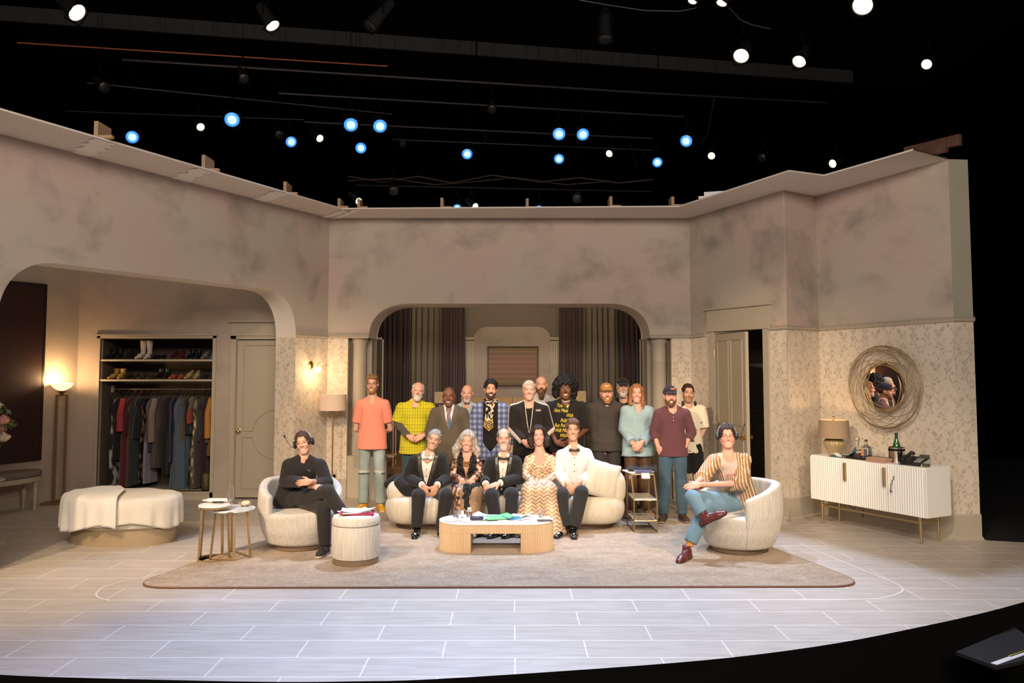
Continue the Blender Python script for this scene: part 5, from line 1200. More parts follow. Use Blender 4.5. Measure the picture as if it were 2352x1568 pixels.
sheet('paper_sheet', 'script page under the teal folder', on_ct(1170, 1192, .003), .2, .28, .2, PAPERW, 'paper', lift=.01, seed=7); sheet('paper_sheet', 'script page bent upwards right of the teal folder', on_ct(1196, 1186, .004), -.5, .26, .18, PAPERW, 'paper', lift=.05, seed=9); sheet('paper_sheet', 'flat script page near the right water tumbler', on_ct(1228, 1190, .003), .1, .24, .16, PAPERW, 'paper', lift=.005, seed=10)
GRNF = pmat('mint_folder', (.16, .50, .22), .5, var=.04); sheet('folder', 'bright green folder lying open on the coffee table', on_ct(1143, 1191, .012), .35, .30, .23, GRNF, 'folder', lift=.02, seed=11, thick=.008)
sheet('folder', 'small teal blue folder right of the green folder', on_ct(1178, 1192, .009), .45, .18, .15, pmat('blue_folder', (.04, .22, .34), .5), 'folder', lift=.015, seed=12, thick=.006)
t = thing('mobile_phone', 'black mobile phone at the right end of the coffee table', 'phone', on_ct(1251, 1196, .001), .25); mb = MB(); mb.box((-.075, -.037, 0), (.075, .037, .009)); mb.build('body', BLKP, t, bevel=.003); mb = MB(); mb.box((-.07, -.033, .0091), (.07, .033, .0096)); mb.build('screen', pmat('phone_glass', (.05, .03, .03), .08), t)
sheet('paper_sheet', 'white sheet fallen on the rug under the right end of the coffee table', (G(1195, 1232).x, G(1195, 1232).y, .022), .8, .29, .2, PAPERW, 'paper', lift=.10, seed=13)
# ottoman papers
t = sheet('folder', 'magenta folder on top of the ottoman', (OTT[0] + .01, OTT[1], OTT[2] + .003), .12, .33, .24, pmat('magenta_folder', (.52, .03, .12), .5), 'folder', lift=.012, seed=14, thick=.006)
for i in range(3): sheet('paper_sheet', ['bottom white page on the magenta folder', 'middle white page fanned on the magenta folder', 'top white page on the magenta folder'][i], (OTT[0] - .02 + .02 * i, OTT[1] + .02 * i, OTT[2] + .014 + .004 * i), .5 - .35 * i, .29, .21, PAPERW, 'paper', 'pages on the ottoman', lift=.02, seed=15 + i)
# nesting table items
p = G(524, 1180, NT2[2]); t = thing('champagne_flute', 'tall clear champagne flute on the marble nesting table', 'glass', (p.x, p.y + .06, NT2[2])); mb = MB(); mb.lathe([(.033, 0), (.033, .002), (.004, .006), (.0035, .085), (.015, .10), (.03, .125), (.031, .16), (.026, .26), (.0245, .26), (.029, .16), (.028, .13), (.0001, .105)], 28); mb.build('bowl', GLASS, t, smooth=True); mb = MB(); mb.lathe([(.0001, .106), (.018, .112), (.0275, .128), (.0001, .129)], 20); mb.build('water', MATS['water'], t, smooth=True)
p = G(563, 1162, NT2[2]); t = thing('glass_bowl', 'small clear glass bowl of popcorn on the marble nesting table', 'bowl', (p.x, p.y, NT2[2])); mb = MB(); mb.lathe([(.04, 0), (.045, .004), (.075, .05), (.072, .05), (.042, .008), (.0001, .006)], 32); mb.build('bowl', GLASS, t, smooth=True)
f = Field((-.08, -.08, 0), (.08, .08, .07), .005); R_ = random.Random(5)
for i in range(46): a = R_.uniform(0, 6.28); r = R_.uniform(0, .055); z = R_.uniform(.014, .045); r *= (.5 + z * 10) * .9; r = min(r, .052); f.ell((r * math.cos(a), r * math.sin(a), z), R_.uniform(.008, .012), .003)
V, Fc = f.net(); o = npmesh('popcorn', V, Fc, pmat('popcorn', (.85, .72, .45), .8, var=.15, scale=40), t); o['kind'] = 'stuff'
p = G(500, 1154, NT1[2]); t = thing('cordless_handset', 'white cordless handset lying on the rear nesting table', 'phone', (p.x, p.y, NT1[2] + .004), .05); f = Field((-.16, -.06, 0), (.16, .06, .06), .005); f.rc((-.07, 0, .022), (.11, 0, .022), .036, .033, .01, ((0, 0, 1), .55)); f.rc((-.15, 0, .02), (-.07, 0, .024), .007, .012, .02); f.cut((0, 0, .003), (0, 0, -1)); V, Fc = f.net(); npmesh('shell', smooth_v(V, Fc, 2), Fc, pmat('ivory_plastic', (.85, .80, .70), .4), t)
mb = MB(); mb.box((-.04, -.045, .0), (.07, -.036, .012)); mb.build('groove', BLKP, t)
# tiered table items
TM = T(TT[0], TT[1], TT[2]) @ RZ(.03)
def tt(x, y, z=0): return TM @ Vector((x, y, z))
w_ = TT[3]
sheet('newspaper', 'folded newspapers on the tiered table, under the laptop', tt(w_ * .4, TT[4] + .17, .002), .2, .3, .30, pmat('newsprint', (.62, .58, .54), .9, var=.2, scale=60), 'newspaper', lift=.01, seed=21, thick=.014)
t = thing('paperback_book', 'paperback with blue and white spine sticking out under the laptop', 'book', tt(w_ * .55, TT[4] + .08, .018), .06); mb = MB(); mb.box((-.10, -.09, 0), (.10, .07, .003)); mb.box((-.10, -.09, .023), (.10, .07, .026)); mb.box((-.10, -.093, 0), (.10, -.089, .026)); mb.build('cover', pmat('blue_cover', (.10, .12, .25), .5, var=.4, scale=30), t); mb = MB(); mb.box((-.096, -.089, .003), (.096, .066, .023)); mb.build('pages', PAPERW, t)
t = thing('laptop', 'closed dark laptop on top of the papers on the tiered table', 'laptop', tt(w_ * .58, TT[4] + .17, .046), -.15); mb = MB(); mb.box((-.17, -.12, 0), (.17, .12, .009)); mb.build('keyboard_base', BLKP, t, bevel=.003); mb = MB(); mb.box((-.17, -.12, .0095), (.17, .12, .016)); mb.build('lid', pmat('midnight_metal', (.03, .035, .05), .3, .6), t, bevel=.003)
t = thing('spectacles', 'folded spectacles lying on the laptop lid', 'glasses', tt(w_ * .45, TT[4] + .14, .064), .3); mb = MB()
for s_ in (-1, 1): mb.tube([(s_ * .033 + .022 * math.cos(2 * PI * i / 16), .018 * math.sin(2 * PI * i / 16), .006) for i in range(16)], .002, 5, closed=True)
mb.tube([(-.011, 0, .006), (.011, 0, .006)], .002, 5); mb.tube([(-.055, 0, .006), (-.05, .03, .004), (.045, .035, .003)], .002, 5); mb.build('frame', STEEL, t)
sheet('paper_sheet', 'torn paper corner hanging over the front of the tiered table', tt(w_ * .62, TT[4] - .01, -.01), .1, .10, .09, PAPERW, 'paper', lift=.0, seed=22, tilt=1.1)

# ---- flowers in a vase on a pedestal at the left edge
PTY = 9.2; p = W(-18, 985, PTY)
t = thing('pedestal_table', 'pedestal table just outside the left edge below the flowers', 'table', (p.x, PTY, 0)); zz = W(0, 1100, PTY).z
mb = MB(); mb.lathe([(.2, 0), (.2, .03), (.03, .06), (.03, zz - .02)], 24); mb.build('pedestal', TRIM, t, smooth=True); mb = MB(); mb.lathe([(.14, zz - .02), (.14, zz)], 32); mb.build('table_top', TRIM, t)
t = thing('flower_vase', 'glass vase of pink roses and leaves at the left edge', 'flowers', (p.x, PTY, zz + .001)); hz_ = W(0, 1030, PTY).z - zz
mb = MB(); mb.lathe([(.05, 0), (.06, .02), (.04, hz_ * .5), (.06, hz_)], 28); mb.build('vase', GLASS, t, smooth=True)
ROSE = pmat('pink_rose_petal', (.72, .36, .32), .7, var=.2, scale=20, bump=.1); ROSEW = pmat('cream_rose_petal', (.75, .62, .5), .7, var=.2, scale=20); LEAF = pmat('rose_leaf', (.10, .14, .045), .5, var=.4, scale=14)
def rose(t, x, y, z, r, mat, seed):
    R_ = random.Random(seed); mb = MB()
    for k in range(16):
        a = k * 2.4; q = k / 15; rr_ = r * (.15 + .85 * q); n = 5; vs = []; fs = []; tl = .25 + 1.0 * q
        for i in range(n + 1):
            for j in range(n + 1):
                u = (j / n - .5) * 1.5; v = i / n; ra = rr_ * (.35 + .65 * math.sin(v * PI * .5)) ; vs.append((x + ra * math.cos(a + u * (1.1 - .3 * v)), y + ra * math.sin(a + u * (1.1 - .3 * v)), z + r * (-.5 + v * 1.1 * (1.15 - .55 * q)) + .006 * R_.random()))
        for i in range(n):
            for j in range(n): b_ = i * (n + 1) + j; fs.append((b_, b_ + 1, b_ + n + 2, b_ + n + 1))
        mb.add(vs, fs)
    o = mb.build('rose', mat, t, smooth=True, angle=180); s = o.modifiers.new('t', 'SOLIDIFY'); s.thickness = .002
for i, (px, py, r, m_) in enumerate(((8, 966, .085, ROSE), (8, 1006, .085, ROSEW), (2, 988, .07, ROSE), (-2, 932, .05, ROSEW), (-26, 950, .06, ROSE), (-30, 990, .055, ROSEW), (-45, 970, .055, ROSE))):
    q = W(px, py, PTY - .03 + .04 * (i % 3)); rose(t, q.x - p.x, q.y - PTY, q.z - zz, r, m_, i); mb = MB(); mb.tube([(0, 0, hz_ * .6), ((q.x - p.x) * .6, (q.y - PTY) * .5, (q.z - zz) * .7), (q.x - p.x, q.y - PTY, q.z - zz - .02)], .003, 5); mb.build('stem', LEAF, t)
R_ = random.Random(9)
for i, (px, py) in enumerate(((14, 938), (20, 945), (8, 934), (28, 968), (34, 976), (24, 962), (22, 980), (12, 985), (16, 950), (26, 974), (3, 944), (-10, 935), (-20, 1010), (12, 978))):
    q = W(px, py, PTY + R_.uniform(-.05, .05)); mb = MB(); a = R_.uniform(0, 6.28); l = .04; vs = []
    d1 = Vector((math.cos(a), .2, math.sin(a))).normalized() * l; d2 = Vector((-math.sin(a), .5, math.cos(a))).normalized() * l * .5; c_ = Vector((q.x - p.x, q.y - PTY, q.z - zz))
    mb.add([c_ - d1, c_ + d2 - d1 * .2, c_ + d2 * .8 + d1 * .4, c_ + d1, c_ - d2 * .8 + d1 * .4, c_ - d2 - d1 * .2, c_ + Vector((0, .004, 0))], [(0, 1, 6), (1, 2, 6), (2, 3, 6), (3, 4, 6), (4, 5, 6), (5, 0, 6)])
    mb.tube([c_ - d1, c_ - d1 + Vector((-.03, 0, -.03))], .0015, 4); mb.build('leaf', LEAF, t, smooth=True)
# ================================================================ PEOPLE
A_ = lambda v: np.array(v, float)
def nrm(v): v = A_(v); return v / (np.linalg.norm(v) + 1e-12)
def capped(f, a, b, ra, rb, k=.02, ca=False, cb=False):
    """limb with flat ends: cap a and / or b"""
    a = A_(a); b = A_(b); R = max(ra, rb) + k + 3 * f.h
    r = f._sub(np.minimum(a, b) - R, np.maximum(a, b) + R)
    if r is None: return
    sl, (x, y, z) = r; ba = b - a; L = float(np.linalg.norm(ba)); px, py, pz = x - a[0], y - a[1], z - a[2]
    tr = (px * ba[0] + py * ba[1] + pz * ba[2]) / (L * L); t = np.clip(tr, 0, 1)
    d = np.sqrt((px - t * ba[0]) ** 2 + (py - t * ba[1]) ** 2 + (pz - t * ba[2]) ** 2) - (ra + (rb - ra) * t)
    if cb: d = np.maximum(d, (tr - 1) * L)
    if ca: d = np.maximum(d, -tr * L)
    f._put(sl, d, k, 'u')
SKIN = vmat('skin', .5, bump=.05, bscale=300, sss=.05, spec=.35); HAIR = vmat('hair_strands', .55, bump=.9, bscale=160, spec=.3); CLOTH = vmat('cloth', .85, bump=.35, bscale=70, sheen=.12, spec=.2)
SATIN = vmat('satin', .3, bump=.1, spec=.5); SEQ = vmat('sequins', .3, .55, bump=.9, bscale=130, spec=.6); LEATHER = vmat('leather', .3, bump=.4, bscale=60, spec=.5); PATENT = vmat('patent_leather', .08, bump=.05, coat=1.0, spec=.6); RUB = vmat('canvas_shoe', .7, bump=.3)
sm = lambda x, a, b: np.clip((x - a) / (b - a), 0, 1)
def mixc(c, m, k): return c * (1 - m[:, None]) + A_(k)[None, :] * m[:, None]

def hand(f, Wp, d, n, s, curl=.5, spread=.1, sc=1.0, thumb=.7):
    """palm, four fingers of different length with two bends each, thumb from the side of the palm; n = back of the hand, s = thumb side"""
    Wp, d, n = A_(Wp), nrm(d), A_(n); n = nrm(n - d * (n @ d)); s = A_(s); s = nrm(s - d * (s @ d) - n * (s @ n))
    f.rc(Wp, Wp + d * .035 * sc, .026 * sc, .034 * sc, .012, (n, .6)); 
    for o in (-.016, .016): f.rc(Wp + d * .03 * sc + s * o * sc, Wp + d * .078 * sc + s * o * 1.15 * sc, .021 * sc, .019 * sc, .012, (n, .62))
    for i, (o, L) in enumerate(((.029, .070), (.010, .080), (-.009, .075), (-.027, .058))):
        p = Wp + d * (.084 - abs(o - .005) * .25) * sc + s * o * sc; dd = nrm(d + s * o * 8 * spread); r = .0088 * sc
        for k, (q, c) in enumerate(((.45, .55), (.30, 1.0), (.25, .8))):
            a = curl * c; dd = nrm(dd * math.cos(a) - n * math.sin(a)); e = p + dd * L * q * sc; f.rc(p, e, r, r * .93, .003); p = e; r *= .93
            nn = nrm(n - dd * (n @ dd)); n_ = nn; 
            if k < 2: n = n_
        n = nrm(n - d * (n @ d))
    p = Wp + d * .022 * sc + s * .024 * sc; dd = nrm(d * .62 + s * thumb - n * .35)
    f.rc(p, p + dd * .04 * sc, .0145 * sc, .0115 * sc, .008); p = p + dd * .04 * sc; dd = nrm(dd * .8 + d * .6 - n * .2); f.rc(p, p + dd * .036 * sc, .011 * sc, .0085 * sc, .003)

class Person:
    def __init__(s, label, J, skin, head, R=None, B=None, sc=1.0):
        s.J = {k: A_(v) for k, v in J.items()}; s.skin = A_(skin); s.h = head; s.B = dict(wp=.155, ws=.130, wc=.146, fl=.66, belly=0, arm=1.0, leg=1.0); s.B.update(B or {})
        J = s.J; s.fwd = nrm(A_(J['fwd'])); s.up = nrm(J['N'] - J['P']); s.rt = nrm(np.cross(s.fwd, s.up)) * -1
        if s.rt @ (J['Sb'] - J['Sa']) < 0: s.rt = -s.rt
        s.C = J['P'] + (J['N'] - J['P']) * .66; s.M = J['P'] + (J['N'] - J['P']) * .30
        s.base = A_([J['P'][0], J['P'][1], J.get('gz', A_(0.0))]) if 'base' not in J else J['base']
        s.HR = np.array((Matrix.Rotation(head.get('yaw', 0), 3, 'Z') @ Matrix.Rotation(head.get('roll', 0), 3, 'Y') @ Matrix.Rotation(head.get('pitch', 0), 3, 'X')))
        s.hs = head.get('s', 1.0); s.label = label
        s.body()
    def l2w(s, V): return (np.asarray(V) * s.hs) @ s.HR.T + s.J['H']
    def w2l(s, p): return ((A_(p) - s.J['H']) @ s.HR) / s.hs
    def torso(s, f, o, k=.05, hip=.001):
        B, J, fw = s.B, s.J, s.fwd; fl = B['fl']
        if hip: f.rc(J['P'] - s.up * hip, J['P'] + s.up * .03, B['wp'] + o - .01, B['wp'] + o - .02, k, (fw, fl + .06))
        f.rc(J['P'] + s.up * .02, s.M, B['wp'] + o - .02, B['ws'] + o, k, (fw, fl)); f.rc(s.M, s.C, B['ws'] + o, B['wc'] + o, k, (fw, fl))
        f.rc(J['Sa'] * .8 + J['Sb'] * .2 - s.up * .035, J['Sb'] * .8 + J['Sa'] * .2 - s.up * .035, .055 + o * .8, .055 + o * .8, k * .8)
        for q in 'ab': f.rc(J['N'] + s.up * .005, J['S' + q] - s.up * .004, .040 + o * .5, .040 + o * .9, .02)
        if B['belly']: f.ell(s.M + fw * B['belly'] * .55 + s.up * .01, (B['ws'] + o, B['ws'] * .75 + B['belly'] * .6 + o, .15 + o), k)
        if B.get('bust'):
            for q in (-1, 1): f.ell(s.C + fw * (.075 + o) + s.rt * q * .065 - s.up * .03, .058 + B['bust'] + o * .3, .035)
    def arms(s, f, o, k=.018, upto=2.0, ro=0.0, cap=True, start=0.0, fl=1.0):
        J = s.J; a = s.B['arm']
        for q in 'ab':
            S_, E, Wr = J['S' + q], J['E' + q], J['W' + q]; u = min(1, upto)
            f_ = f; e = S_ + (E - S_) * u; r1 = .050 * a + o; r2 = (.050 + (.040 - .050) * u) * a + o + ro
            capped(f, S_, e, r1 - .004, r2 * (1 if u >= 1 else fl), k, cb=cap and u < 1)
            if upto > 1: v = upto - 1; e2 = E + (Wr - E) * v; capped(f, E, e2, .041 * a + o, (.041 - .014 * v) * a + o + ro, k * .6, cb=cap)
    def legs(s, f, o, k=.03, upto=2.0, ro=0.0, flat=None, ow=0.0):
        J = s.J; a = s.B['leg']
        for q in 'ab':
            H_, K_, An = J['L' + q], J['K' + q], J['A' + q]; u = min(1, upto); e = H_ + (K_ - H_) * u
            capped(f, H_, e, (.080) * a + o, (.084 - .026 * u) * a + o + ro * (upto <= 1), k, cb=upto < 1)
            if upto > 1: v = upto - 1; capped(f, K_, K_ + (An - K_) * v, .057 * a + o + ow * .5, (.057 - .018 * v) * a + o + ro, k * .5, cb=True)
    def bounds(s, keys, pad): P = np.stack([s.J[k] for k in keys]); return P.min(0) - pad, P.max(0) + pad
    def body(s):
        J = s.J; lo, hi = s.bounds(['P', 'N', 'Sa', 'Sb', 'Ea', 'Eb', 'Wa', 'Wb', 'La', 'Lb', 'Ka', 'Kb', 'Aa', 'Ab'], .22); f = Field(lo, hi, .013)
        s.torso(f, -.008); s.arms(f, -.003, cap=False); s.legs(f, -.006)
        Hn = s.l2w([[0, .02, -.06]])[0]; f.rc(Hn, J['N'] - s.up * .02, .050, .056, .03); f.rc(J['N'] - s.up * .06, J['N'], .07, .055, .04)
        V, Fc = f.net(); V = smooth_v(V, Fc, 1); parts = [(V, Fc, np.tile(s.skin, (len(V), 1)))]
        # head
        h = s.h; jw = h.get('jaw', 1.0); fw_ = h.get('fw', 1.0); nb = s.w2l(J['N'] + s.up * .0); g = Field((-.105, -.13, min(-.2, nb[2] - .01)), (.105, .125, .135), .0034)
        g.ell((0, .012, .035), (.073, .094, .083), 0); g.ell((0, -.022, -.028), (.060 * fw_, .066, .084), .03)
        for q in (-1, 1):
            g.rc((q * .046 * jw, 0, -.055), (q * .018, -.062, -.100), .021 * jw, .018, .03); g.ell((q * .036, -.062, -.028), (.025 * fw_, .021, .022), .02)
        g.ell((0, -.070, -.100), (.024, .017, .018), .025); so_ = h.get('soft', 0); g.rc((-.034, -.077 + .005 * so_, .028), (.034, -.077 + .005 * so_, .028), .010, .010, .02)
        for q in (-1, 1):
            g.ell((q * .031, -.095, .008), (.019, .014, .0105), .012, op='s'); g.ell((q * .031, -.0745, .006), (.0135, .012, .0115), .004)
            g.ell((q * .012, -.095, -.029), (.009, .010, .007), .006); g.rc((q * .022, -.078, -.058), (0, -.0885, -.0575), .0055, .007, .006); g.rc((q * .018, -.078, -.073), (0, -.086, -.077), .006, .0075, .006)
            g.ell((q * (.075 + .002 * (fw_ - 1)), .008, -.002), (.010, .018, .029), .006)
        g.rc((0, -.083, .014), (0, -.1055 + .004 * so_, -.024), .0075 - .001 * so_, .0125 - .0025 * so_, .012); g.ell((0, -.098, -.066), (.022, .009, .0055 + .002 * h.get('open', 1)), .003, op='s')
        if h.get('double'): g.ell((0, -.045, -.115), (.05, .05, .03), .03)
        g.rc((0, .022, -.055), (nb[0], nb[1], nb[2]), .050 * h.get('nk', 1), .054 * h.get('nk', 1), .03)
        V, Fc = g.net(); V = smooth_v(V, Fc, 1, .35); x, y, z = V[:, 0], V[:, 1], V[:, 2]; ax = np.abs(x); c = np.tile(s.skin, (len(V), 1)); sk = s.skin
        front = sm(-y, .035, .05)
        c = mixc(c, .35 * np.exp(-((ax - .042) ** 2 + (z + .03) ** 2) / .0005) * front, sk * A_((1.08, .62, .55))); c = mixc(c, .25 * np.exp(-(x ** 2 + (z + .027) ** 2) / .0002) * sm(-y, .09, .1), sk * A_((1.05, .6, .55)))
        bc = A_(h.get('beardc', h.get('hairc', (.1, .06, .03))))
        if h.get('stubble'): c = mixc(c, h['stubble'] * sm(-z, .035 + .0 * ax, .058) * sm(-y, .0, .02) * (1 - sm(-z, .118, .13)), bc)
        if h.get('stubble'): c = mixc(c, h['stubble'] * np.exp(-((z + .046) / .006) ** 2) * (ax < .03) * front, bc)
        if h.get('buzz'): c = mixc(c, h['buzz'] * np.maximum(sm(z, .062, .075) * sm(y, -.09 + h.get('recede', 0), -.05 + h.get('recede', 0)), sm(y, -.005, .015) * sm(z, -.05, -.03)) * (1 - h.get('baldtop', 0) * sm(z, .06, .08)), h['hairc'])
        # features
        zc = -.0675 + 11 * x ** 2; t = np.clip(1 - (x / .031) ** 2, 0, 1); dz = z - zc; lip = (np.abs(dz) < (.0088 + .002 * ('lip' in h)) * t + .001) & (ax < .030) & (y < -.06); c[lip] = A_(h.get('lip', sk * A_((.88, .50, .45))))
        if h.get('teeth', 1): te = (np.abs(dz + .0002) < (.0058 * h.get('open', 1)) * t) & (ax < .027) & (y < -.06); c[te] = A_((.78, .74, .68))
        else: te = (np.abs(dz) < .0016) & (ax < .025) & (y < -.06); c[te] = sk * A_((.35, .2, .18))
        ex = (ax - .031) / .0145; ez = (z - .0075) / (.0043 * h.get('eye', 1)); r2 = ex ** 2 + ez ** 2; fr = y < -.055
        c[(r2 < 2.3) & (ez > -.2) & fr] = sk * A_((.45, .35, .32)); c[(r2 < 1.0) & fr] = A_((.42, .37, .33)); c[(r2 < 1.05) & (np.abs(ex) < .5) & fr] = A_(h.get('iris', (.03, .018, .01)))
        zb = .0295 - .0012 * ((ax - .031) / .01) ** 2; brow = (np.abs(z - zb - .001) < .0032 - .001 * h.get('soft', 0)) & (ax > .014) & (ax < .052) & fr; c[brow] = A_(h.get('browc', h.get('hairc', (.1, .06, .03)))) * .9
        parts.append((s.l2w(V), Fc, c))
        # hands
        for hd in J.get('hands', []):
            pass
        for grp in s.h.get('hands', []):
            ps = np.stack([A_(q['w']) for q in grp]); g = Field(ps.min(0) - .20, ps.max(0) + .20, .0042)
            for q in grp:
                k = q['side']; El = J['E' + k]; dfore = nrm(A_(q['w']) - El); w_ = A_(q['w']); g.rc(w_ - dfore * .07, w_, .031 * s.B['arm'], .0255, .01); hand(g, w_, q['d'], q['n'], q['s'], q.get('curl', .5), q.get('spread', .1), q.get('sc', 1.0), q.get('thumb', .7))
            V, Fc = g.net(); c = np.tile(s.skin, (len(V), 1)) * (1 + .06 * vnoise(V * 60))[:, None] * A_((1.02, .95, .93)); parts.append((smooth_v(V, Fc, 1, .3), Fc, c))
        o = 0; Vs, Fs, Cs = [], [], []
        for V, Fc, c in parts: Vs.append(V); Fs.append(Fc + o); Cs.append(c); o += len(V)
        s.o = npmesh('person', np.concatenate(Vs) - s.base, np.concatenate(Fs), SKIN, None, np.clip(np.concatenate(Cs), 0, 1)); s.o.location = s.base
        tag(s.o, s.label, 'person', s.h.get('group'))
        if h.get('hair'): s.hair(h['hair'])
        if h.get('beard'): s.beard(h['beard'])
        if h.get('glasses') is not None: s.glasses(h['glasses'])
    def put(s, name, f, mat, col, noise=(0, 20), sit=1, parent=None):
        V, Fc = f.net()
        if not len(V): return None
        V = smooth_v(V, Fc, sit)
        if noise[0]: N_ = vnormals(V, Fc); V = V + N_ * (noise[0] * fbm(V * A_((noise[1], noise[1], noise[1] * .55)), 3, 2))[:, None]
        c = col(V) if callable(col) else np.tile(A_(col), (len(V), 1)) * (1 + .05 * vnoise(V * 9))[:, None]
        return npmesh(name, V - s.base, Fc, mat, parent or s.o, np.clip(c, 0, 1))
    def putl(s, name, g, mat, col, noise=(0, 20), sit=1, par=None):
        """head-local field to world"""
        V, Fc = g.net()
        if not len(V): return
        V = smooth_v(V, Fc, sit)
        if noise[0]: N_ = vnormals(V, Fc); V = V + N_ * (noise[0] * fbm(V * A_(noise[1] if hasattr(noise[1], '__len__') else (noise[1],) * 3), 5, 3))[:, None]
        c = np.tile(A_(col), (len(V), 1)) * (1 + .35 * fbm(V * A_((90, 90, 25)), 9, 2))[:, None]
        return npmesh(name, s.l2w(V) - s.base, Fc, mat, par or s.o, np.clip(c, 0, 1))
    def hair(s, st):
        col = s.h['hairc']; t = {'short': .009, 'swept': .010, 'long': .014, 'bob': .014, 'wavy': .018, 'curly': .016, 'fringe': .008, 'tied': .016, 'afro': .02}[st]
        lo = (-.2, -.15, -.34) if st in ('long', 'bob', 'wavy', 'afro') else (-.115, -.14, -.12); hi = (.2, .2, .23) if st in ('afro', 'wavy') else ((.16, .16, .16) if st in ('long', 'bob') else (.115, .14, .165)); g = Field(lo, hi, .0045 if lo[0] > -.15 else .0062)
        g.ell((0, .014, .036), (.073 + t, .094 + t, .083 + t), 0)
        if st == 'swept': g.ell((.012, -.035, .098), (.062, .052, .034), .03); g.ell((0, .02, .1), (.06, .07, .04), .03)
        if st == 'curly': g.ell((0, -.03, .10), (.066, .055, .034), .03)
        if st in ('long', 'bob', 'wavy'):
            L = {'long': -.24, 'bob': -.12, 'wavy': -.20}[st]; w = {'long': .075, 'bob': .10, 'wavy': .128}[st]
            for q in (-1, 1): g.rc((q * .068, .01, .05), (q * w, -.0 if st != 'bob' else .02, L * .55), .032, .042 if st != 'long' else .034, .03); g.rc((q * w, 0, L * .55), (q * w * .95, -.02 if q > 0 or st != 'long' else .02, L), .042 if st != 'long' else .032, .034 if st != 'long' else .022, .03)
            g.rc((0, .07, 0), (0, .07, L), .06, .05, .04)
        if st == 'tied': g.ell((0, .1, .02), .035, .02)
        if st == 'afro':
            g.ell((0, .03, .055), (.142, .125, .125), .03)
            for q in (-1, 1): g.rc((q * .10, .03, .04), (q * .11, .03, -.07), .055, .04, .03)
        # opening for the face
        fh = s.h.get('hairline', .082); wx = .062 if st not in ('long', 'bob', 'wavy', 'tied') else .056; [g.ell((q_ * .022, -.085, -.035), (wx - .017, .085, fh + .035), .008, op='s') for q_ in (-1, 1)]; g.rbox((0, -.075, -.1), (wx - .004, .075, .1), .02, .01, op='s')
        g.ell((0, -.02, -.09), (.056, .07, .09), .01, op='s')
        if st in ('short', 'swept', 'curly', 'fringe'):
            g.cut((0, 0, -.062), (0, .25, -1)); 
            for q in (-1, 1): g.ell((q * .082, -.012, -.02), (.024, .034, .036), .008, op='s')
        if st == 'fringe': g.ell((0, -.03, .12), (.066, .12, .085), .01, op='s')
        if st == 'afro': s.putl('hair', g, HAIR, col, (.026, 34), 0)
        elif st == 'wavy': s.putl('hair', g, HAIR, col, (.026, (26, 26, 14)), 1)
        elif st == 'curly': s.putl('hair', g, HAIR, col, (.016, 38), 1)
        elif st == 'tied': s.putl('hair', g, HAIR, col, (.014, (38, 30, 16)), 0)
        else: s.putl('hair', g, HAIR, col, (.009 if st != 'swept' else .014, (70, 34, 40)), 0)
    def beard(s, b):
        g = Field((-.09, -.13, -.19), (.09, .03, .0), .004); th, ln = b; fw_ = s.h.get('fw', 1); jw = s.h.get('jaw', 1)
        g.ell((0, -.022, -.03), (.060 * fw_ + th, .064 + th, .088 + th), 0)
        for q in (-1, 1): g.rc((q * .048 * jw, -.0, -.05), (q * .018, -.064, -.102), .020 + th, .018 + th, .02)
        g.ell((0, -.070, -.10 - ln * .5), (.032 + th, .02 + th, .02 + th + ln), .02); g.ell((0, -.105, -.067), (.022, .03, .008), .003, op='s')
        g.ell((0, -.105, -.012), (.052, .055, .034), .008, op='s'); g.cut((0, 0, -.03), (0, -.35, 1)); g.cut((0, .004, 0), (0, 1, 0)); g.rc((-.024, -.084, -.056), (0, -.0935, -.0475), .005 + th * .4, .005 + th * .4, .006); g.rc((.024, -.084, -.056), (0, -.0935, -.0475), .005 + th * .4, .005 + th * .4, .006)
        s.putl('beard', g, HAIR, s.h.get('beardc', s.h['hairc']), (.005, 60), 1)
    def glasses(s, col):
        mb = MB(); rr = .0016
        M = Matrix.Translation(Vector(s.J['H'] - s.base)) @ Matrix([list(r) for r in s.HR * s.hs]).to_4x4(); mb.xf(M)
        for q in (-1, 1):
            mb.tube([(q * .032 + .0225 * math.cos(2 * PI * i / 20), -.100 + .008 * abs(math.cos(2 * PI * i / 20)) * (1 if q * math.cos(2 * PI * i / 20) > 0 else 0), .003 + .018 * math.sin(2 * PI * i / 20)) for i in range(20)], rr, 5, closed=True)
            mb.tube([(q * .054, -.093, .009), (q * .074, -.06, .010), (q * .079, .0, .008)], rr, 5)
        mb.tube([(-.010, -.101, .006), (0, -.104, .009), (.010, -.101, .006)], rr, 5); mb.build('glasses', pmat('glasses_%d' % int(col[0] * 100), col, .3, .3, bump=0), s.o, smooth=True)
    def cap(s, col, logo=None, visor=None, twist=0.0):
        g = Field((-.11, -.18, .0), (.11, .13, .16), .0042); g.ell((0, .008, .050), (.083, .103, .082), 0); g.cut((0, 0, .048), (0, .12, -1))
        c = g.ell((0, -.105, .054), (.066, .060, .034), .004); X, Y_, Z = g.grid()
        low = (Z < .052 - Y_ * .1) ; vis = np.sqrt((X / .068) ** 2 + ((Y_ + .088) / .072) ** 2) - 1; zz = Z - (.053 - .9 * X ** 2 * 4 + (Y_ + .09) * .20)
        g.f = np.full(g.n, .3, np.float32); g.ell((0, .008, .050), (.083, .103, .082), 0); g.cut((0, 0, .046), (0, .1, -1)); v = np.maximum(vis * .06, np.abs(zz) - .004); g._put((slice(None),) * 3, v.astype(np.float32), .006, 'u')
        o = s.putl('cap', g, CLOTH, col, (0, 1), 1)
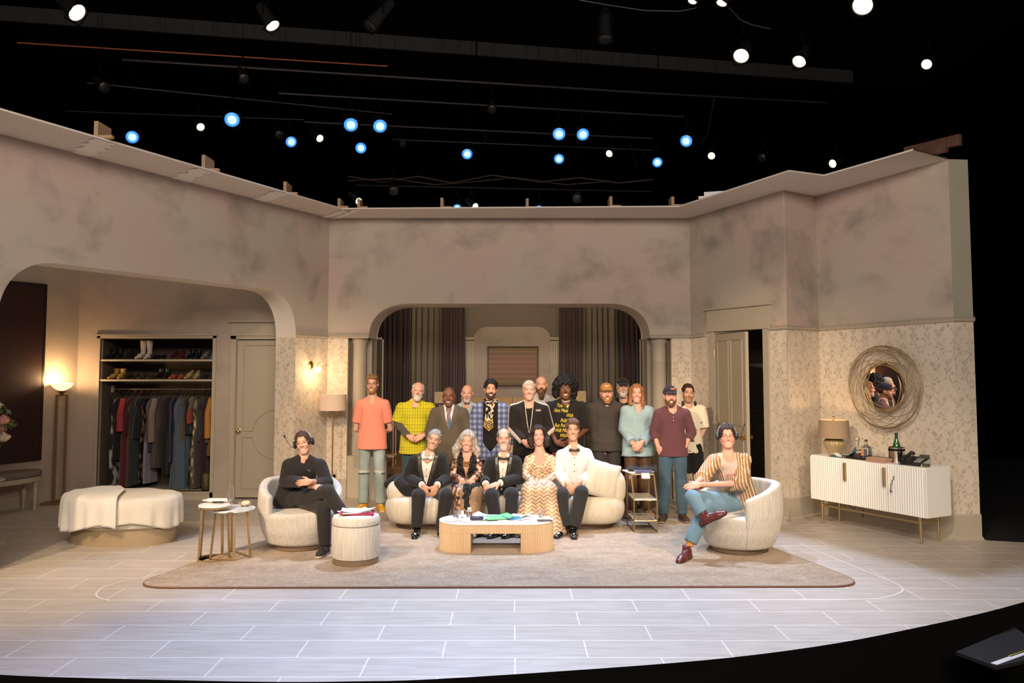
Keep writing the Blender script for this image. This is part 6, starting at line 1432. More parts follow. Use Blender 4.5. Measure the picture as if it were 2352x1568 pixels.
        if logo: mb = MB(); M = Matrix.Translation(Vector(s.J['H'] - s.base)) @ Matrix([list(r) for r in s.HR * s.hs]).to_4x4(); mb.xf(M @ T(*(logo[1] if len(logo) > 1 else (0, -.093, .088))) @ RX(-.35)); mb.box((-.026, -.002, -.011), (.026, .002, .011)); mb.build('badge', pmat('badge_%d' % int(logo[0][0] * 100), logo[0], .6, var=.3, scale=80), o)
    def headset(s, side=-1):
        M = Matrix.Translation(Vector(s.J['H'] - s.base)) @ Matrix([list(r) for r in s.HR * s.hs]).to_4x4(); mb = MB(); mb.xf(M)
        mb.tube([(.092 * math.cos(a), .01, .03 + .103 * math.sin(a)) for a in np.linspace(0, PI, 20)], .006, 8); o = mb.build('headset', pmat('headset_grey', (.35, .38, .42), .4, .3), s.o, smooth=True)
        for q in (-1, 1): mb = MB(); mb.xf(M @ T(q * .098, .008, -.002) @ RY(PI / 2)); mb.lathe([(.02, -.018), (.036, -.014), (.038, .008), (.028, .018), (.0001, .019)], 20, 1.1, .9); mb.build('ear_cup', MATS['black_plastic'], o, smooth=True)
        mb = MB(); mb.xf(M); mb.tube([(side * .105, -.01, -.03), (side * .135, -.03, -.01), (side * .16, -.04, .06), (side * .175, -.045, .105)], .003, 6); mb.ball((side * .178, -.045, .118), (.010, .010, .016)); mb.build('microphone', MATS['black_plastic'], o, smooth=True)
    # ---- clothes
    def grid_uw(s, f):
        x, y, z = f.grid(); P, C = s.J['P'], s.C; r, u, w = s.rt, s.up, s.fwd
        return ((x - C[0]) * r[0] + (y - C[1]) * r[1] + (z - C[2]) * r[2], (x - P[0]) * u[0] + (y - P[1]) * u[1] + (z - P[2]) * u[2], (x - C[0]) * w[0] + (y - C[1]) * w[1] + (z - C[2]) * w[2])
    def uv(s, V): return (V - s.C) @ s.rt, (V - s.J['P']) @ s.up, (V - s.C) @ s.fwd
    def top(s, name, col, o=.012, sl=2.0, hem=.12, mat=None, neck=None, open_=None, noise=(.004, 16), h=.0085, ro=.004, flare=0.0, k=.045, armk=.016, so=None, slfl=1.0, collar=None):
        J = s.J; lo, hi = s.bounds(['P', 'N', 'Sa', 'Sb', 'Ea', 'Eb'] + (['Wa', 'Wb'] if sl > 1 else []), .26); f = Field(lo, hi, h); s.torso(f, o, k, max(.001, hem - .03))
        if abs(s.up[2]) > .97 and J['Ka'][2] < J['P'][2] - .3:
            for q in 'ab': f.rc(J['L' + q] + s.up * .06, J['L' + q] - s.up * hem, (.080 * s.B['leg'] + o), .096 * s.B['leg'] + o, .05, (s.fwd, .85))
        if flare: f.rc(J['P'] - s.up * (hem - .02), s.M, s.B['wp'] + o + flare, s.B['ws'] + o + flare * .4, .04, (s.fwd, s.B['fl'] + .05))
        U, Wd, D = s.grid_uw(f); L = float(np.linalg.norm(J['N'] - J['P']))
        f.f = np.maximum(f.f, (-hem - Wd).astype(np.float32))
        if open_: w0, hw, w1 = open_; hh = hw * np.clip((Wd - w0) / (w1 - w0), 0, 1.15) ** .85; c = np.maximum(np.maximum(np.abs(U) - hh, -D), w0 - Wd); f.f = np.maximum(f.f, (-c).astype(np.float32))
        if neck: f.ell(J['N'] + s.fwd * neck[0] + s.up * neck[1], (neck[2],) * 3, .008, op='s')
        s.arms(f, (so if so is not None else o), armk, sl, ro, True, fl=slfl)
        f.f = np.maximum(f.f, -(np.sqrt(sum((a - b) ** 2 for a, b in zip(f.grid(), J['N'] + s.up * .05))) - .058).astype(np.float32) * 0 + f.f)
        g = s.put(name, f, mat or CLOTH, col, noise)
        if collar:
            q = Field(J['N'] - .13, J['N'] + .13, .005)
            for sg in (-1, 1):
                b = J['N'] + s.up * .035 - s.fwd * .03 + s.rt * sg * .05; m_ = J['N'] + s.up * .022 + s.fwd * .045 + s.rt * sg * .047; e = J['N'] - s.up * (.03 + collar[1]) + s.fwd * (.082) + s.rt * sg * (.024 + collar[2]); q.rc(b, m_, .013, .016, .008); q.rc(m_ + s.rt * sg * .006, e, .021, .012, .008, (s.fwd + s.rt * sg * .5, .42)); q.rc(b, J['N'] + s.up * .04 - s.fwd * .055, .013, .013, .008)
            s.put('collar', q, CLOTH, collar[0], (0, 1), 1, g)
        return g
    def patch(s, name, fn, col, o, th=.008, mat=None, h=.006, noise=(0, 1), parent=None, back=False):
        """thin layer lying on the torso at inflation o, where fn(U, W) < 0"""
        J = s.J; lo, hi = s.bounds(['P', 'N', 'Sa', 'Sb'], .24); f = Field(lo, hi, h); s.torso(f, o + th, .045); U, Wd, D = s.grid_uw(f)
        d = f.f; d = np.maximum(d, -(d + th + .006)); d = np.maximum(d, fn(U, Wd)); d = d if back else np.maximum(d, -D); f.f = d.astype(np.float32); return s.put(name, f, mat or CLOTH, col, noise, 1, parent)
    def trousers(s, col, o=.012, upto=1.93, ro=.008, mat=None, waist=.05, name='trousers', noise=(.005, 14), h=.009, ow=0.01, low=None):
        J = s.J; lo, hi = s.bounds(['P', 'La', 'Lb', 'Ka', 'Kb'] + (['Aa', 'Ab'] if upto > 1 else []), .22); f = Field(lo, hi, h); B = s.B
        f.rc(J['P'] - s.up * .02, J['P'] + s.up * .05, B['wp'] + o - .012, B['ws'] + o - .002, .04, (s.fwd, B['fl'] + .04)); U, Wd, D = s.grid_uw(f); f.f = np.maximum(f.f, (Wd - waist).astype(np.float32)); s.legs(f, o, .03, upto, ro, ow=ow); 
        return s.put(name, f, mat or CLOTH, col, noise)
    def shoe(s, q, dirv, col=(.01, .01, .01), sole=(.02, .02, .02), mat=None, L=.27, lace=None, high=.0, upv=(0, 0, 1), sock=None, name='shoe'):
        An = s.J['A' + q]; d = nrm(dirv); u = A_(upv); u = nrm(u - d * (u @ d)); bz = An - u * .075; f = Field(bz - .24, bz + .26, .0055)
        heel = bz - d * .06 + u * .025; ball = bz + d * (L * .48) + u * .026; toe = bz + d * (L * .68) + u * .022
        f.rc(heel, ball, .036, .043, .01, (u, .75)); f.rc(ball, toe, .043, .034, .02, (u, .72)); f.rc(An + u * (.0 + high), bz + u * .04 - d * .02, .043, .042, .03); f.rc(An + u * (-.01), ball + u * .012, .04, .028, .03)
        f.rc(heel - u * .016, toe - u * .012, .04, .038, .004, (u, .25)); f.cut(bz - u * .005, -u); f.cut(An + u * (.012 + high), u)
        def cf(V):
            w = (V - bz) @ u; c = np.tile(A_(col), (len(V), 1)) * (1 + .1 * vnoise(V * 30))[:, None]; c[w < .019] = A_(sole)
            if lace is not None: dd = (V - bz) @ d; sd = np.abs((V - bz) @ np.cross(d, u)); m = (dd > .01) & (dd < .13) & (w > .045) & (sd < .02) & (np.sin(dd * 260) > .1); c[m] = A_(lace)
            return c
        o = s.put(name, f, mat or PATENT, cf, (0, 1), 1)
        if sock: g = Field(An - .15, An + .25, .007); K_ = s.J['K' + q]; dd = nrm(K_ - An); capped(g, An + dd * (.035 + high), An + dd * sock[1], .041, .048, .01, cb=True); s.put('sock', g, CLOTH, sock[0], (0, 1), 1)
        return o
    def text(s, lines, size, col, u0, w0, o, shear=0.0, lead=1.1, parent=None, aligns=None, name='lettering', xs=.86):
        """flat lettering laid on the front of the garment"""
        g = parent.data; n = len(g.vertices); co = np.empty(n * 3, np.float32); g.vertices.foreach_get('co', co); co = co.reshape(-1, 3) + s.base
        bvh = BVHTree.FromPolygons([tuple(v) for v in co], [tuple(p.vertices) for p in g.polygons]); VV, FF = [], []
        for i, ln in enumerate(lines):
            cu = bpy.data.curves.new('t', 'FONT'); cu.body = ln; cu.size = size; cu.shear = shear; cu.align_x = 'LEFT'; ob = bpy.data.objects.new('t', cu); COL.objects.link(ob); dg = bpy.context.evaluated_depsgraph_get(); me = ob.evaluated_get(dg).to_mesh(); off = len(VV)
            for v in me.vertices:
                uu = u0 + (aligns[i] if aligns else 0) + v.co.x * xs; ww = w0 - i * size * lead + v.co.y; p = s.C + s.rt * uu + s.up * (ww - (s.C - s.J['P']) @ s.up) + s.fwd * .5; hit = bvh.ray_cast(Vector(p), Vector(-s.fwd)); q = A_(hit[0]) + s.fwd * .004 if hit[0] is not None else p - s.fwd * .35; VV.append(q - s.base)
            for p in me.polygons: FF.append(tuple(k + off for k in p.vertices))
            ob.to_mesh_clear(); bpy.data.objects.remove(ob); bpy.data.curves.remove(cu)
        me = bpy.data.meshes.new(name); me.from_pydata([tuple(v) for v in VV], [], FF); me.materials.append(pmat('ink_%s' % name + str(int(col[0] * 99)), col, .7, bump=0, var=.02)); ob = bpy.data.objects.new(name, me); COL.objects.link(ob); ob.parent = parent; return ob
    def bits(s, name, pts, mat, parent=None, r=.004):
        mb = MB()
        for p in pts: mb.xf(T(*(A_(p) - s.base))); mb.ball((0, 0, 0), r, 8, 6)
        return mb.build(name, mat, parent or s.o, smooth=True)
    def front(s, u, w, o):
        """point on the chest front"""
        w_ = (s.C - s.J['P']) @ s.up; t = np.clip(w / w_, 0, 1.6); hw = s.B['ws'] if w < w_ * .5 else s.B['wc']
        return s.C + s.rt * u + s.up * (w - w_) + s.fwd * ((hw + o) * s.B['fl'] * math.sqrt(max(0, 1 - (u / (hw + o)) ** 2)) + .004)

def stand(cx, ytop, Y, arms=('side', 'side'), yaw=0.0, hh=0.0, sw=.178, hx=0, hip=.092, feet=.13, z0=.018, hat=0.0, headpx=None, ov=None, lean=0.0):
    zt = W(cx, ytop, Y).z - hat; bx_ = W(cx, 900, Y).x; s = (zt - z0) / 1.80; R = np.array(Matrix.Rotation(yaw, 3, 'Z'))
    def L(x, y, z): return A_([bx_, Y, z0]) + R @ A_([x, y, 0]) * s + A_([0, 0, z * s])
    poses = {'side': ((.235, .03, 1.17), (.25, -.02, .93)), 'back': ((.245, .05, 1.18), (.13, .17, 1.02)), 'clasp': ((.25, .01, 1.18), (.055, -.19, 1.00)), 'low': ((.235, .0, 1.17), (.055, -.18, .95)), 'pocket': ((.265, .05, 1.19), (.225, -.05, .97)), 'high': ((.27, .02, 1.18), (.075, -.20, 1.05))}
    J = {'P': L(0, 0, .98), 'N': L(lean, 0, 1.50), 'Sa': L(-sw * .96 + lean, .0, 1.418), 'Sb': L(sw * .96 + lean, .0, 1.418), 'La': L(-hip, 0, .93), 'Lb': L(hip, 0, .93), 'Ka': L(-hip - .012, -.01, .50), 'Kb': L(hip + .012, -.01, .50), 'Aa': L(-feet, 0.02, .085), 'Ab': L(feet, .02, .085)}
    for q, sg, a in (('a', -1, arms[0]), ('b', 1, arms[1])):
        E, Wq = poses[a]; J['E' + q] = L(sg * E[0] * (sw / .178), E[1], E[2]); J['W' + q] = L(sg * Wq[0], Wq[1], Wq[2])
    J['H'] = L(lean, -.025, 1.80 - .118) if headpx is None else A_(W(headpx[0], headpx[1], Y - .03)); J['fwd'] = R @ A_([0, -1, 0]); J['base'] = A_([bx_, Y, z0])
    for k, v in (ov or {}).items(): J[k] = A_(W(v[0], v[1], Y + v[2]))
    return J
def H_(w, side, d, n, s, **k): return dict(w=w, side=side, d=d, n=n, s=s, **k)
def clasped(J, dz=-.2, open_=0.0):
    """hands folded in front, image-right hand over image-left hand"""
    m = (J['Wa'] + J['Wb']) / 2
    return [[H_(J['Wa'], 'a', nrm(m + A_([.02, -.02, -.06]) - J['Wa']) + A_([.35, 0, dz]), (-.3, -1, .2), (.1, -.3, 1), curl=.35), H_(J['Wb'] + A_([0, -.028, .012]), 'b', nrm(m + A_([-.02, -.04, -.06]) - J['Wb']) + A_([-.35, 0, dz]), (.3, -1, .35), (-.1, -.3, 1), curl=.45)]]
def pocket(J, q):
    sg = -1 if q == 'a' else 1
    return [H_(J['W' + q], q, (-sg * .45, -.05, -1), (sg * .5, -.9, .2), (-sg * 1, -.3, .2), curl=.2, thumb=1.3)]
LT = (.60, .345, .235); PK = (.66, .36, .27); MD = (.52, .29, .18); BR = (.235, .10, .05); BRN = (.16, .062, .03)
GRAYH = (.42, .39, .36); WHITEH = (.62, .58, .52); DKB = (.045, .025, .015); BRNH = (.12, .06, .03); BLK = (.012, .010, .009); REDB = (.30, .13, .05)
DEN = (.085, .155, .215); LDEN = (.19, .30, .37)
def denim(base, sc=1.0, fade=.35):
    return lambda V: np.tile(A_(base), (len(V), 1)) * (1 + fade * fbm(V * A_((7, 7, 3)), 21, 3) + .12 * vnoise(V * 120))[:, None]
def flatc(c, v=.08): return lambda V: np.tile(A_(c), (len(V), 1)) * (1 + v * fbm(V * 6, 2, 2))[:, None]

# 1 -- coral henley, ripped jeans, yellow shoes
J = stand(856, 862, 11.25, ('back', 'back'), sw=.175, feet=.115, z0=0.0, ov={'Ea': (817, 985, .06), 'Eb': (897, 985, .06)})
p = Person('man in coral short-sleeved henley, ripped pale jeans and yellow shoes', J, LT, dict(hair='swept', hairc=(.22, .12, .055), beard=(.003, .0), beardc=(.36, .17, .07), glasses=(.02, .02, .02), hairline=.080, nk=.95))
g = p.top('shirt', flatc((.80, .27, .19)), .013, .72, .16, neck=(.07, -.012, .052), so=.018, flare=.018)
p.bits('buttons', [p.front(0, w, .018) for w in (.36, .395, .43)], PAPERW, g, .006)
def rip(V):
    c = denim((.30, .37, .37), 1, .5)(V); z = V[:, 2]; fr = V[:, 1] < 11.25; m = (np.abs(z - .53 - .012 * vnoise(V * 25)) < .014) & fr; c[m] = (.5, .5, .46); m2 = (np.abs(z - .508) < .010) & fr & (vnoise(V * 18) > -.3); c[m2] = (.03, .05, .07); bl = .75 * np.exp(-((z - .93) / .06) ** 2) * np.exp(-((V[:, 0] - J['P'][0]) / .07) ** 2); return mixc(c, bl, (.03, .05, .08))
p.trousers(rip, .010, 1.95, .016, ow=.012)
for q, d in (('a', (-.25, -1, 0)), ('b', (.35, -1, 0))): p.shoe(q, d, (.72, .36, .02), (.75, .68, .55), RUB, lace=(.8, .7, .4))

# 2 -- lime plaid shirt over grey long sleeves
J = stand(955, 872, 10.95, ('clasp', 'clasp'), sw=.20, headpx=(960, 898), hh=0, ov={'Ea': (913, 972, .02), 'Eb': (1002, 978, .05), 'Wa': (938, 1002, -.20), 'Wb': (972, 1002, -.18)}, lean=.0)
p = Person('older man in lime green plaid shirt over grey sleeves, hands folded', J, PK, dict(hair='fringe', hairc=WHITEH, stubble=.85, beardc=(.62, .56, .50), beard=(.004, .004), roll=.10, yaw=.12, hands=clasped(J, -.15)), dict(belly=.06, ws=.165, wp=.165, wc=.168))
def lime(V):
    u, w, d = p.uv(V); c = np.tile(A_((.56, .50, .022)), (len(V), 1)) * (1 + .1 * fbm(V * 8, 4, 2))[:, None]; l = ((u * 1.0) % .034 < .007) | (w % .042 < .007); c[l] = c[l] * .62; l2 = (w % .10 < .02); c[l2] *= .9; return c
p.top('undershirt', flatc((.085, .07, .068)), .006, 1.95, .02, neck=(.06, .02, .05), ro=.012)
g = p.top('shirt', lime, .018, .88, .17, neck=(.075, -.03, .048), so=.030, flare=.03, collar=((.56, .50, .022), .045, .03), slfl=1.15)
p.trousers(denim((.035, .07, .09)), .010)
for q, d in (('a', (-.2, -1, 0)), ('b', (.2, -1, 0))): p.shoe(q, d, (.03, .03, .03))

# 3 -- grey-brown suit, glasses
J = stand(1032, 884, 10.72, ('side', 'side'), sw=.20, headpx=(1031, 910))
p = Person('man in olive grey suit with floral tie and round glasses', J, BR, dict(buzz=.65, recede=.02, hairc=(.05, .035, .03), glasses=(.03, .02, .015), stubble=.45, beardc=(.08, .05, .04), fw=1.14, jaw=1.15, s=1.04, nk=1.12, hands=[[H_(J['Wa'], 'a', (.1, 0, -1), (-1, 0, 0), (0, -1, 0), curl=.4)], [H_(J['Wb'], 'b', (-.1, 0, -1), (1, 0, 0), (0, -1, 0), curl=.4)]]), dict(ws=.175, wp=.175, wc=.18, belly=.05, arm=1.15))
SUIT = (.105, .085, .062)
p.top('shirt', flatc((.62, .66, .74)), .008, 1.9, .05, collar=((.62, .66, .74), .035, .018))
g = p.top('suit_jacket', flatc(SUIT), .024, 1.93, .24, open_=(.20, .088, .56), flare=.015, ro=.01, noise=(.005, 9))
fn = lambda U, Wd: np.maximum(np.abs(np.abs(U) - (.088 * np.clip((Wd - .20) / .36, 0, 1.1) ** .85 + .028)) - .028 * np.clip((Wd - .2) / .1, 0, 1), .20 - Wd)
p.patch('lapel', fn, flatc((.12, .098, .072)), .028, .008, parent=g)
def tie(V): c = np.tile(A_((.10, .16, .26)), (len(V), 1)); n = vnoise(V * 55); c[n > .25] = (.55, .16, .08); c[n < -.4] = (.35, .45, .6); return c
p.patch('tie', lambda U, Wd: np.maximum(np.abs(U) - (.016 + .014 * np.clip((.52 - Wd) / .25, 0, 1)), np.maximum(.17 - Wd, Wd - .52)), tie, .012, .010)
p.trousers(flatc(SUIT), .016, 1.97, .01)
for q, d in (('a', (-.2, -1, 0)), ('b', (.2, -1, 0))): p.shoe(q, d)

# 4 -- bald man behind
J = stand(1073, 878, 11.2, sw=.18, headpx=(1073, 904))
p = Person('bald man with short grey beard, peeking between the grey suit and the plaid blazer', J, PK, dict(stubble=.7, beardc=(.5, .44, .4), beard=(.003, .0), teeth=0, browc=(.25, .2, .17), buzz=.25, recede=.07, hairc=(.5, .46, .42), baldtop=1), dict(ws=.15))
g = p.top('shirt', flatc((.42, .50, .47)), .014, 1.9, .14, neck=(.075, -.01, .045), collar=((.5, .56, .53), .03, .022))
p.top('undershirt', flatc((.70, .68, .62)), .005, .5, .0)
p.trousers(flatc((.05, .05, .06)), .012)
for q, d in (('a', (-.2, -1, 0)), ('b', (.2, -1, 0))): p.shoe(q, d)

# 5 -- plaid blazer and scarf
J = stand(1127, 871, 10.72, sw=.185, headpx=(1127, 894))
p = Person('dark-haired man in blue plaid blazer with a black and gold patterned scarf', J, LT, dict(hair='curly', hairc=BLK, stubble=.7, beardc=(.05, .03, .02), beard=(.002, .0), browc=BLK, roll=.04, yaw=.1, hairline=.080, hands=[[H_(J['Wa'], 'a', (.1, 0, -1), (-1, 0, 0), (0, -1, 0), curl=.4)], [H_(J['Wb'], 'b', (-.1, 0, -1), (1, 0, 0), (0, -1, 0), curl=.4)]]))
p.top('sweater', flatc((.010, .009, .009)), .010, 1.5, .1, neck=(.07, .03, .04))
def plaid(V):
    u, w, d = p.uv(V); a = .5 + .5 * np.sin(u * 2 * PI / .062); b = .5 + .5 * np.sin(w * 2 * PI / .07); a, b = sm(a, .25, .75), sm(b, .25, .75); c = mixc(np.tile(A_((.30, .34, .50)), (len(V), 1)), a * .62, (.035, .055, .18)); return mixc(c, b * .62, (.025, .04, .14))
w0_ = -.1
p.top('blazer', plaid, .024, 1.93, .22, open_=(-.12, .085, -.02), flare=.012, ro=.01, noise=(.003, 9), h=.0075)
def scarf(V):
    u, w, d = p.uv(V); c = np.tile(A_((.008, .007, .007)), (len(V), 1)); n = vnoise(V * A_((75, 75, 38))); m = (w > .27) & (n > .05); c[m] = (.62, .52, .40); e = (w - .27 + np.abs(u + .02) * -.9); 
    for k, (a, b) in enumerate(((-.03, -.015), (-.055, -.045), (-.095, -.085), (-.125, -.11))): m = (e > a) & (e < b); c[m] = (.62, .36, .06)
    m = (e > -.083) & (e < -.058) & (vnoise(V * 90) > 0.05); c[m] = (.6, .52, .42); return c
g = p.patch('scarf', lambda U, Wd: np.maximum(np.abs(U + .02 - (Wd - .3) * .10) - (.052 + .09 * np.clip(.34 - Wd, 0, .3)), np.maximum(.10 - .55 * (U + .02) - Wd, Wd - .53)), scarf, .016, .012, noise=(.004, 26))
f = Field(p.J['N'] - .16, p.J['N'] + .16, .006); N_ = p.J['N'] + p.up * .02
for i in range(12): a, b = 2 * PI * i / 12, 2 * PI * (i + 1) / 12; f.rc(N_ + p.rt * .068 * math.cos(a) + p.fwd * .062 * math.sin(a) - p.up * .018 * math.sin(a), N_ + p.rt * .068 * math.cos(b) + p.fwd * .062 * math.sin(b) - p.up * .018 * math.sin(b), .027, .027, .01)
p.put('scarf_loop', f, CLOTH, lambda V: np.where((vnoise(V * 70) > .12)[:, None], A_((.60, .50, .38)), A_((.01, .009, .009))), (.006, 40), 1, g)
p.trousers(flatc((.012, .012, .013)), .010)
for q, d in (('a', (-.2, -1, 0)), ('b', (.2, -1, 0))): p.shoe(q, d)

# 6 -- black track jacket with cream stripes
J = stand(1215, 872, 10.62, ('high', 'high'), sw=.205, headpx=(1215, 896), ov={'Ea': (1178, 985, .03), 'Eb': (1262, 985, .03), 'Wa': (1203, 1014, -.2), 'Wb': (1232, 1014, -.18)})
p = Person('man with cropped grey hair in black track jacket with cream sleeve stripes', J, PK, dict(hair='short', hairc=(.50, .42, .32), browc=(.35, .25, .18), fw=1.08, jaw=1.1, s=1.02, eye=.7, hands=clasped(J, -.1)), dict(ws=.165, wc=.17, wp=.16, arm=1.12))
p.top('t_shirt', flatc((.012, .010, .010)), .008, .5, .1, neck=(.07, .02, .045))
def track(V):
    J_ = p.J; c = np.tile(A_((.018, .014, .013)), (len(V), 1))
    u, w, d = p.uv(V)
    for q, sg in (('a', -1), ('b', 1)):
        for A, B_ in ((J_['N'], J_['S' + q]), (J_['S' + q], J_['E' + q]), (J_['E' + q], J_['W' + q])):
            ba = B_ - A; t = np.clip(((V - A) @ ba) / (ba @ ba), 0, 1); off = V - (A + t[:, None] * ba); out = p.rt * sg * .72 + A_([0, 0, .7]) if A is J_['N'] else p.rt * sg - p.fwd * .1 + A_([0, 0, .15]); out = nrm(out - nrm(ba) * (out @ nrm(ba))); side = off @ out; rad = np.linalg.norm(off, axis=1)
            c = mixc(c, sm(side / (rad + 1e-6), .74, .86) * (rad < .11) * (side > .03), (.70, .62, .50))
    return c
g = p.top('track_jacket', track, .024, 1.95, .16, open_=(.12, .060, .58), ro=.004, noise=(.005, 11), flare=.01, h=.007)
for sg in (-1, 1): p.patch('zip_edge', lambda U, Wd: np.maximum(np.abs(U - sg * (.060 * np.clip((Wd - .12) / .46, 0, 1.1) ** .85 + .003)) - .005, .12 - Wd), (.72, .66, .56), .027, .007, h=.005, parent=g)
p.text(['NIKE'], .034, (.8, .78, .72), .085, .40, .03, parent=g)
p.trousers(flatc((.014, .013, .013)), .012)
for q, d in (('a', (-.2, -1, 0)), ('b', (.2, -1, 0))): p.shoe(q, d)

# 7 -- bald man with long beard behind
J = stand(1243, 857, 11.3, sw=.19, headpx=(1243, 884))
p = Person('tall bald man with a long brown beard and pale blue shirt in the back row', J, PK, dict(beard=(.010, .045), beardc=(.13, .07, .04), browc=(.12, .07, .04), buzz=.15, recede=.07, hairc=(.2, .12, .08), baldtop=1, teeth=0, eye=.8))
p.top('shirt', flatc((.50, .51, .54)), .015, 1.9, .14, neck=(.075, -.01, .045), collar=((.5, .52, .56), .04, .025))
p.top('undershirt', flatc((.03, .035, .05)), .006, .5, .0)
p.trousers(flatc((.05, .05, .07)), .012)
for q, d in (('a', (-.2, -1, 0)), ('b', (.2, -1, 0))): p.shoe(q, d)

# 8 -- big curly hair, black lettered t-shirt
J = stand(1299, 866, 10.72, ('clasp', 'clasp'), sw=.215, headpx=(1298, 893), ov={'Ea': (1263, 985, .03), 'Eb': (1346, 985, .06), 'Wa': (1278, 1016, -.18), 'Wb': (1322, 1008, -.18)})
p = Person('person with big black curly hair and glasses in black t-shirt lettered in yellow', J, BRN, dict(hair='afro', hairc=(.010, .008, .007), glasses=(.45, .36, .25), fw=1.15, jaw=1.12, s=1.06, nk=1.1, open=1.2, browc=BLK, hairline=.066, hands=clasped(J, -.05)), dict(ws=.19, wc=.19, wp=.185, belly=.07, arm=1.3))
g = p.top('t_shirt', flatc((.015, .014, .013), .15), .016, .9, .14, neck=(.072, .0, .052), so=.026, flare=.01)
p.text(['You May', 'Not Mess', 'With', 'Politics', 'But Politics', 'Will Mess', 'With You'], .068, (.78, .60, .05), -.155, .43, .03, shear=.35, lead=.93, parent=g, aligns=[.035, .0, .15, .08, .005, .012, .07], xs=.66)
ch = [p.J['N'] + p.rt * .062 * math.cos(a) + p.fwd * (.05 + .045 * math.sin(a)) - p.up * (.0 + .11 * max(0, 1 - abs(math.cos(a)) * 1.15) ) for a in np.linspace(0, PI, 25)]
mb = MB(); mb.tube([Vector(v + p.fwd * .022 - p.base) for v in ch], .003, 5); mb.build('chain_necklace', STEEL, p.o)
mb = MB(); mb.tube([Vector(p.J['N'] + p.up * .015 + p.rt * .062 * math.cos(a) + p.fwd * (.01 + .06 * math.sin(a)) - p.up * .03 * math.sin(a) - p.base) for a in np.linspace(-.2, PI + .2, 25)], .006, 6); mb.build('pearl_choker', pmat('pearl', (.75, .66, .55), .3, var=.4, scale=90), p.o)
p.trousers(flatc((.22, .03, .02)), .012)
for q, d in (('a', (-.2, -1, 0)), ('b', (.2, -1, 0))): p.shoe(q, d)

# 9 -- dark hoodie, orange cap
J = stand(1393, 873, 10.95, ('pocket', 'side'), sw=.205, headpx=(1393, 902), ov={'Ea': (1362, 985, .03), 'Wa': (1375, 1022, -.06)}, hat=.0)
p = Person('red-bearded man in charcoal hoodie and orange cap, laughing', J, PK, dict(hair='short', hairc=REDB, beard=(.006, .01), beardc=(.36, .17, .07), browc=REDB, fw=1.14, jaw=1.15, s=1.03, roll=-.04, open=1.3, eye=.6, hands=[pocket(J, 'a'), [H_(J['Wb'], 'b', (-.1, 0, -1), (1, 0, 0), (0, -1, 0), curl=.4)]]), dict(ws=.18, wp=.175, wc=.18, belly=.04, arm=1.2))
p.cap((.50, .22, .07), ((.62, .42, .22),))
g = p.top('hoodie', flatc((.055, .046, .042)), .028, 1.88, .13, neck=(.085, -.005, .05), ro=.012, noise=(.007, 9), slfl=1.1)
f = Field(p.J['N'] - .2, p.J['N'] + .2, .008); N_ = p.J['N'] + p.up * .015
for i in range(10): a, b = 2 * PI * i / 10, 2 * PI * (i + 1) / 10; P_ = lambda t: N_ + p.rt * .088 * math.cos(t) + p.fwd * (.07 * math.sin(t) - .005) - p.up * .03 * math.sin(t); f.rc(P_(a), P_(b), .034 if math.sin(a) < .3 else .022, .034 if math.sin(b) < .3 else .022, .01)
p.put('hood', f, CLOTH, flatc((.050, .042, .038)), (.005, 14), 1, g)
p.patch('pouch_pocket', lambda U, Wd: np.maximum(np.abs(U) - (.11 + np.clip(.1 - Wd, 0, .1) * .5), np.maximum(-.06 - Wd, Wd - .14)), flatc((.060, .050, .045)), .030, .006, parent=g)
p.trousers(flatc((.045, .040, .040)), .014)
for q, d in (('a', (-.2, -1, 0)), ('b', (.2, -1, 0))): p.shoe(q, d)

# 10 -- black cap and glasses behind
J = stand(1431, 864, 11.35, sw=.18, headpx=(1430, 889))
p = Person('grey-bearded man with glasses, black cap, black t-shirt and shorts in the back row', J, LT, dict(hair='short', hairc=(.45, .42, .38), beard=(.006, .01), beardc=(.55, .50, .45), glasses=(.3, .27, .25), teeth=0, browc=(.3, .27, .24)))
p.cap((.014, .013, .013)); p.top('t_shirt', flatc((.014, .013, .014)), .014, .85, .12, neck=(.07, .0, .05), so=.022)
p.top('overshirt', flatc((.09, .16, .30)), .020, .7, .1, open_=(-.1, .11, .45), so=.028)
p.trousers(flatc((.013, .013, .014)), .018, .86, .02, name='shorts')
for q, d in (('a', (-.2, -1, 0)), ('b', (.2, -1, 0))): p.shoe(q, d, (.02, .02, .02), (.6, .58, .52), RUB, lace=(.7, .65, .5))

# 11 -- long-haired woman in pale denim shirt
J = stand(1464, 880, 10.72, ('clasp', 'clasp'), sw=.162, headpx=(1462, 903), ov={'Ea': (1435, 985, .03), 'Eb': (1500, 985, .03), 'Wa': (1453, 1018, -.19), 'Wb': (1473, 1018, -.18)})
p = Person('woman with long auburn hair in pale blue denim shirt and brown leather trousers', J, PK, dict(soft=1, hair='long', hairc=(.33, .14, .05), fw=.95, jaw=.92, s=.97, nk=.85, lip=(.55, .16, .13), browc=(.2, .1, .05), hairline=.086, yaw=-.08, hands=clasped(J, -.45)), dict(ws=.125, wc=.14, wp=.15, arm=.85, bust=.012))
g = p.top('shirt', lambda V: np.tile(A_((.30, .42, .46)), (len(V), 1)) * (1 + .16 * fbm(V * A_((14, 14, 5)), 8, 3) + .08 * vnoise(V * 120))[:, None], .022, 1.93, .15, neck=(.082, -.045, .046), ro=.012, so=.028, noise=(.009, 9), collar=((.26, .38, .43), .05, .02), flare=.012)
p.trousers(lambda V: np.tile(A_((.10, .055, .03)), (len(V), 1)) * (1 + .6 * fbm(V * A_((10, 10, 4)), 3, 3))[:, None], .016, 1.9, .05, LEATHER, ow=.04)
for q, d in (('a', (-.2, -1, 0)), ('b', (.2, -1, 0))): p.shoe(q, d, (.45, .22, .12), (.1, .06, .04))

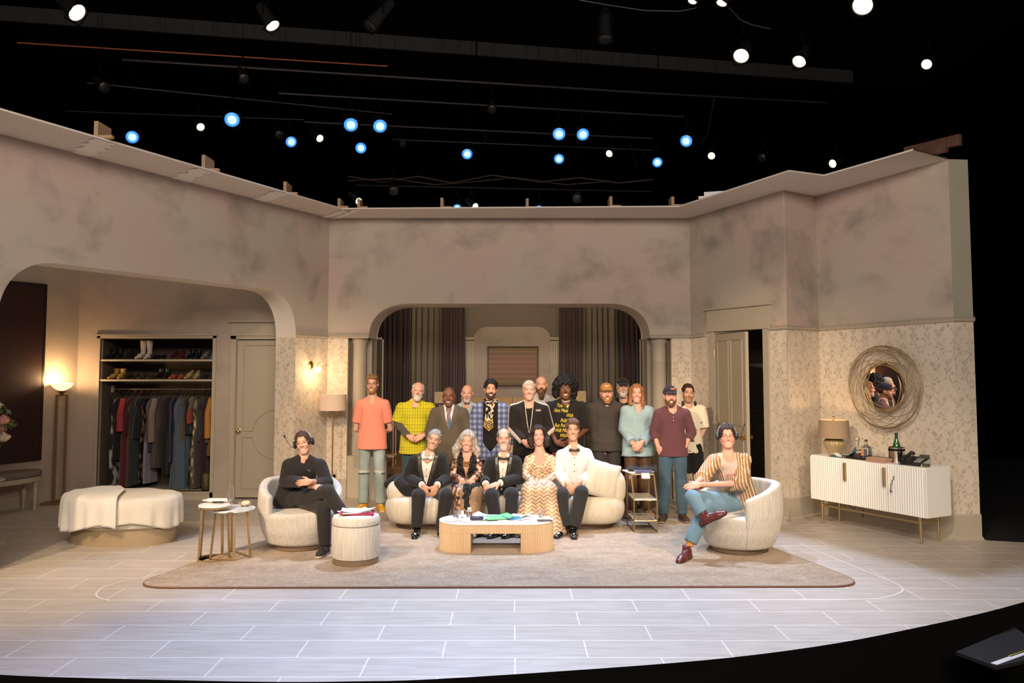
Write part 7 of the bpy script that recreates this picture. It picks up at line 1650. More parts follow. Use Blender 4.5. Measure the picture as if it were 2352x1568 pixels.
# 12 -- purple henley, navy cap
J = stand(1543, 883, 10.42, ('pocket', 'pocket'), sw=.19, headpx=(1539, 909), feet=.125, ov={'Ea': (1502, 993, .04), 'Eb': (1588, 993, .04), 'Wa': (1512, 1026, -.05), 'Wb': (1573, 1026, -.05)})
p = Person('bearded man in maroon henley, blue jeans and dark cap, thumbs out of his pockets', J, PK, dict(hair='short', hairc=(.10, .05, .03), beard=(.004, .004), beardc=(.14, .07, .035), browc=BRNH, fw=1.1, jaw=1.1, s=1.02, roll=.0, eye=.6, open=1.1, hands=[pocket(J, 'a'), pocket(J, 'b')]), dict(ws=.165, wp=.165, wc=.168, belly=.02, arm=1.1))
p.cap((.025, .025, .035), ((.45, .12, .05), (.018, -.092, .088)))
g = p.top('henley', flatc((.125, .050, .060)), .014, 1.48, .12, neck=(.08, -.022, .050), ro=.010, noise=(.006, 10), so=.015)
p.bits('buttons', [p.front(-.004, w, .016) for w in (.33, .37, .41)], PAPERW, g, .006)
p.trousers(denim((.058, .105, .150), 1, .45), .012, 1.97, .014, ow=.012, noise=(.007, 13))
for q, d in (('a', (-.35, -1, 0)), ('b', (.12, -1, 0))): p.shoe(q, d, (.055, .035, .028), (.42, .36, .28), RUB, lace=(.08, .05, .04))

# 13 -- cream t-shirt, headphones round the neck
J = stand(1580, 879, 11.2, ('side', 'side'), sw=.19, headpx=(1580, 902), z0=0.0, ov={'Eb': (1616, 985, .0), 'Wb': (1601, 1026, -.06)}, feet=.10)
p = Person('man with moustache in cream t-shirt, black shorts and headphones round his neck', J, LT, dict(hair='short', hairc=DKB, stubble=.35, beardc=(.10, .05, .03), teeth=0, roll=.05, pitch=.08, nk=1.05, hands=[[H_(J['Wb'], 'b', (-.35, -.1, -1), (.6, -.8, 0), (-.6, -.5, 0), curl=.5)]]), dict(arm=1.08, ws=.145))
g = p.top('t_shirt', lambda V: np.where(((vnoise(V * 22, 3) > .62) & (vnoise(V * 60) > -.2))[:, None], A_((.12, .10, .08)), A_((.76, .69, .55))), .016, .92, .15, neck=(.07, .0, .052), so=.030, slfl=1.1)
p.trousers(flatc((.013, .012, .012)), .020, .90, .03, name='shorts')
mb = MB(); N_ = p.J['N'] + p.up * .012; mb.tube([Vector(N_ + p.rt * .085 * math.cos(a) - p.fwd * (.07 * math.sin(a) - .045) - p.base) for a in np.linspace(0, PI, 16)], .007, 6); hp_ = mb.build('headphones', BLKP, p.o, smooth=True)
for sg in (-1, 1): mb = MB(); mb.ball(Vector(N_ + p.rt * sg * .082 + p.fwd * .065 - p.base), (.020, .024, .034)); mb.build('ear_cup', BLKP, hp_, smooth=True)
def watch(p, q, mat=None, face=None):
    d = nrm(p.J['W' + q] - p.J['E' + q]); c = p.J['W' + q] - d * .03; a = nrm(np.cross(d, (0, 1, .2))); b = np.cross(d, a); mb = MB(); mb.tube([Vector(c + a * .031 * math.cos(t) + b * .031 * math.sin(t) - p.base) for t in np.linspace(0, 2 * PI, 20, endpoint=False)], .008, 6, closed=True); o = mb.build('wristwatch', mat or BLKP, p.o, smooth=True)
    f_ = nrm(A_((0, -1, .35)) - d * (A_((0, -1, .35)) @ d)); mb = MB(); mb.ball(Vector(c + f_ * .033 - p.base), (.018, .010, .018)); mb.build('watch_face', face or BLKP, o, smooth=True)
watch(p, 'b')
for q, d in (('a', (-.3, -1, 0)), ('b', (.2, -1, 0))): p.shoe(q, d, (.02, .02, .02), (.62, .58, .5), RUB, lace=(.75, .7, .55), sock=((.02, .02, .02), .08))
# ---------------------------------------------------------------- seated
def sit(Y, H, N, P, Sa, Sb, Ea, Eb, Wa, Wb, Ka, Kb, Aa, Ab, fwd=(0, -1, 0), hip=.09, yh=.0, La=None, Lb=None):
    J = {}
    for k, v, d in (('H', H, yh), ('N', N, .0), ('P', P, .10), ('Sa', Sa, .0), ('Sb', Sb, .0), ('Ea', Ea, -.03), ('Eb', Eb, -.03), ('Wa', Wa, -.30), ('Wb', Wb, -.30), ('Ka', Ka, -.42), ('Kb', Kb, -.42), ('Aa', Aa, -.47), ('Ab', Ab, -.47)):
        J[k] = A_(W(v[0], v[1], Y + d + (v[2] if len(v) > 2 else 0)))
    rt = nrm(J['Sb'] - J['Sa']); rt[2] = 0; J['fwd'] = nrm(fwd); J['La'] = J['P'] - rt * hip + A_([0, -.02, -.03]); J['Lb'] = J['P'] + rt * hip + A_([0, -.02, -.03])
    if La: J['La'] = A_(W(La[0], La[1], Y + .14 + La[2]))
    if Lb: J['Lb'] = A_(W(Lb[0], Lb[1], Y + .14 + Lb[2]))
    J['base'] = A_([J['P'][0], J['P'][1], .0]); J['base'][2] = .018
    for k in ('Aa', 'Ab'):
        if J[k][2] < .14: J[k][2] = .094
    return J
TUX = (.016, .015, .016)
def tux(p, jcol, lapel, open_, tiecol, lap_w=.045, cuffs=True, tie_o=.0, slev=1.9):
    p.top('dress_shirt', flatc((.74, .70, .64)), .008, 1.97 if cuffs else 1.5, .0, ro=.006, collar=((.76, .72, .68), .012, .012))
    w0, hw, w1 = open_; g = p.top('dinner_jacket', flatc(jcol), .024, slev, .10, open_=open_, ro=.008, noise=(.006, 10))
    p.patch('lapel', lambda U, Wd: np.maximum(np.abs(np.abs(U) - (hw * np.clip((Wd - w0) / (w1 - w0), 0, 1.1) ** .85 + lap_w * .5 + .004)) - lap_w * .5 * np.clip((Wd - w0) / .18, 0, 1), w0 - Wd), lapel, .027, .007, SATIN, parent=g)
    p.bits('stud', [p.front(0, w1 - .08 - .085 * i, .008) for i in range(3)], BLKP, p.o, .006)
    f = Field(p.J['N'] - .12, p.J['N'] + .12, .004); c = p.J['N'] + p.fwd * .088 - p.up * (.022 + tie_o)
    for sg in (-1, 1): f.rc(c + p.rt * sg * .008, c + p.rt * sg * .046 + p.up * .003, .008, .021, .003, (p.fwd, .5))
    f.ell(c + p.fwd * .004, .010, .003); p.put('bow_tie', f, SATIN, tiecol, (.002, 60))
# S1 -- white bow tie
J = sit(10.0, (997, 1009), (981, 1049), (979, 1128), (950, 1058), (1013, 1054), (938, 1098), (1027, 1098), (972, 1115), (1003, 1115), (962, 1138), (1026, 1136), (957, 1222), (1012, 1214, .05))
J['N'] = A_(W(983, 1045, 9.98))
p = Person('seated man with grey hair, black tailcoat and white bow tie, left end of the sofa', J, LT, dict(hair='short', hairc=(.30, .28, .27), browc=(.10, .07, .05), roll=.26, hands=[[H_(J['Wa'], 'a', (.35, -.15, -.9), (-.3, -1, .1), (1, -.2, .3), curl=.45), H_(J['Wb'], 'b', (-.4, -.15, -.9), (.3, -1, .1), (-1, -.2, .3), curl=.45)]]), dict(arm=1.05))
tux(p, TUX, (.060, .052, .042), (.10, .075, .46), (.78, .76, .72), .05)
p.trousers(flatc((.022, .021, .022)), .014, 1.96, .012, ow=.015); watch(p, 'b', STEEL, STEEL)
f = Field(A_(W(912, 1105, 10.15)) - .35, A_(W(912, 1105, 10.15)) + .35, .01); f.rc(W(950, 1098, 10.0), W(912, 1106, 10.05), .10, .08, .06); f.rc(W(912, 1106, 10.05), W(892, 1112, 10.05), .08, .055, .05); f.rc(W(920, 1112, 9.92), W(944, 1132, 9.80), .08, .07, .06); p.put('coat_tails', f, CLOTH, flatc(TUX), (.008, 12))
p.shoe('a', (-.02, -1, -.02), PATENT and (.006, .006, .006), sock=((.01, .01, .01), .16)); p.shoe('b', (.15, -1, 0), (.006, .006, .006), sock=((.01, .01, .01), .12))
# S2 -- curly grey-haired woman in sequins and feathers
J = sit(10.0, (1073, 1013), (1073, 1047), (1070, 1122), (1049, 1062), (1097, 1060), (1040, 1094), (1104, 1090), (1062, 1103), (1086, 1099), (1058, 1130), (1090, 1130), (1066, 1226), (1086, 1222))
p = Person('laughing woman with long curly grey hair in black feather and bronze sequin dress', J, PK, dict(soft=1, hair='wavy', hairc=(.38, .33, .27), fw=.97, jaw=.93, s=.97, nk=.85, open=1.25, eye=.6, lip=(.60, .14, .10), browc=(.2, .14, .1), hairline=.08, roll=.06, hands=[[H_(J['Wa'], 'a', (-.15, -.25, -1), (-.1, -1, .25), (1, -.3, 0), curl=.25, sc=.92)], [H_(J['Wb'], 'b', (-.2, -.35, -.8), (.2, -1, .35), (-1, -.2, 0), curl=.45, sc=.92)]]), dict(ws=.12, wc=.135, wp=.15, arm=.82, bust=.012))
def seq(V): n = vnoise(V * A_((60, 60, 38)), 4); c = np.tile(A_((.16, .075, .045)), (len(V), 1)); c[n > .15] = (.62, .36, .26); c[n > .62] = (.9, .75, .62); c[n < -.35] = (.03, .016, .012); return c
g = p.top('dress_top', seq, .012, 1.85, .02, SEQ, neck=(.115, -.105, .085), noise=(.004, 40))
fthr = lambda V: np.tile(A_((.012, .010, .010)), (len(V), 1)) * (1 + .8 * vnoise(V * A_((120, 120, 30))))[:, None]
p.patch('feather_trim', lambda U, Wd: np.maximum(np.abs(np.abs(U) - (.030 + .055 * np.clip((Wd - .1) / .3, 0, 1.2))) - .036, .06 - Wd), fthr, .020, .016, HAIR, noise=(.024, 48), parent=g)
def skirt(p, name, col, mat, rk, ra, zb, sx=1.0, noise=(.012, 9), lap=.02):
    J = p.J; lo, hi = p.bounds(['P', 'Ka', 'Kb', 'Aa', 'Ab'], .34); f = Field(lo, hi, .0085); 
    for q, sg in (('a', -1), ('b', 1)):
        f.rc(J['P'] + p.up * .02, J['K' + q], p.B['wp'] - .02, rk, .08); B_ = J['A' + q] + p.rt * sg * (sx - 1) * .16; B_[2] = zb; f.rc(J['K' + q] - A_([0, 0, .01]), B_, rk, ra, .10)
    f.rc(J['P'], J['P'] + p.up * .06, p.B['wp'], p.B['ws'] + .01, .04, (p.fwd, .7)); f.cut((0, 0, zb), (0, 0, -1)); return p.put(name, f, mat, col, noise)
def skc(V): u = (V - p.J['P'])[:, 0]; c = np.tile(A_((.24, .15, .09)), (len(V), 1)) * (1 + .3 * vnoise(V * 90))[:, None]; m = u < -.03; cc = seq(V); c[m] = cc[m]; return c
g = skirt(p, 'skirt', skc, vmat('lame', .5, .35, bump=.6, bscale=120), .075, .14, .05)
f = Field(p.J['Ka'] - .35, p.J['Kb'] + .35, .011); a = (p.J['Ka'] * .5 + p.J['Kb'] * .5); f.rc(a + A_([.0, -.055, .05]), a + A_([.0, -.12, -.33]), .055, .045, .02); f.rc(a + A_([.02, -.05, .04]), a + A_([.10, -.02, .07]), .045, .045, .02); p.put('feather_trim', f, HAIR, fthr, (.03, 40), 0, g)
p.bits('necklace', [p.J['N'] + p.rt * .066 * r * math.cos(t) + p.fwd * (.055 + .048 * r * math.sin(t)) - p.up * (.02 + .075 * r * r * math.sin(t)) for r in (.8, .95, 1.1) for t in np.linspace(0, PI, 15)], pmat('gold_beads', (.8, .5, .14), .2, .9, var=.3, scale=80), p.o, .0075)
for q in 'ab': p.shoe(q, (.05, -1, 0), (.6, .45, .25), (.3, .2, .1), L=.23, name='sandal')
# S3 -- goatee, black bow tie
J = sit(10.0, (1157, 1007), (1157, 1047), (1152, 1128), (1128, 1061), (1184, 1059), (1112, 1100), (1192, 1098), (1116, 1112, .06), (1146, 1110), (1128, 1136), (1176, 1134), (1142, 1218), (1172, 1216))
p = Person('balding man with white goatee, black dinner jacket and black bow tie on the sofa', J, PK, dict(hair='fringe', hairc=(.20, .16, .13), stubble=.45, beardc=(.55, .5, .46), beard=(.001, .012), browc=(.3, .22, .16), s=1.02, hands=[[H_(J['Wa'], 'a', (.2, -.3, -.8), (-.2, -1, .3), (1, 0, 0), curl=.5)], [H_(J['Wb'], 'b', (-1, -.35, -.25), (.0, -.6, 1), (-.2, -.6, -.6), curl=.3)]]), dict(arm=1.1, ws=.145, wc=.155))
tux(p, TUX, (.045, .042, .036), (.02, .062, .46), (.012, .012, .013), .045, tie_o=.0)
p.trousers(flatc((.020, .020, .026)), .014, 1.96, .012, ow=.015); watch(p, 'b', BRASS, BRASS)
p.shoe('a', (-.5, -1, 0), (.006, .006, .006), sock=((.01, .01, .01), .12)); p.shoe('b', (-.4, -1, 0), (.006, .006, .006), sock=((.01, .01, .01), .12))
# S4 -- gold gown
J = sit(10.0, (1237, 999), (1240, 1040), (1240, 1122), (1215, 1056), (1266, 1055), (1206, 1092), (1275, 1091), (1226, 1108), (1254, 1107), (1218, 1126), (1258, 1126), (1216, 1222), (1262, 1222))
p = Person('dark-haired woman with drop earrings in a champagne lace gown on the sofa', J, PK, dict(soft=1, hair='bob', hairc=(.030, .017, .014), fw=.97, jaw=.93, s=.97, nk=.88, lip=(.58, .12, .12), browc=(.05, .03, .02), hairline=.084, roll=-.05, hands=[[H_(J['Wa'], 'a', (.7, -.5, -.25), (0, -.5, 1), (.2, -.8, -.3), curl=.3, sc=.92), H_(A_(J['Wb']) + A_([0, -.02, .02]), 'b', (-.8, -.4, -.15), (0, -.5, 1), (-.2, -.8, -.3), curl=.3, sc=.92)]]), dict(ws=.135, wc=.145, wp=.165, arm=.95, bust=.022))
def lace(V):
    u, w, d = p.uv(V); z = V[:, 2]; t = (z * 1.0 + .8 * np.abs(((V[:, 0]) % .09) - .045)) % .042; c = np.tile(A_((.40, .25, .155)), (len(V), 1)) * (1 + .25 * vnoise(V * 80))[:, None]; c = mixc(c, (t < .015) * 1.0, (.78, .62, .44)); return c
def lace2(V): c = lace(V); n = vnoise(V * 75, 8); c[n > .3] = (.80, .66, .50); return c
GOWN = vmat('gown_lace', .45, .25, bump=.5, bscale=110)
g = p.top('gown_bodice', lace2, .010, 1.9, .03, GOWN, neck=(.105, -.075, .078), noise=(.003, 30), ro=.006)
skirt(p, 'gown_skirt', lace, GOWN, .088, .15, .04, 1.3)
for sg in (-1, 1):
    e = p.l2w([[sg * .078, -.01, -.045]])[0]; p.bits('earring', [e, e - A_([0, 0, .013]), e - A_([0, 0, .026])], WHITEC, None, .006)
# S5 -- white dinner jacket
J = sit(10.0, (1315, 987), (1318, 1028), (1318, 1122), (1290, 1045), (1348, 1042), (1283, 1088), (1362, 1086), (1304, 1112), (1330, 1108), (1290, 1134), (1336, 1130), (1292, 1218), (1317, 1220, -.03))
p = Person('young man in white dinner jacket and black bow tie beside the cream cushion', J, LT, dict(hair='swept', hairc=(.115, .065, .04), browc=(.07, .04, .025), fw=.97, roll=.0, hairline=.080, hands=[[H_(J['Wa'], 'a', (.4, -.3, -.9), (-.3, -1, .2), (.9, -.3, .3), curl=.55), H_(J['Wb'], 'b', (-.6, -.35, -.8), (.3, -1, .3), (-.9, -.3, .3), curl=.55)]]), dict(arm=1.0))
p.label; tux(p, (.78, .74, .74), lambda V: np.tile(A_((.80, .76, .76)), (len(V), 1)), (.05, .040, .48), (.03, .025, .03), .04, cuffs=False)
p.trousers(flatc((.026, .026, .027)), .016, 1.93, .016, ow=.018)
p.shoe('a', (-.45, -1, 0), (.006, .006, .006), sock=((.012, .012, .012), .16)); p.shoe('b', (-.02, -1, 0), (.006, .006, .006), sock=((.012, .012, .012), .16))
# S6 -- woman in black with headset on the left armchair
J = sit(8.92, (697, 1017), (699, 1051), (668, 1150), (664, 1068), (735, 1069), (655, 1106, .0), (750, 1108, -.03), (708, 1110, .0), (712, 1119, .06), (752, 1128, .08), (743, 1168, .10), (800, 1200, .12), (746, 1255, .14), fwd=(.12, -1, 0), La=(658, 1148, -.05), Lb=(690, 1152, -.02))
J['Wa'] = A_(W(711, 1108, 8.60)); J['Wb'] = A_(W(716, 1115, 8.68))
p = Person('smiling woman in black sweatshirt with headset and glasses, legs crossed in the left armchair', J, LT, dict(soft=1, hair='tied', hairc=(.06, .03, .02), glasses=(.75, .55, .42), fw=.96, jaw=.92, s=.97, nk=.85, lip=(.55, .18, .14), browc=(.05, .03, .02), roll=-.22, hairline=.084, hands=[[H_(A_(W(712, 1106, 8.58)), 'b', (-1, -.1, -.1), (.1, -1, .4), (0, -.2, .9), curl=.3, sc=.95)], [H_(A_(W(722, 1117, 8.64)), 'a', (1, -.1, -.05), (0, -.5, 1), (0, -.9, -.3), curl=.08, sc=.95)]]), dict(arm=.95, ws=.14, wp=.165))
SWB = flatc((.020, .018, .018))
g = p.top('sweatshirt', SWB, .028, 1.86, .08, neck=(.060, .030, .042), so=.030, ro=.0, noise=(.010, 8))
p.bits('emblem', [p.front(.085 + .007 * i, .405 - .001 * i, .034) for i in (0, 1, 2, 3, 6)], pmat('emblem_grey', (.35, .32, .31), .7), g, .0045); p.headset(-1)
p.trousers(flatc((.026, .023, .022)), .014, 1.95, .006, ow=.006)
p.shoe('b', (-.12, -1, 0), (.030, .030, .032), (.75, .68, .60), RUB, lace=(.02, .02, .02), L=.25); p.shoe('a', (.3, -.9, -.45), (.030, .030, .032), (.75, .68, .60), RUB, L=.25)
# S7 -- woman in striped shirt with headset on the right armchair
J = sit(8.80, (1670, 1001), (1672, 1044), (1700, 1146), (1640, 1058), (1709, 1056), (1614, 1097, -.05), (1700, 1110, -.08), (1598, 1110, .0), (1606, 1114, -.06), (1590, 1142, -.02), (1622, 1162, .06), (1618, 1186, -.03), (1577, 1256, .03), fwd=(-.45, -1, 0), La=(1672, 1150, -.12), Lb=(1700, 1160, -.02))
p = Person('woman in brown striped shirt, jeans and oxblood boots, headset on, right armchair', J, PK, dict(soft=1, hair='tied', hairc=(.035, .02, .015), glasses=(.35, .12, .06), fw=1.1, jaw=1.08, s=1.0, lip=(.55, .16, .14), browc=(.05, .03, .02), roll=-.04, yaw=-.12, hairline=.082, eye=.7, hands=[[H_(A_(W(1599, 1110, 8.46)), 'a', (-.3, -.2, -1), (-.3, -1, .3), (.8, -.3, 0), curl=.3), H_(A_(W(1606, 1113, 8.40)), 'b', (-1, -.2, -.12), (0, -.8, .7), (-.1, -.3, .9), curl=.25)]]), dict(arm=1.18, ws=.185, wc=.175, wp=.19, leg=1.12, belly=.03, bust=.028))
p.top('t_shirt', flatc((.52, .43, .38)), .010, .5, .04, neck=(.08, .0, .05))
def strp(V): u, w, d = p.uv(V); t = (u + .1 * d) % .026; c = np.tile(A_((.30, .16, .055)), (len(V), 1)); c[t < .008] = (.66, .56, .48); return c
g = p.top('striped_shirt', strp, .028, 1.22, .16, open_=(-.05, .075, .30), ro=.012, noise=(.007, 10), h=.0075, slfl=1.05)
tp = [c for c in p.o.children if c.name.startswith('t_shirt')][0]; p.text(['/ZJI'], .030, (.05, .05, .08), -.05, .25, .03, shear=.4, parent=tp, xs=.8); p.patch('print_patch', lambda U, Wd: np.maximum(np.abs(U + .015) - .035, np.abs(Wd - .32) - .025), (.62, .30, .30), .012, .004, parent=tp); p.headset(1)
p.trousers(denim((.14, .25, .33), 1, .4), .014, 1.80, .010, noise=(.007, 13)); watch(p, 'b')
for q, d, u in (('a', (.62, -.35, .38), (-.3, -.4, 1)), ('b', (-.62, -.9, -.02), (0, 0, 1))):
    p.shoe(q, d, (.11, .022, .022), (.035, .018, .014), LEATHER, lace=(.04, .03, .07), high=.05, upv=u, sock=((.62, .30, .05), .20), name='boot')
# ================================================================ CLOSET CONTENTS
GAR = vmat('garment', .8, bump=.4, bscale=50, sheen=.2); GSEQ = vmat('garment_sequins', .35, .5, bump=.9, bscale=90)
def garment(px, w, zl, kind, c1, c2=None, pat=None, sleeve=None, depth=.2, lab='', dy=0.0):
    """one garment on its hanger, seen nearly edge-on"""
    x = kx(px, 950); t = thing('hanging_garment', lab, 'garment', (x, RY_ + dy, zr), random.uniform(-.12, .12), 'clothes on the closet rod'); R_ = random.Random(px); L = zr - kz(zl); ww = w * KY / F / 2
    ts = .11; n = 40; rows = 26; V = []; ph = [R_.uniform(0, 6.28) for _ in range(4)]; fl = {'dress': 1.0, 'coat': .5, 'gown': 1.3, 'slim': .2}[kind]
    for r in range(rows + 1):
        q = r / rows; z = -ts - q * (L - ts); sh = min(1, q * 9) ** .6; wx = ww * (.35 + .45 * sh + fl * .45 * q) ; wy = depth * (.10 + .9 * sh) * (1 - .25 * math.exp(-((q - .3) / .12) ** 2))
        for j in range(n): a = 2 * PI * j / n; f_ = 1 + (.10 + .14 * q) * math.sin(7 * a + ph[0] + q) + .08 * math.sin(13 * a + ph[1]) * q; V.append((wx * math.cos(a) * f_ + .01 * math.sin(q * 5 + ph[2]), wy * math.sin(a) * (1 + .04 * math.sin(5 * a + ph[3])), z))
    F_ = [(i * n + j, i * n + (j + 1) % n, (i + 1) * n + (j + 1) % n, (i + 1) * n + j) for i in range(rows) for j in range(n)]; V = np.array(V)
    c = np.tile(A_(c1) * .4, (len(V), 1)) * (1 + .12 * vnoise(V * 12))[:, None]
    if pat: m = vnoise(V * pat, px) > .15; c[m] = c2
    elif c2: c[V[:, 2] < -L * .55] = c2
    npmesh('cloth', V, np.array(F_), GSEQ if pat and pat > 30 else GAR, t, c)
    if sleeve:
        for sg in (1,): mb = MB(); mb.tube([(0, -depth * .8, -ts - .03), (-ww * .35, -depth - .02, -.35), (-ww * .2, -depth - .03, -sleeve)], [.045, .05, .055], 12); mb.build('sleeve', pmat('sleeve_%d' % int(c1[0] * 1000 + c1[2] * 100), tuple(c1), .8), t, smooth=True)
    mb = MB(); mb.tube([(0, -depth * .9, -ts - .03), (0, -.02, -.06), (0, 0, -.045), (0, .015, -.02), (0, .018, .0), (0, 0, .017), (0, -.015, .008)], .004, 6); mb.tube([(0, depth * .9, -ts - .03), (0, .02, -.06), (0, 0, -.045)], .004, 6); mb.build('hanger', GOLD, t)
garment_rows = [(243, 18, 1122, 'slim', (.03, .028, .026), (.42, .40, .36), 16, 'black and white floral gown, far left of the rod'), (252, 24, 1060, 'coat', (.012, .012, .014), None, None, 'black jacket beside the floral gown'), (266, 17, 1126, 'dress', (.30, .035, .035), None, None, 'red dress at the left end of the rod', .62), (279, 18, 1000, 'coat', (.12, .008, .012), None, None, 'short dark red blouse beside the red dress'), (283, 15, 1122, 'dress', (.13, .095, .05), None, None, 'olive brown patterned skirt beside the red pieces'),
    (300, 25, 1010, 'coat', (.010, .010, .013), None, None, 'black short coat left of the centre'), (296, 12, 1118, 'gown', (.05, .07, .075), None, None, 'dark slate gown behind the black coat'), (311, 15, 1112, 'slim', (.07, .045, .03), (.26, .19, .12), 34, 'brown sequined gown left of the grey trousers'), (325, 14, 1115, 'slim', (.22, .22, .27), (.20, .20, .24), None, 'pale grey blue trousers hanging long'), (333, 13, 1040, 'coat', (.05, .07, .14), None, None, 'slate blue jacket beside the grey trousers'),
    (344, 17, 1078, 'coat', (.20, .15, .13), None, None, 'taupe long cardigan in the middle of the rod', .78), (356, 18, 1078, 'slim', (.09, .065, .055), None, None, 'brown long coat behind the taupe cardigan'), (366, 12, 1095, 'slim', (.012, .012, .016), None, None, 'narrow black dress right of the brown coat'), (380, 20, 1066, 'slim', (.006, .008, .05), None, None, 'midnight blue dress'), (398, 28, 1127, 'gown', (.17, .24, .34), None, None, 'light blue satin gown flaring to the closet floor'),
    (405, 12, 1035, 'slim', (.26, .20, .14), None, None, 'beige lace dress right of the blue gown'), (413, 12, 1000, 'coat', (.015, .015, .015), None, None, 'black narrow jacket with white and red collar'), (418, 8, 975, 'slim', (.55, .48, .40), (.50, .04, .02), None, 'cream and red striped top'), (432, 18, 1127, 'gown', (.15, .11, .07), (.42, .33, .20), 34, 'gold beaded gown with flared hem'), (440, 14, 1125, 'dress', (.10, .085, .075), None, None, 'dark grey tulle dress behind the beaded gown'),
    (444, 16, 1015, 'coat', (.05, .075, .06), None, None, 'dark green jacket'), (456, 14, 1120, 'slim', (.07, .012, .016), None, None, 'burgundy long dress'), (463, 10, 1020, 'slim', (.05, .05, .06), (.2, .2, .22), 20, 'grey patterned blouse'), (474, 20, 1050, 'coat', (.36, .16, .025), None, None, 'mustard orange coat at the right end', .72), (482, 6, 1100, 'slim', (.30, .32, .36), None, None, 'pale blue garment at the far right of the rod')]
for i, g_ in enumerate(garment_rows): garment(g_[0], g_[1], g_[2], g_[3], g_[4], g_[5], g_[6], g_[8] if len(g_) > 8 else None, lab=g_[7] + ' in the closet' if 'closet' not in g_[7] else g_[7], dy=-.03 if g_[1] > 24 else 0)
# shoes on the two shelves: one shape per style, copied
def shoe_proto(style, c):
    f = Field((-.06, -.16, -.01), (.06, .14, .36), .007); hh_ = {'pump': .09, 'flat': .02, 'boot': .07, 'bootie': .06}[style]
    f.rc((0, .09, hh_ + .02), (0, -.02, .03 + hh_ * .3), .028, .034, .02); f.rc((0, -.02, .03 + hh_ * .2), (0, -.12, .02), .034, .022, .02, ((0, 0, 1), .8)); f.rc((0, .09, hh_), (0, .085, .0), .018, .008, .01)
    if style in ('boot', 'bootie'): f.rc((0, .075, hh_ + .03), (0, .08, .30 if style == 'boot' else .17), .036, .046, .02); f.cut((0, 0, .29 if style == 'boot' else .16), (0, 0, 1))
    f.cut((0, 0, 0), (0, 0, -1)); V, Fc = f.net(); o = npmesh('shoe', V, Fc, pmat('shoe_%s%d' % (style, int(c[0] * 1000)), c, .25, var=.3, scale=60), None); return o
row1 = [(248, 'bootie', (.015, .015, .015), 'black'), (291, 'pump', (.014, .014, .014), 'black'), (317, 'boot', (.62, .54, .44), 'cream'), (354, 'flat', (.012, .01, .012), 'black'), (397, 'pump', (.07, .012, .015), 'dark red'), (434, 'bootie', (.008, .01, .014), 'black suede'), (470, 'pump', (.16, .15, .14), 'grey')]
row2 = [(256, 'bootie', (.42, .27, .06), 'gold'), (292, 'flat', (.014, .013, .013), 'black'), (324, 'flat', (.06, .03, .03), 'brown'), (362, 'bootie', (.009, .009, .010), 'black'), (397, 'flat', (.40, .07, .03), 'red'), (433, 'pump', (.36, .28, .14), 'gold strappy'), (467, 'flat', (.03, .022, .02), 'dark brown')]
protos = {}
for zz, row, nm in ((zs1, row1, 'upper'), (zs2, row2, 'lower')):
    for i, (px, st, c, cn) in enumerate(row):
        for k in (-1, 1):
            key = (st, int(c[0] * 1000)); x = kx(px + k * 9, 825)
            if key not in protos: o = protos[key] = shoe_proto(st, c)
            else: o = protos[key].copy(); COL.objects.link(o)
            o.location = (x, KY + .2, zz + .001); o.rotation_euler = (0, 0, k * .12)
            tag(o, '%s shoe of the %s %s pair from the left on the %s closet shelf' % ('left' if k < 0 else 'right', ['first', 'second', 'third', 'fourth', 'fifth', 'sixth', 'seventh'][i], cn, nm), 'shoe', 'shoes on the %s closet shelf' % nm)
t = thing('sequin_bag', 'black and gold sequined bag on the closet floor under the orange coat', 'bag', (kx(467, 1100), KY + .12, zc0)); mb = MB(); mb.lathe([(.055, 0), (.07, .02), (.065, .2), (.06, .24)], 24); mb.build('body', pmat('sequin_black_gold', (.12, .10, .04), .25, .6, var=.95, scale=60, bump=.8, bscale=120), t, smooth=True); mb = MB(); mb.lathe([(.062, .238), (.068, .25), (.055, .262), (.0001, .262)], 24); mb.build('lid', MATS['sequin_black_gold'], t, smooth=True)

# ================================================================ LIGHTING RIG
mb = MB(); mb.box((-11, -3, 9.4), (11, 22, 9.5)); mb.build('ceiling_theatre', BLACK)['kind'] = 'structure'
STEELP = pmat('rig_pipe', (.07, .062, .062), .45, .6, var=.3, scale=6, bump=0); BLKM = pmat('rig_black', (.018, .018, .02), .5, .2, var=.3)
def at_z(px, py, z): a, b_, c = ray(px, py); t_ = (z - EYE) / c; return Vector((a * t_, b_ * t_, z))
pipes = [(280, 137, 1480, 213, 7.3, .024, 'pale upper batten pipe crossing the rig from the left'), (640, 214, 1570, 268, 7.0, .020, 'thin batten pipe just above the blue lamps'), (700, 280, 1500, 318, 6.6, .019, 'batten pipe carrying the blue lamps'), (40, 98, 890, 152, 7.5, .012, 'thin orange-lit cable pipe at upper left'), (1480, 213, 1900, 236, 7.3, .020, 'right continuation of the upper batten pipe'), (200, 190, 900, 262, 6.9, .014, 'dim batten pipe behind the upper batten'), (900, 320, 1500, 345, 6.4, .012, 'dim lower pipe right of the centre blue lamp'), (150, 255, 700, 275, 6.5, .010, 'faint pipe above the left wall'), (820, 425, 1500, 440, 6.0, .012, 'low pipe above the back wall')]
ORNG_LIT = pmat('orange_lit_pipe', (.45, .12, .04), .5, emit=(.5, .10, .02), es=.02)  # orange light on the pipe is put into its colour and faint glow
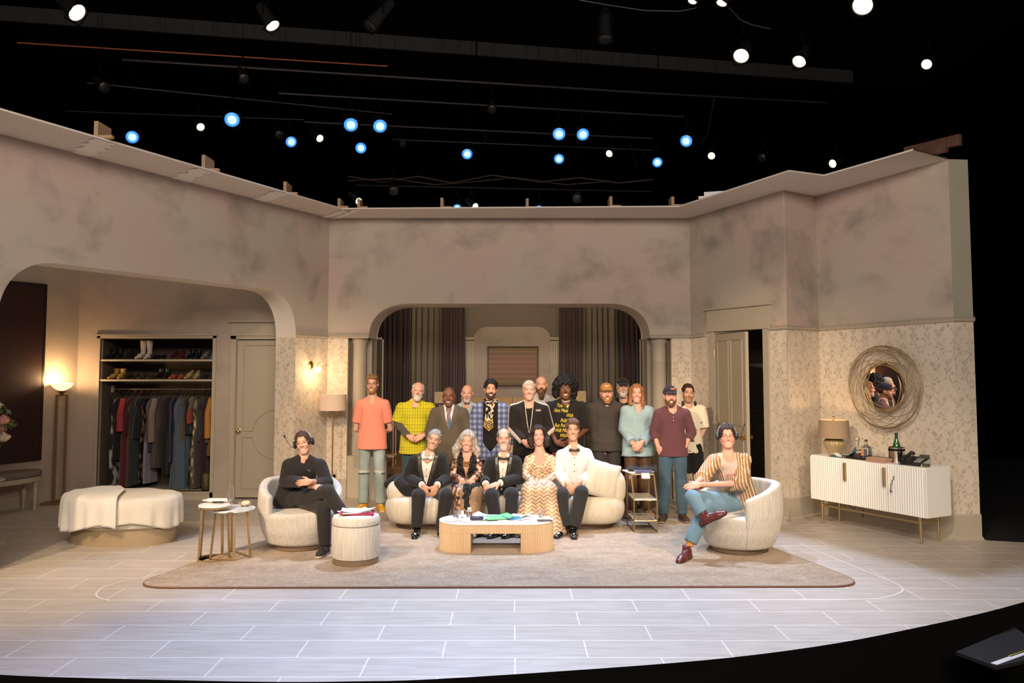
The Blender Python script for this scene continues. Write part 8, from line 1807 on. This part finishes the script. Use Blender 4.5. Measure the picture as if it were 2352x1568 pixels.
for (a, b_, c, d_, z, r, lab) in pipes:
    p, q = at_z(a, b_, z), at_z(c, d_, z); t = thing('batten_pipe', lab, 'pipe', p, 0, 'pipes of the lighting rig'); mb = MB(); mb.tube([(0, 0, 0), q - p], r, 8); mb.build('tube', ORNG_LIT if 'orange' in lab else STEELP, t, smooth=True)
    for k in (.12, .38, .62, .88): m_ = (q - p) * k; mb = MB(); mb.tube([m_ + Vector((0, 0, r)), m_ + Vector((0, 0, 9.38 - z))], .003, 4); mb.build('hanger_cable', BLACK, t)
p, q = at_z(-60, 42, 8.2), at_z(1960, 190, 8.2); d_ = (q - p).normalized(); n_ = Vector((-d_.y, d_.x, 0)); t = thing('catwalk_beam', 'long flat catwalk beam running across the top of the rig', 'beam', p); Lb_ = (q - p).length
for a, b_ in ((0, .52), (.522, .74), (.742, 1)):
    mb = MB(); u, v = (q - p) * a, (q - p) * b_; 
    mb.add([u, v, v + Vector((0, 0, .28)), u + Vector((0, 0, .28)), u + n_ * .06, v + n_ * .06, v + n_ * .06 + Vector((0, 0, .28)), u + n_ * .06 + Vector((0, 0, .28))], [(0, 1, 2, 3), (7, 6, 5, 4), (0, 4, 5, 1), (3, 2, 6, 7), (0, 3, 7, 4), (1, 5, 6, 2)]); mb.build('fascia_board', pmat('beam_paint', (.030, .029, .031), .8), t)
BLUEL = pmat('blue_lens', (.2, .5, 1), .2, bump=0, emit=(.02, .20, 1.0), es=1.6, var=0); BLUEC = pmat('blue_lens_core', (.6, .8, 1), .2, bump=0, emit=(.30, .62, 1.0), es=2.0, var=.2, scale=25); WARML = pmat('warm_lens', (1, .9, .7), .2, bump=0, emit=(1.0, .80, .50), es=9, var=0); WARMR = pmat('warm_lens_edge', (1, .8, .5), .3, bump=0, emit=(1.0, .78, .45), es=2.5)
def lamp(px, py, z, r, kind, aim, lab, on=True, L=.42):
    p = at_z(px, py, z); t = thing('stage_light', lab, 'stage light', p, 0, 'stage lights of the rig'); M = (Vector(aim) - p).to_track_quat('-Z', 'Y').to_matrix().to_4x4()
    mb = MB(); mb.xf(M); mb.lathe([(r * .55, L), (r * .8, L * .9), (r * .85, L * .45), (r * 1.12, .03), (r * 1.14, 0), (r * 1.02, 0), (r * 1.0, .02)], 24); mb.build('housing', BLKM, t, smooth=True)
    core, edge_ = (BLUEC, BLUEL) if kind == 'b' else ((WARML, WARMR) if kind == 'w' else (BLKM, STEELP))
    mb = MB(); mb.xf(M); mb.lathe([(r * .62, -.006), (r * .4, -.014), (.0001, -.018)], 28); lo_ = mb.build('lens', core, t); mb = MB(); mb.xf(M); mb.lathe([(r * 1.0, .02), (r * .95, .006), (r * .78, -.001), (r * .62, -.006)], 28); mb.build('lens_rim', edge_, t)
    mb = MB(); mb.xf(M); 
    for k in range(4): a = PI / 2 * k + PI / 4; e = r * 1.5; b2 = a + PI / 2; mb.add([(e * math.cos(a) * 1.15, e * math.sin(a) * 1.15, -.01), (e * math.cos(b2) * 1.15, e * math.sin(b2) * 1.15, -.01), (e * math.cos(b2) * .98, e * math.sin(b2) * .99, -.012), (e * math.cos(a) * .98, e * math.sin(a) * .99, -.012)], [(0, 1, 2, 3)])
    mb.build('gel_frame', BLACK, t)
    mb = MB(); c_ = M @ Vector((0, 0, L * .45)); s_ = M @ Vector((1, 0, 0)); top = c_ + Vector((0, 0, r * 1.6 + .08)); mb.tube([c_ + s_ * r, c_ + s_ * r * 1.05 + Vector((0, 0, r * 1.5)), top, c_ - s_ * r * 1.05 + Vector((0, 0, r * 1.5)), c_ - s_ * r], .010, 5); mb.tube([top, top + Vector((0, 0, .1)), top + Vector((0, 0, .101)), Vector((top.x, top.y, 9.38 - p.z))], [.02, .02, .004, .004], 6); mb.build('yoke', BLACK, t)
CTR = (0, 7.5, 0)
ln = ['leftmost', 'second', 'third', 'fourth', 'fifth', 'sixth', 'seventh', 'eighth', 'ninth', 'tenth', 'eleventh', 'twelfth', 'thirteenth']
for i, (px, py, r, ax, ay) in enumerate(((304, 315, .088, 1, 1.5), (533, 275, .098, -1, 4), (669, 326, .080, 1.5, 5), (806, 287, .096, -.5, 6), (829, 340, .082, .4, 3), (873, 290, .094, .2, 6), (1050, 478, .078, 0, 5), (1073, 354, .082, 0, 5), (1238, 481, .078, 0, 4), (1284, 308, .090, .4, 5), (1284, 365, .080, 0, 5), (1339, 309, .088, 2.2, 5), (1510, 373, .080, 1.6, 5), (1576, 324, .088, -1.2, 5))):
    lamp(px, py, 6.3 if py < 420 else 4.95, r * (1.3 if py < 420 else .95), 'b', (ax, ay, 0), 'lit blue stage light, number %d of the blue ones counted from the left' % (i + 1))
for i, (px, py, r, ax, ay, lab) in enumerate(((178, 30, .105, 2, 9.5, 'lit white stage light at the upper left corner'), (627, 60, .085, 1, 10.5, 'lit white stage light above the beam, left of the middle'), (461, 292, .060, 1, 6, 'small lit white stage light between two blue ones at left'), (735, 318, .060, 4, 7, 'angled narrow white light right of the third blue lamp'), (1399, 353, .060, -4, 7, 'angled narrow white light left of the right blue pair'), (1634, 358, .062, -1, 5, 'small lit white stage light over the right wall corner'), (1702, 129, .100, 0, 7, 'lit white stage light upper right, left one of the close pair'), (1835, 142, .090, 0, 9, 'lit white stage light upper right, right one of the close pair'), (1981, 13, .110, 0, 5, 'large lit white stage light at the top edge on the right'), (2128, 148, .068, -1, 5, 'lit stage light nearest the right edge'), (1912, 376, .075, -6, 9, 'amber lit shutters above the notch of the right wall'), (366 + 700, 520, .05, 1, 6, 'x'), (824, 462, .05, 3, 7, 'small angled white light just above the back left corner'), (1092, 474, .05, 4, 7, 'small angled white light beside the low blue lamp'), (1590, 4, .05, 0, 10, 'white stage light cut by the top edge, left one'), (1657, 8, .06, 0, 10, 'white stage light cut by the top edge, right one'))):
    if lab != 'x': lamp(px, py, (4.9 if py > 440 else 6.4) if py > 200 else 6.9, r * 1.2, 'w', (ax, ay, 0), lab)
for (px, py, r, ax, ay, lab) in ((850, 60, .09, -6, 8, 'unlit ellipsoidal spotlight hanging steeply near the top middle'), (1390, 90, .09, 1, 9, 'unlit dim ellipsoidal spotlight right of the top middle'), (642, 310, .08, .5, 5, 'unlit vertical spotlight beside the third blue lamp'), (905, 438, .075, 0, 3, 'unlit round stage light above the back wall, left'), (1325, 456, .075, 0, 3, 'unlit round stage light above the back wall, right'), (1750, 362, .08, -2, 5, 'unlit barn door light above the right wall'), (560, 180, .07, 0, 4, 'unlit light on the upper batten, left'), (1130, 250, .07, 0, 4, 'unlit light under the upper batten, middle'), (925, 330, .06, 0, 3, 'unlit light between the blue groups'), (240, 200, .08, 2, 5, 'unlit light at far upper left')):
    lamp(px, py, 5.2 if py > 430 else 6.6, r, 'x', (ax, ay, 0), lab, L=.55)
def cable(lab, pts, z, r=.006, mat=None): t = [at_z(a, b_, z + .0 * i) for i, (a, b_) in enumerate(pts)]; o = MB().tube(t, r, 5).build('rig_cable', mat or BLKP, smooth=True); tag(o, lab, 'cable', 'cables of the rig')
CBL = pmat('cable_grey', (.10, .09, .09), .5)
cable('blue lit cable looping right of the rightmost blue lamp', [(1590, 322), (1610, 330), (1625, 310), (1632, 270), (1640, 228)], 6.4, .008, pmat('cable_blue_lit', (.08, .16, .3), .5))  # blue lamp light is put into this cable's colour
cable('thin cable sagging across the top edge right of centre', [(1330, 0), (1400, 12), (1480, 24), (1560, 26), (1600, 18)], 7, .008, CBL); cable('thin cable from the top right lights sagging to the middle right', [(1675, 18), (1700, 45), (1730, 58), (1770, 66)], 7, .008, CBL)
cable('loop of cable under the centre blue lamps', [(1110, 300), (1118, 318), (1105, 332), (1085, 330)], 6.4, .007, CBL); cable('hanging cable loop left of the right blue lamp', [(1448, 330), (1452, 360), (1465, 380), (1478, 372), (1480, 345)], 6.4, .006, CBL)
for i, (pts, lab) in enumerate(((((800, 405), (880, 418), (960, 405), (1040, 420), (1130, 402), (1240, 418), (1330, 408), (1420, 420), (1500, 412)), 'draped cable swag above the back wall, upper one'), (((800, 415), (900, 410), (1000, 424), (1100, 416), (1180, 408), (1300, 424), (1400, 416)), 'draped cable swag above the back wall, lower one'))): cable(lab, pts, 6.3, .014, pmat('swag_cloth', (.14, .10, .09), .9))
# aisle step in the dark at the lower right
p = [G(2196, 1496, -.15), G(2330, 1440, -.15), G(2420, 1500, -.15), G(2288, 1530, -.15)]
t = thing('aisle_step', 'dark aisle step with white and yellow edge strips at the lower right', 'step', (0, 0, 0)); mb = MB(); mb.prism([(v.x, v.y) for v in p], -.175, -.15); mb.build('tread', pmat('aisle_carpet', (.009, .008, .008), .9), t)
def strip(a, b_, w_, mat, nm): n_ = Vector((-(b_ - a).y, (b_ - a).x, 0)).normalized() * w_; mb = MB(); mb.add([a, b_, b_ + n_, a + n_], [(0, 1, 2, 3)]); o = mb.build(nm, mat, t); o.location = (0, 0, .002)
strip(G(2290, 1527, -.15), G(2420, 1480, -.15), .045, pmat('white_tape', (.75, .73, .75), .5, bump=0), 'edge_strip'); strip(G(2322, 1508, -.15), G(2420, 1475, -.15), .02, pmat('yellow_tape', (.55, .5, .05), .5, bump=0), 'edge_strip')
spot('aisle_step_spot', (3.6, 3.4, 3.0), tuple(p[3]), 16, NEUT, 30)  # spot aimed at the aisle step, without a fixture
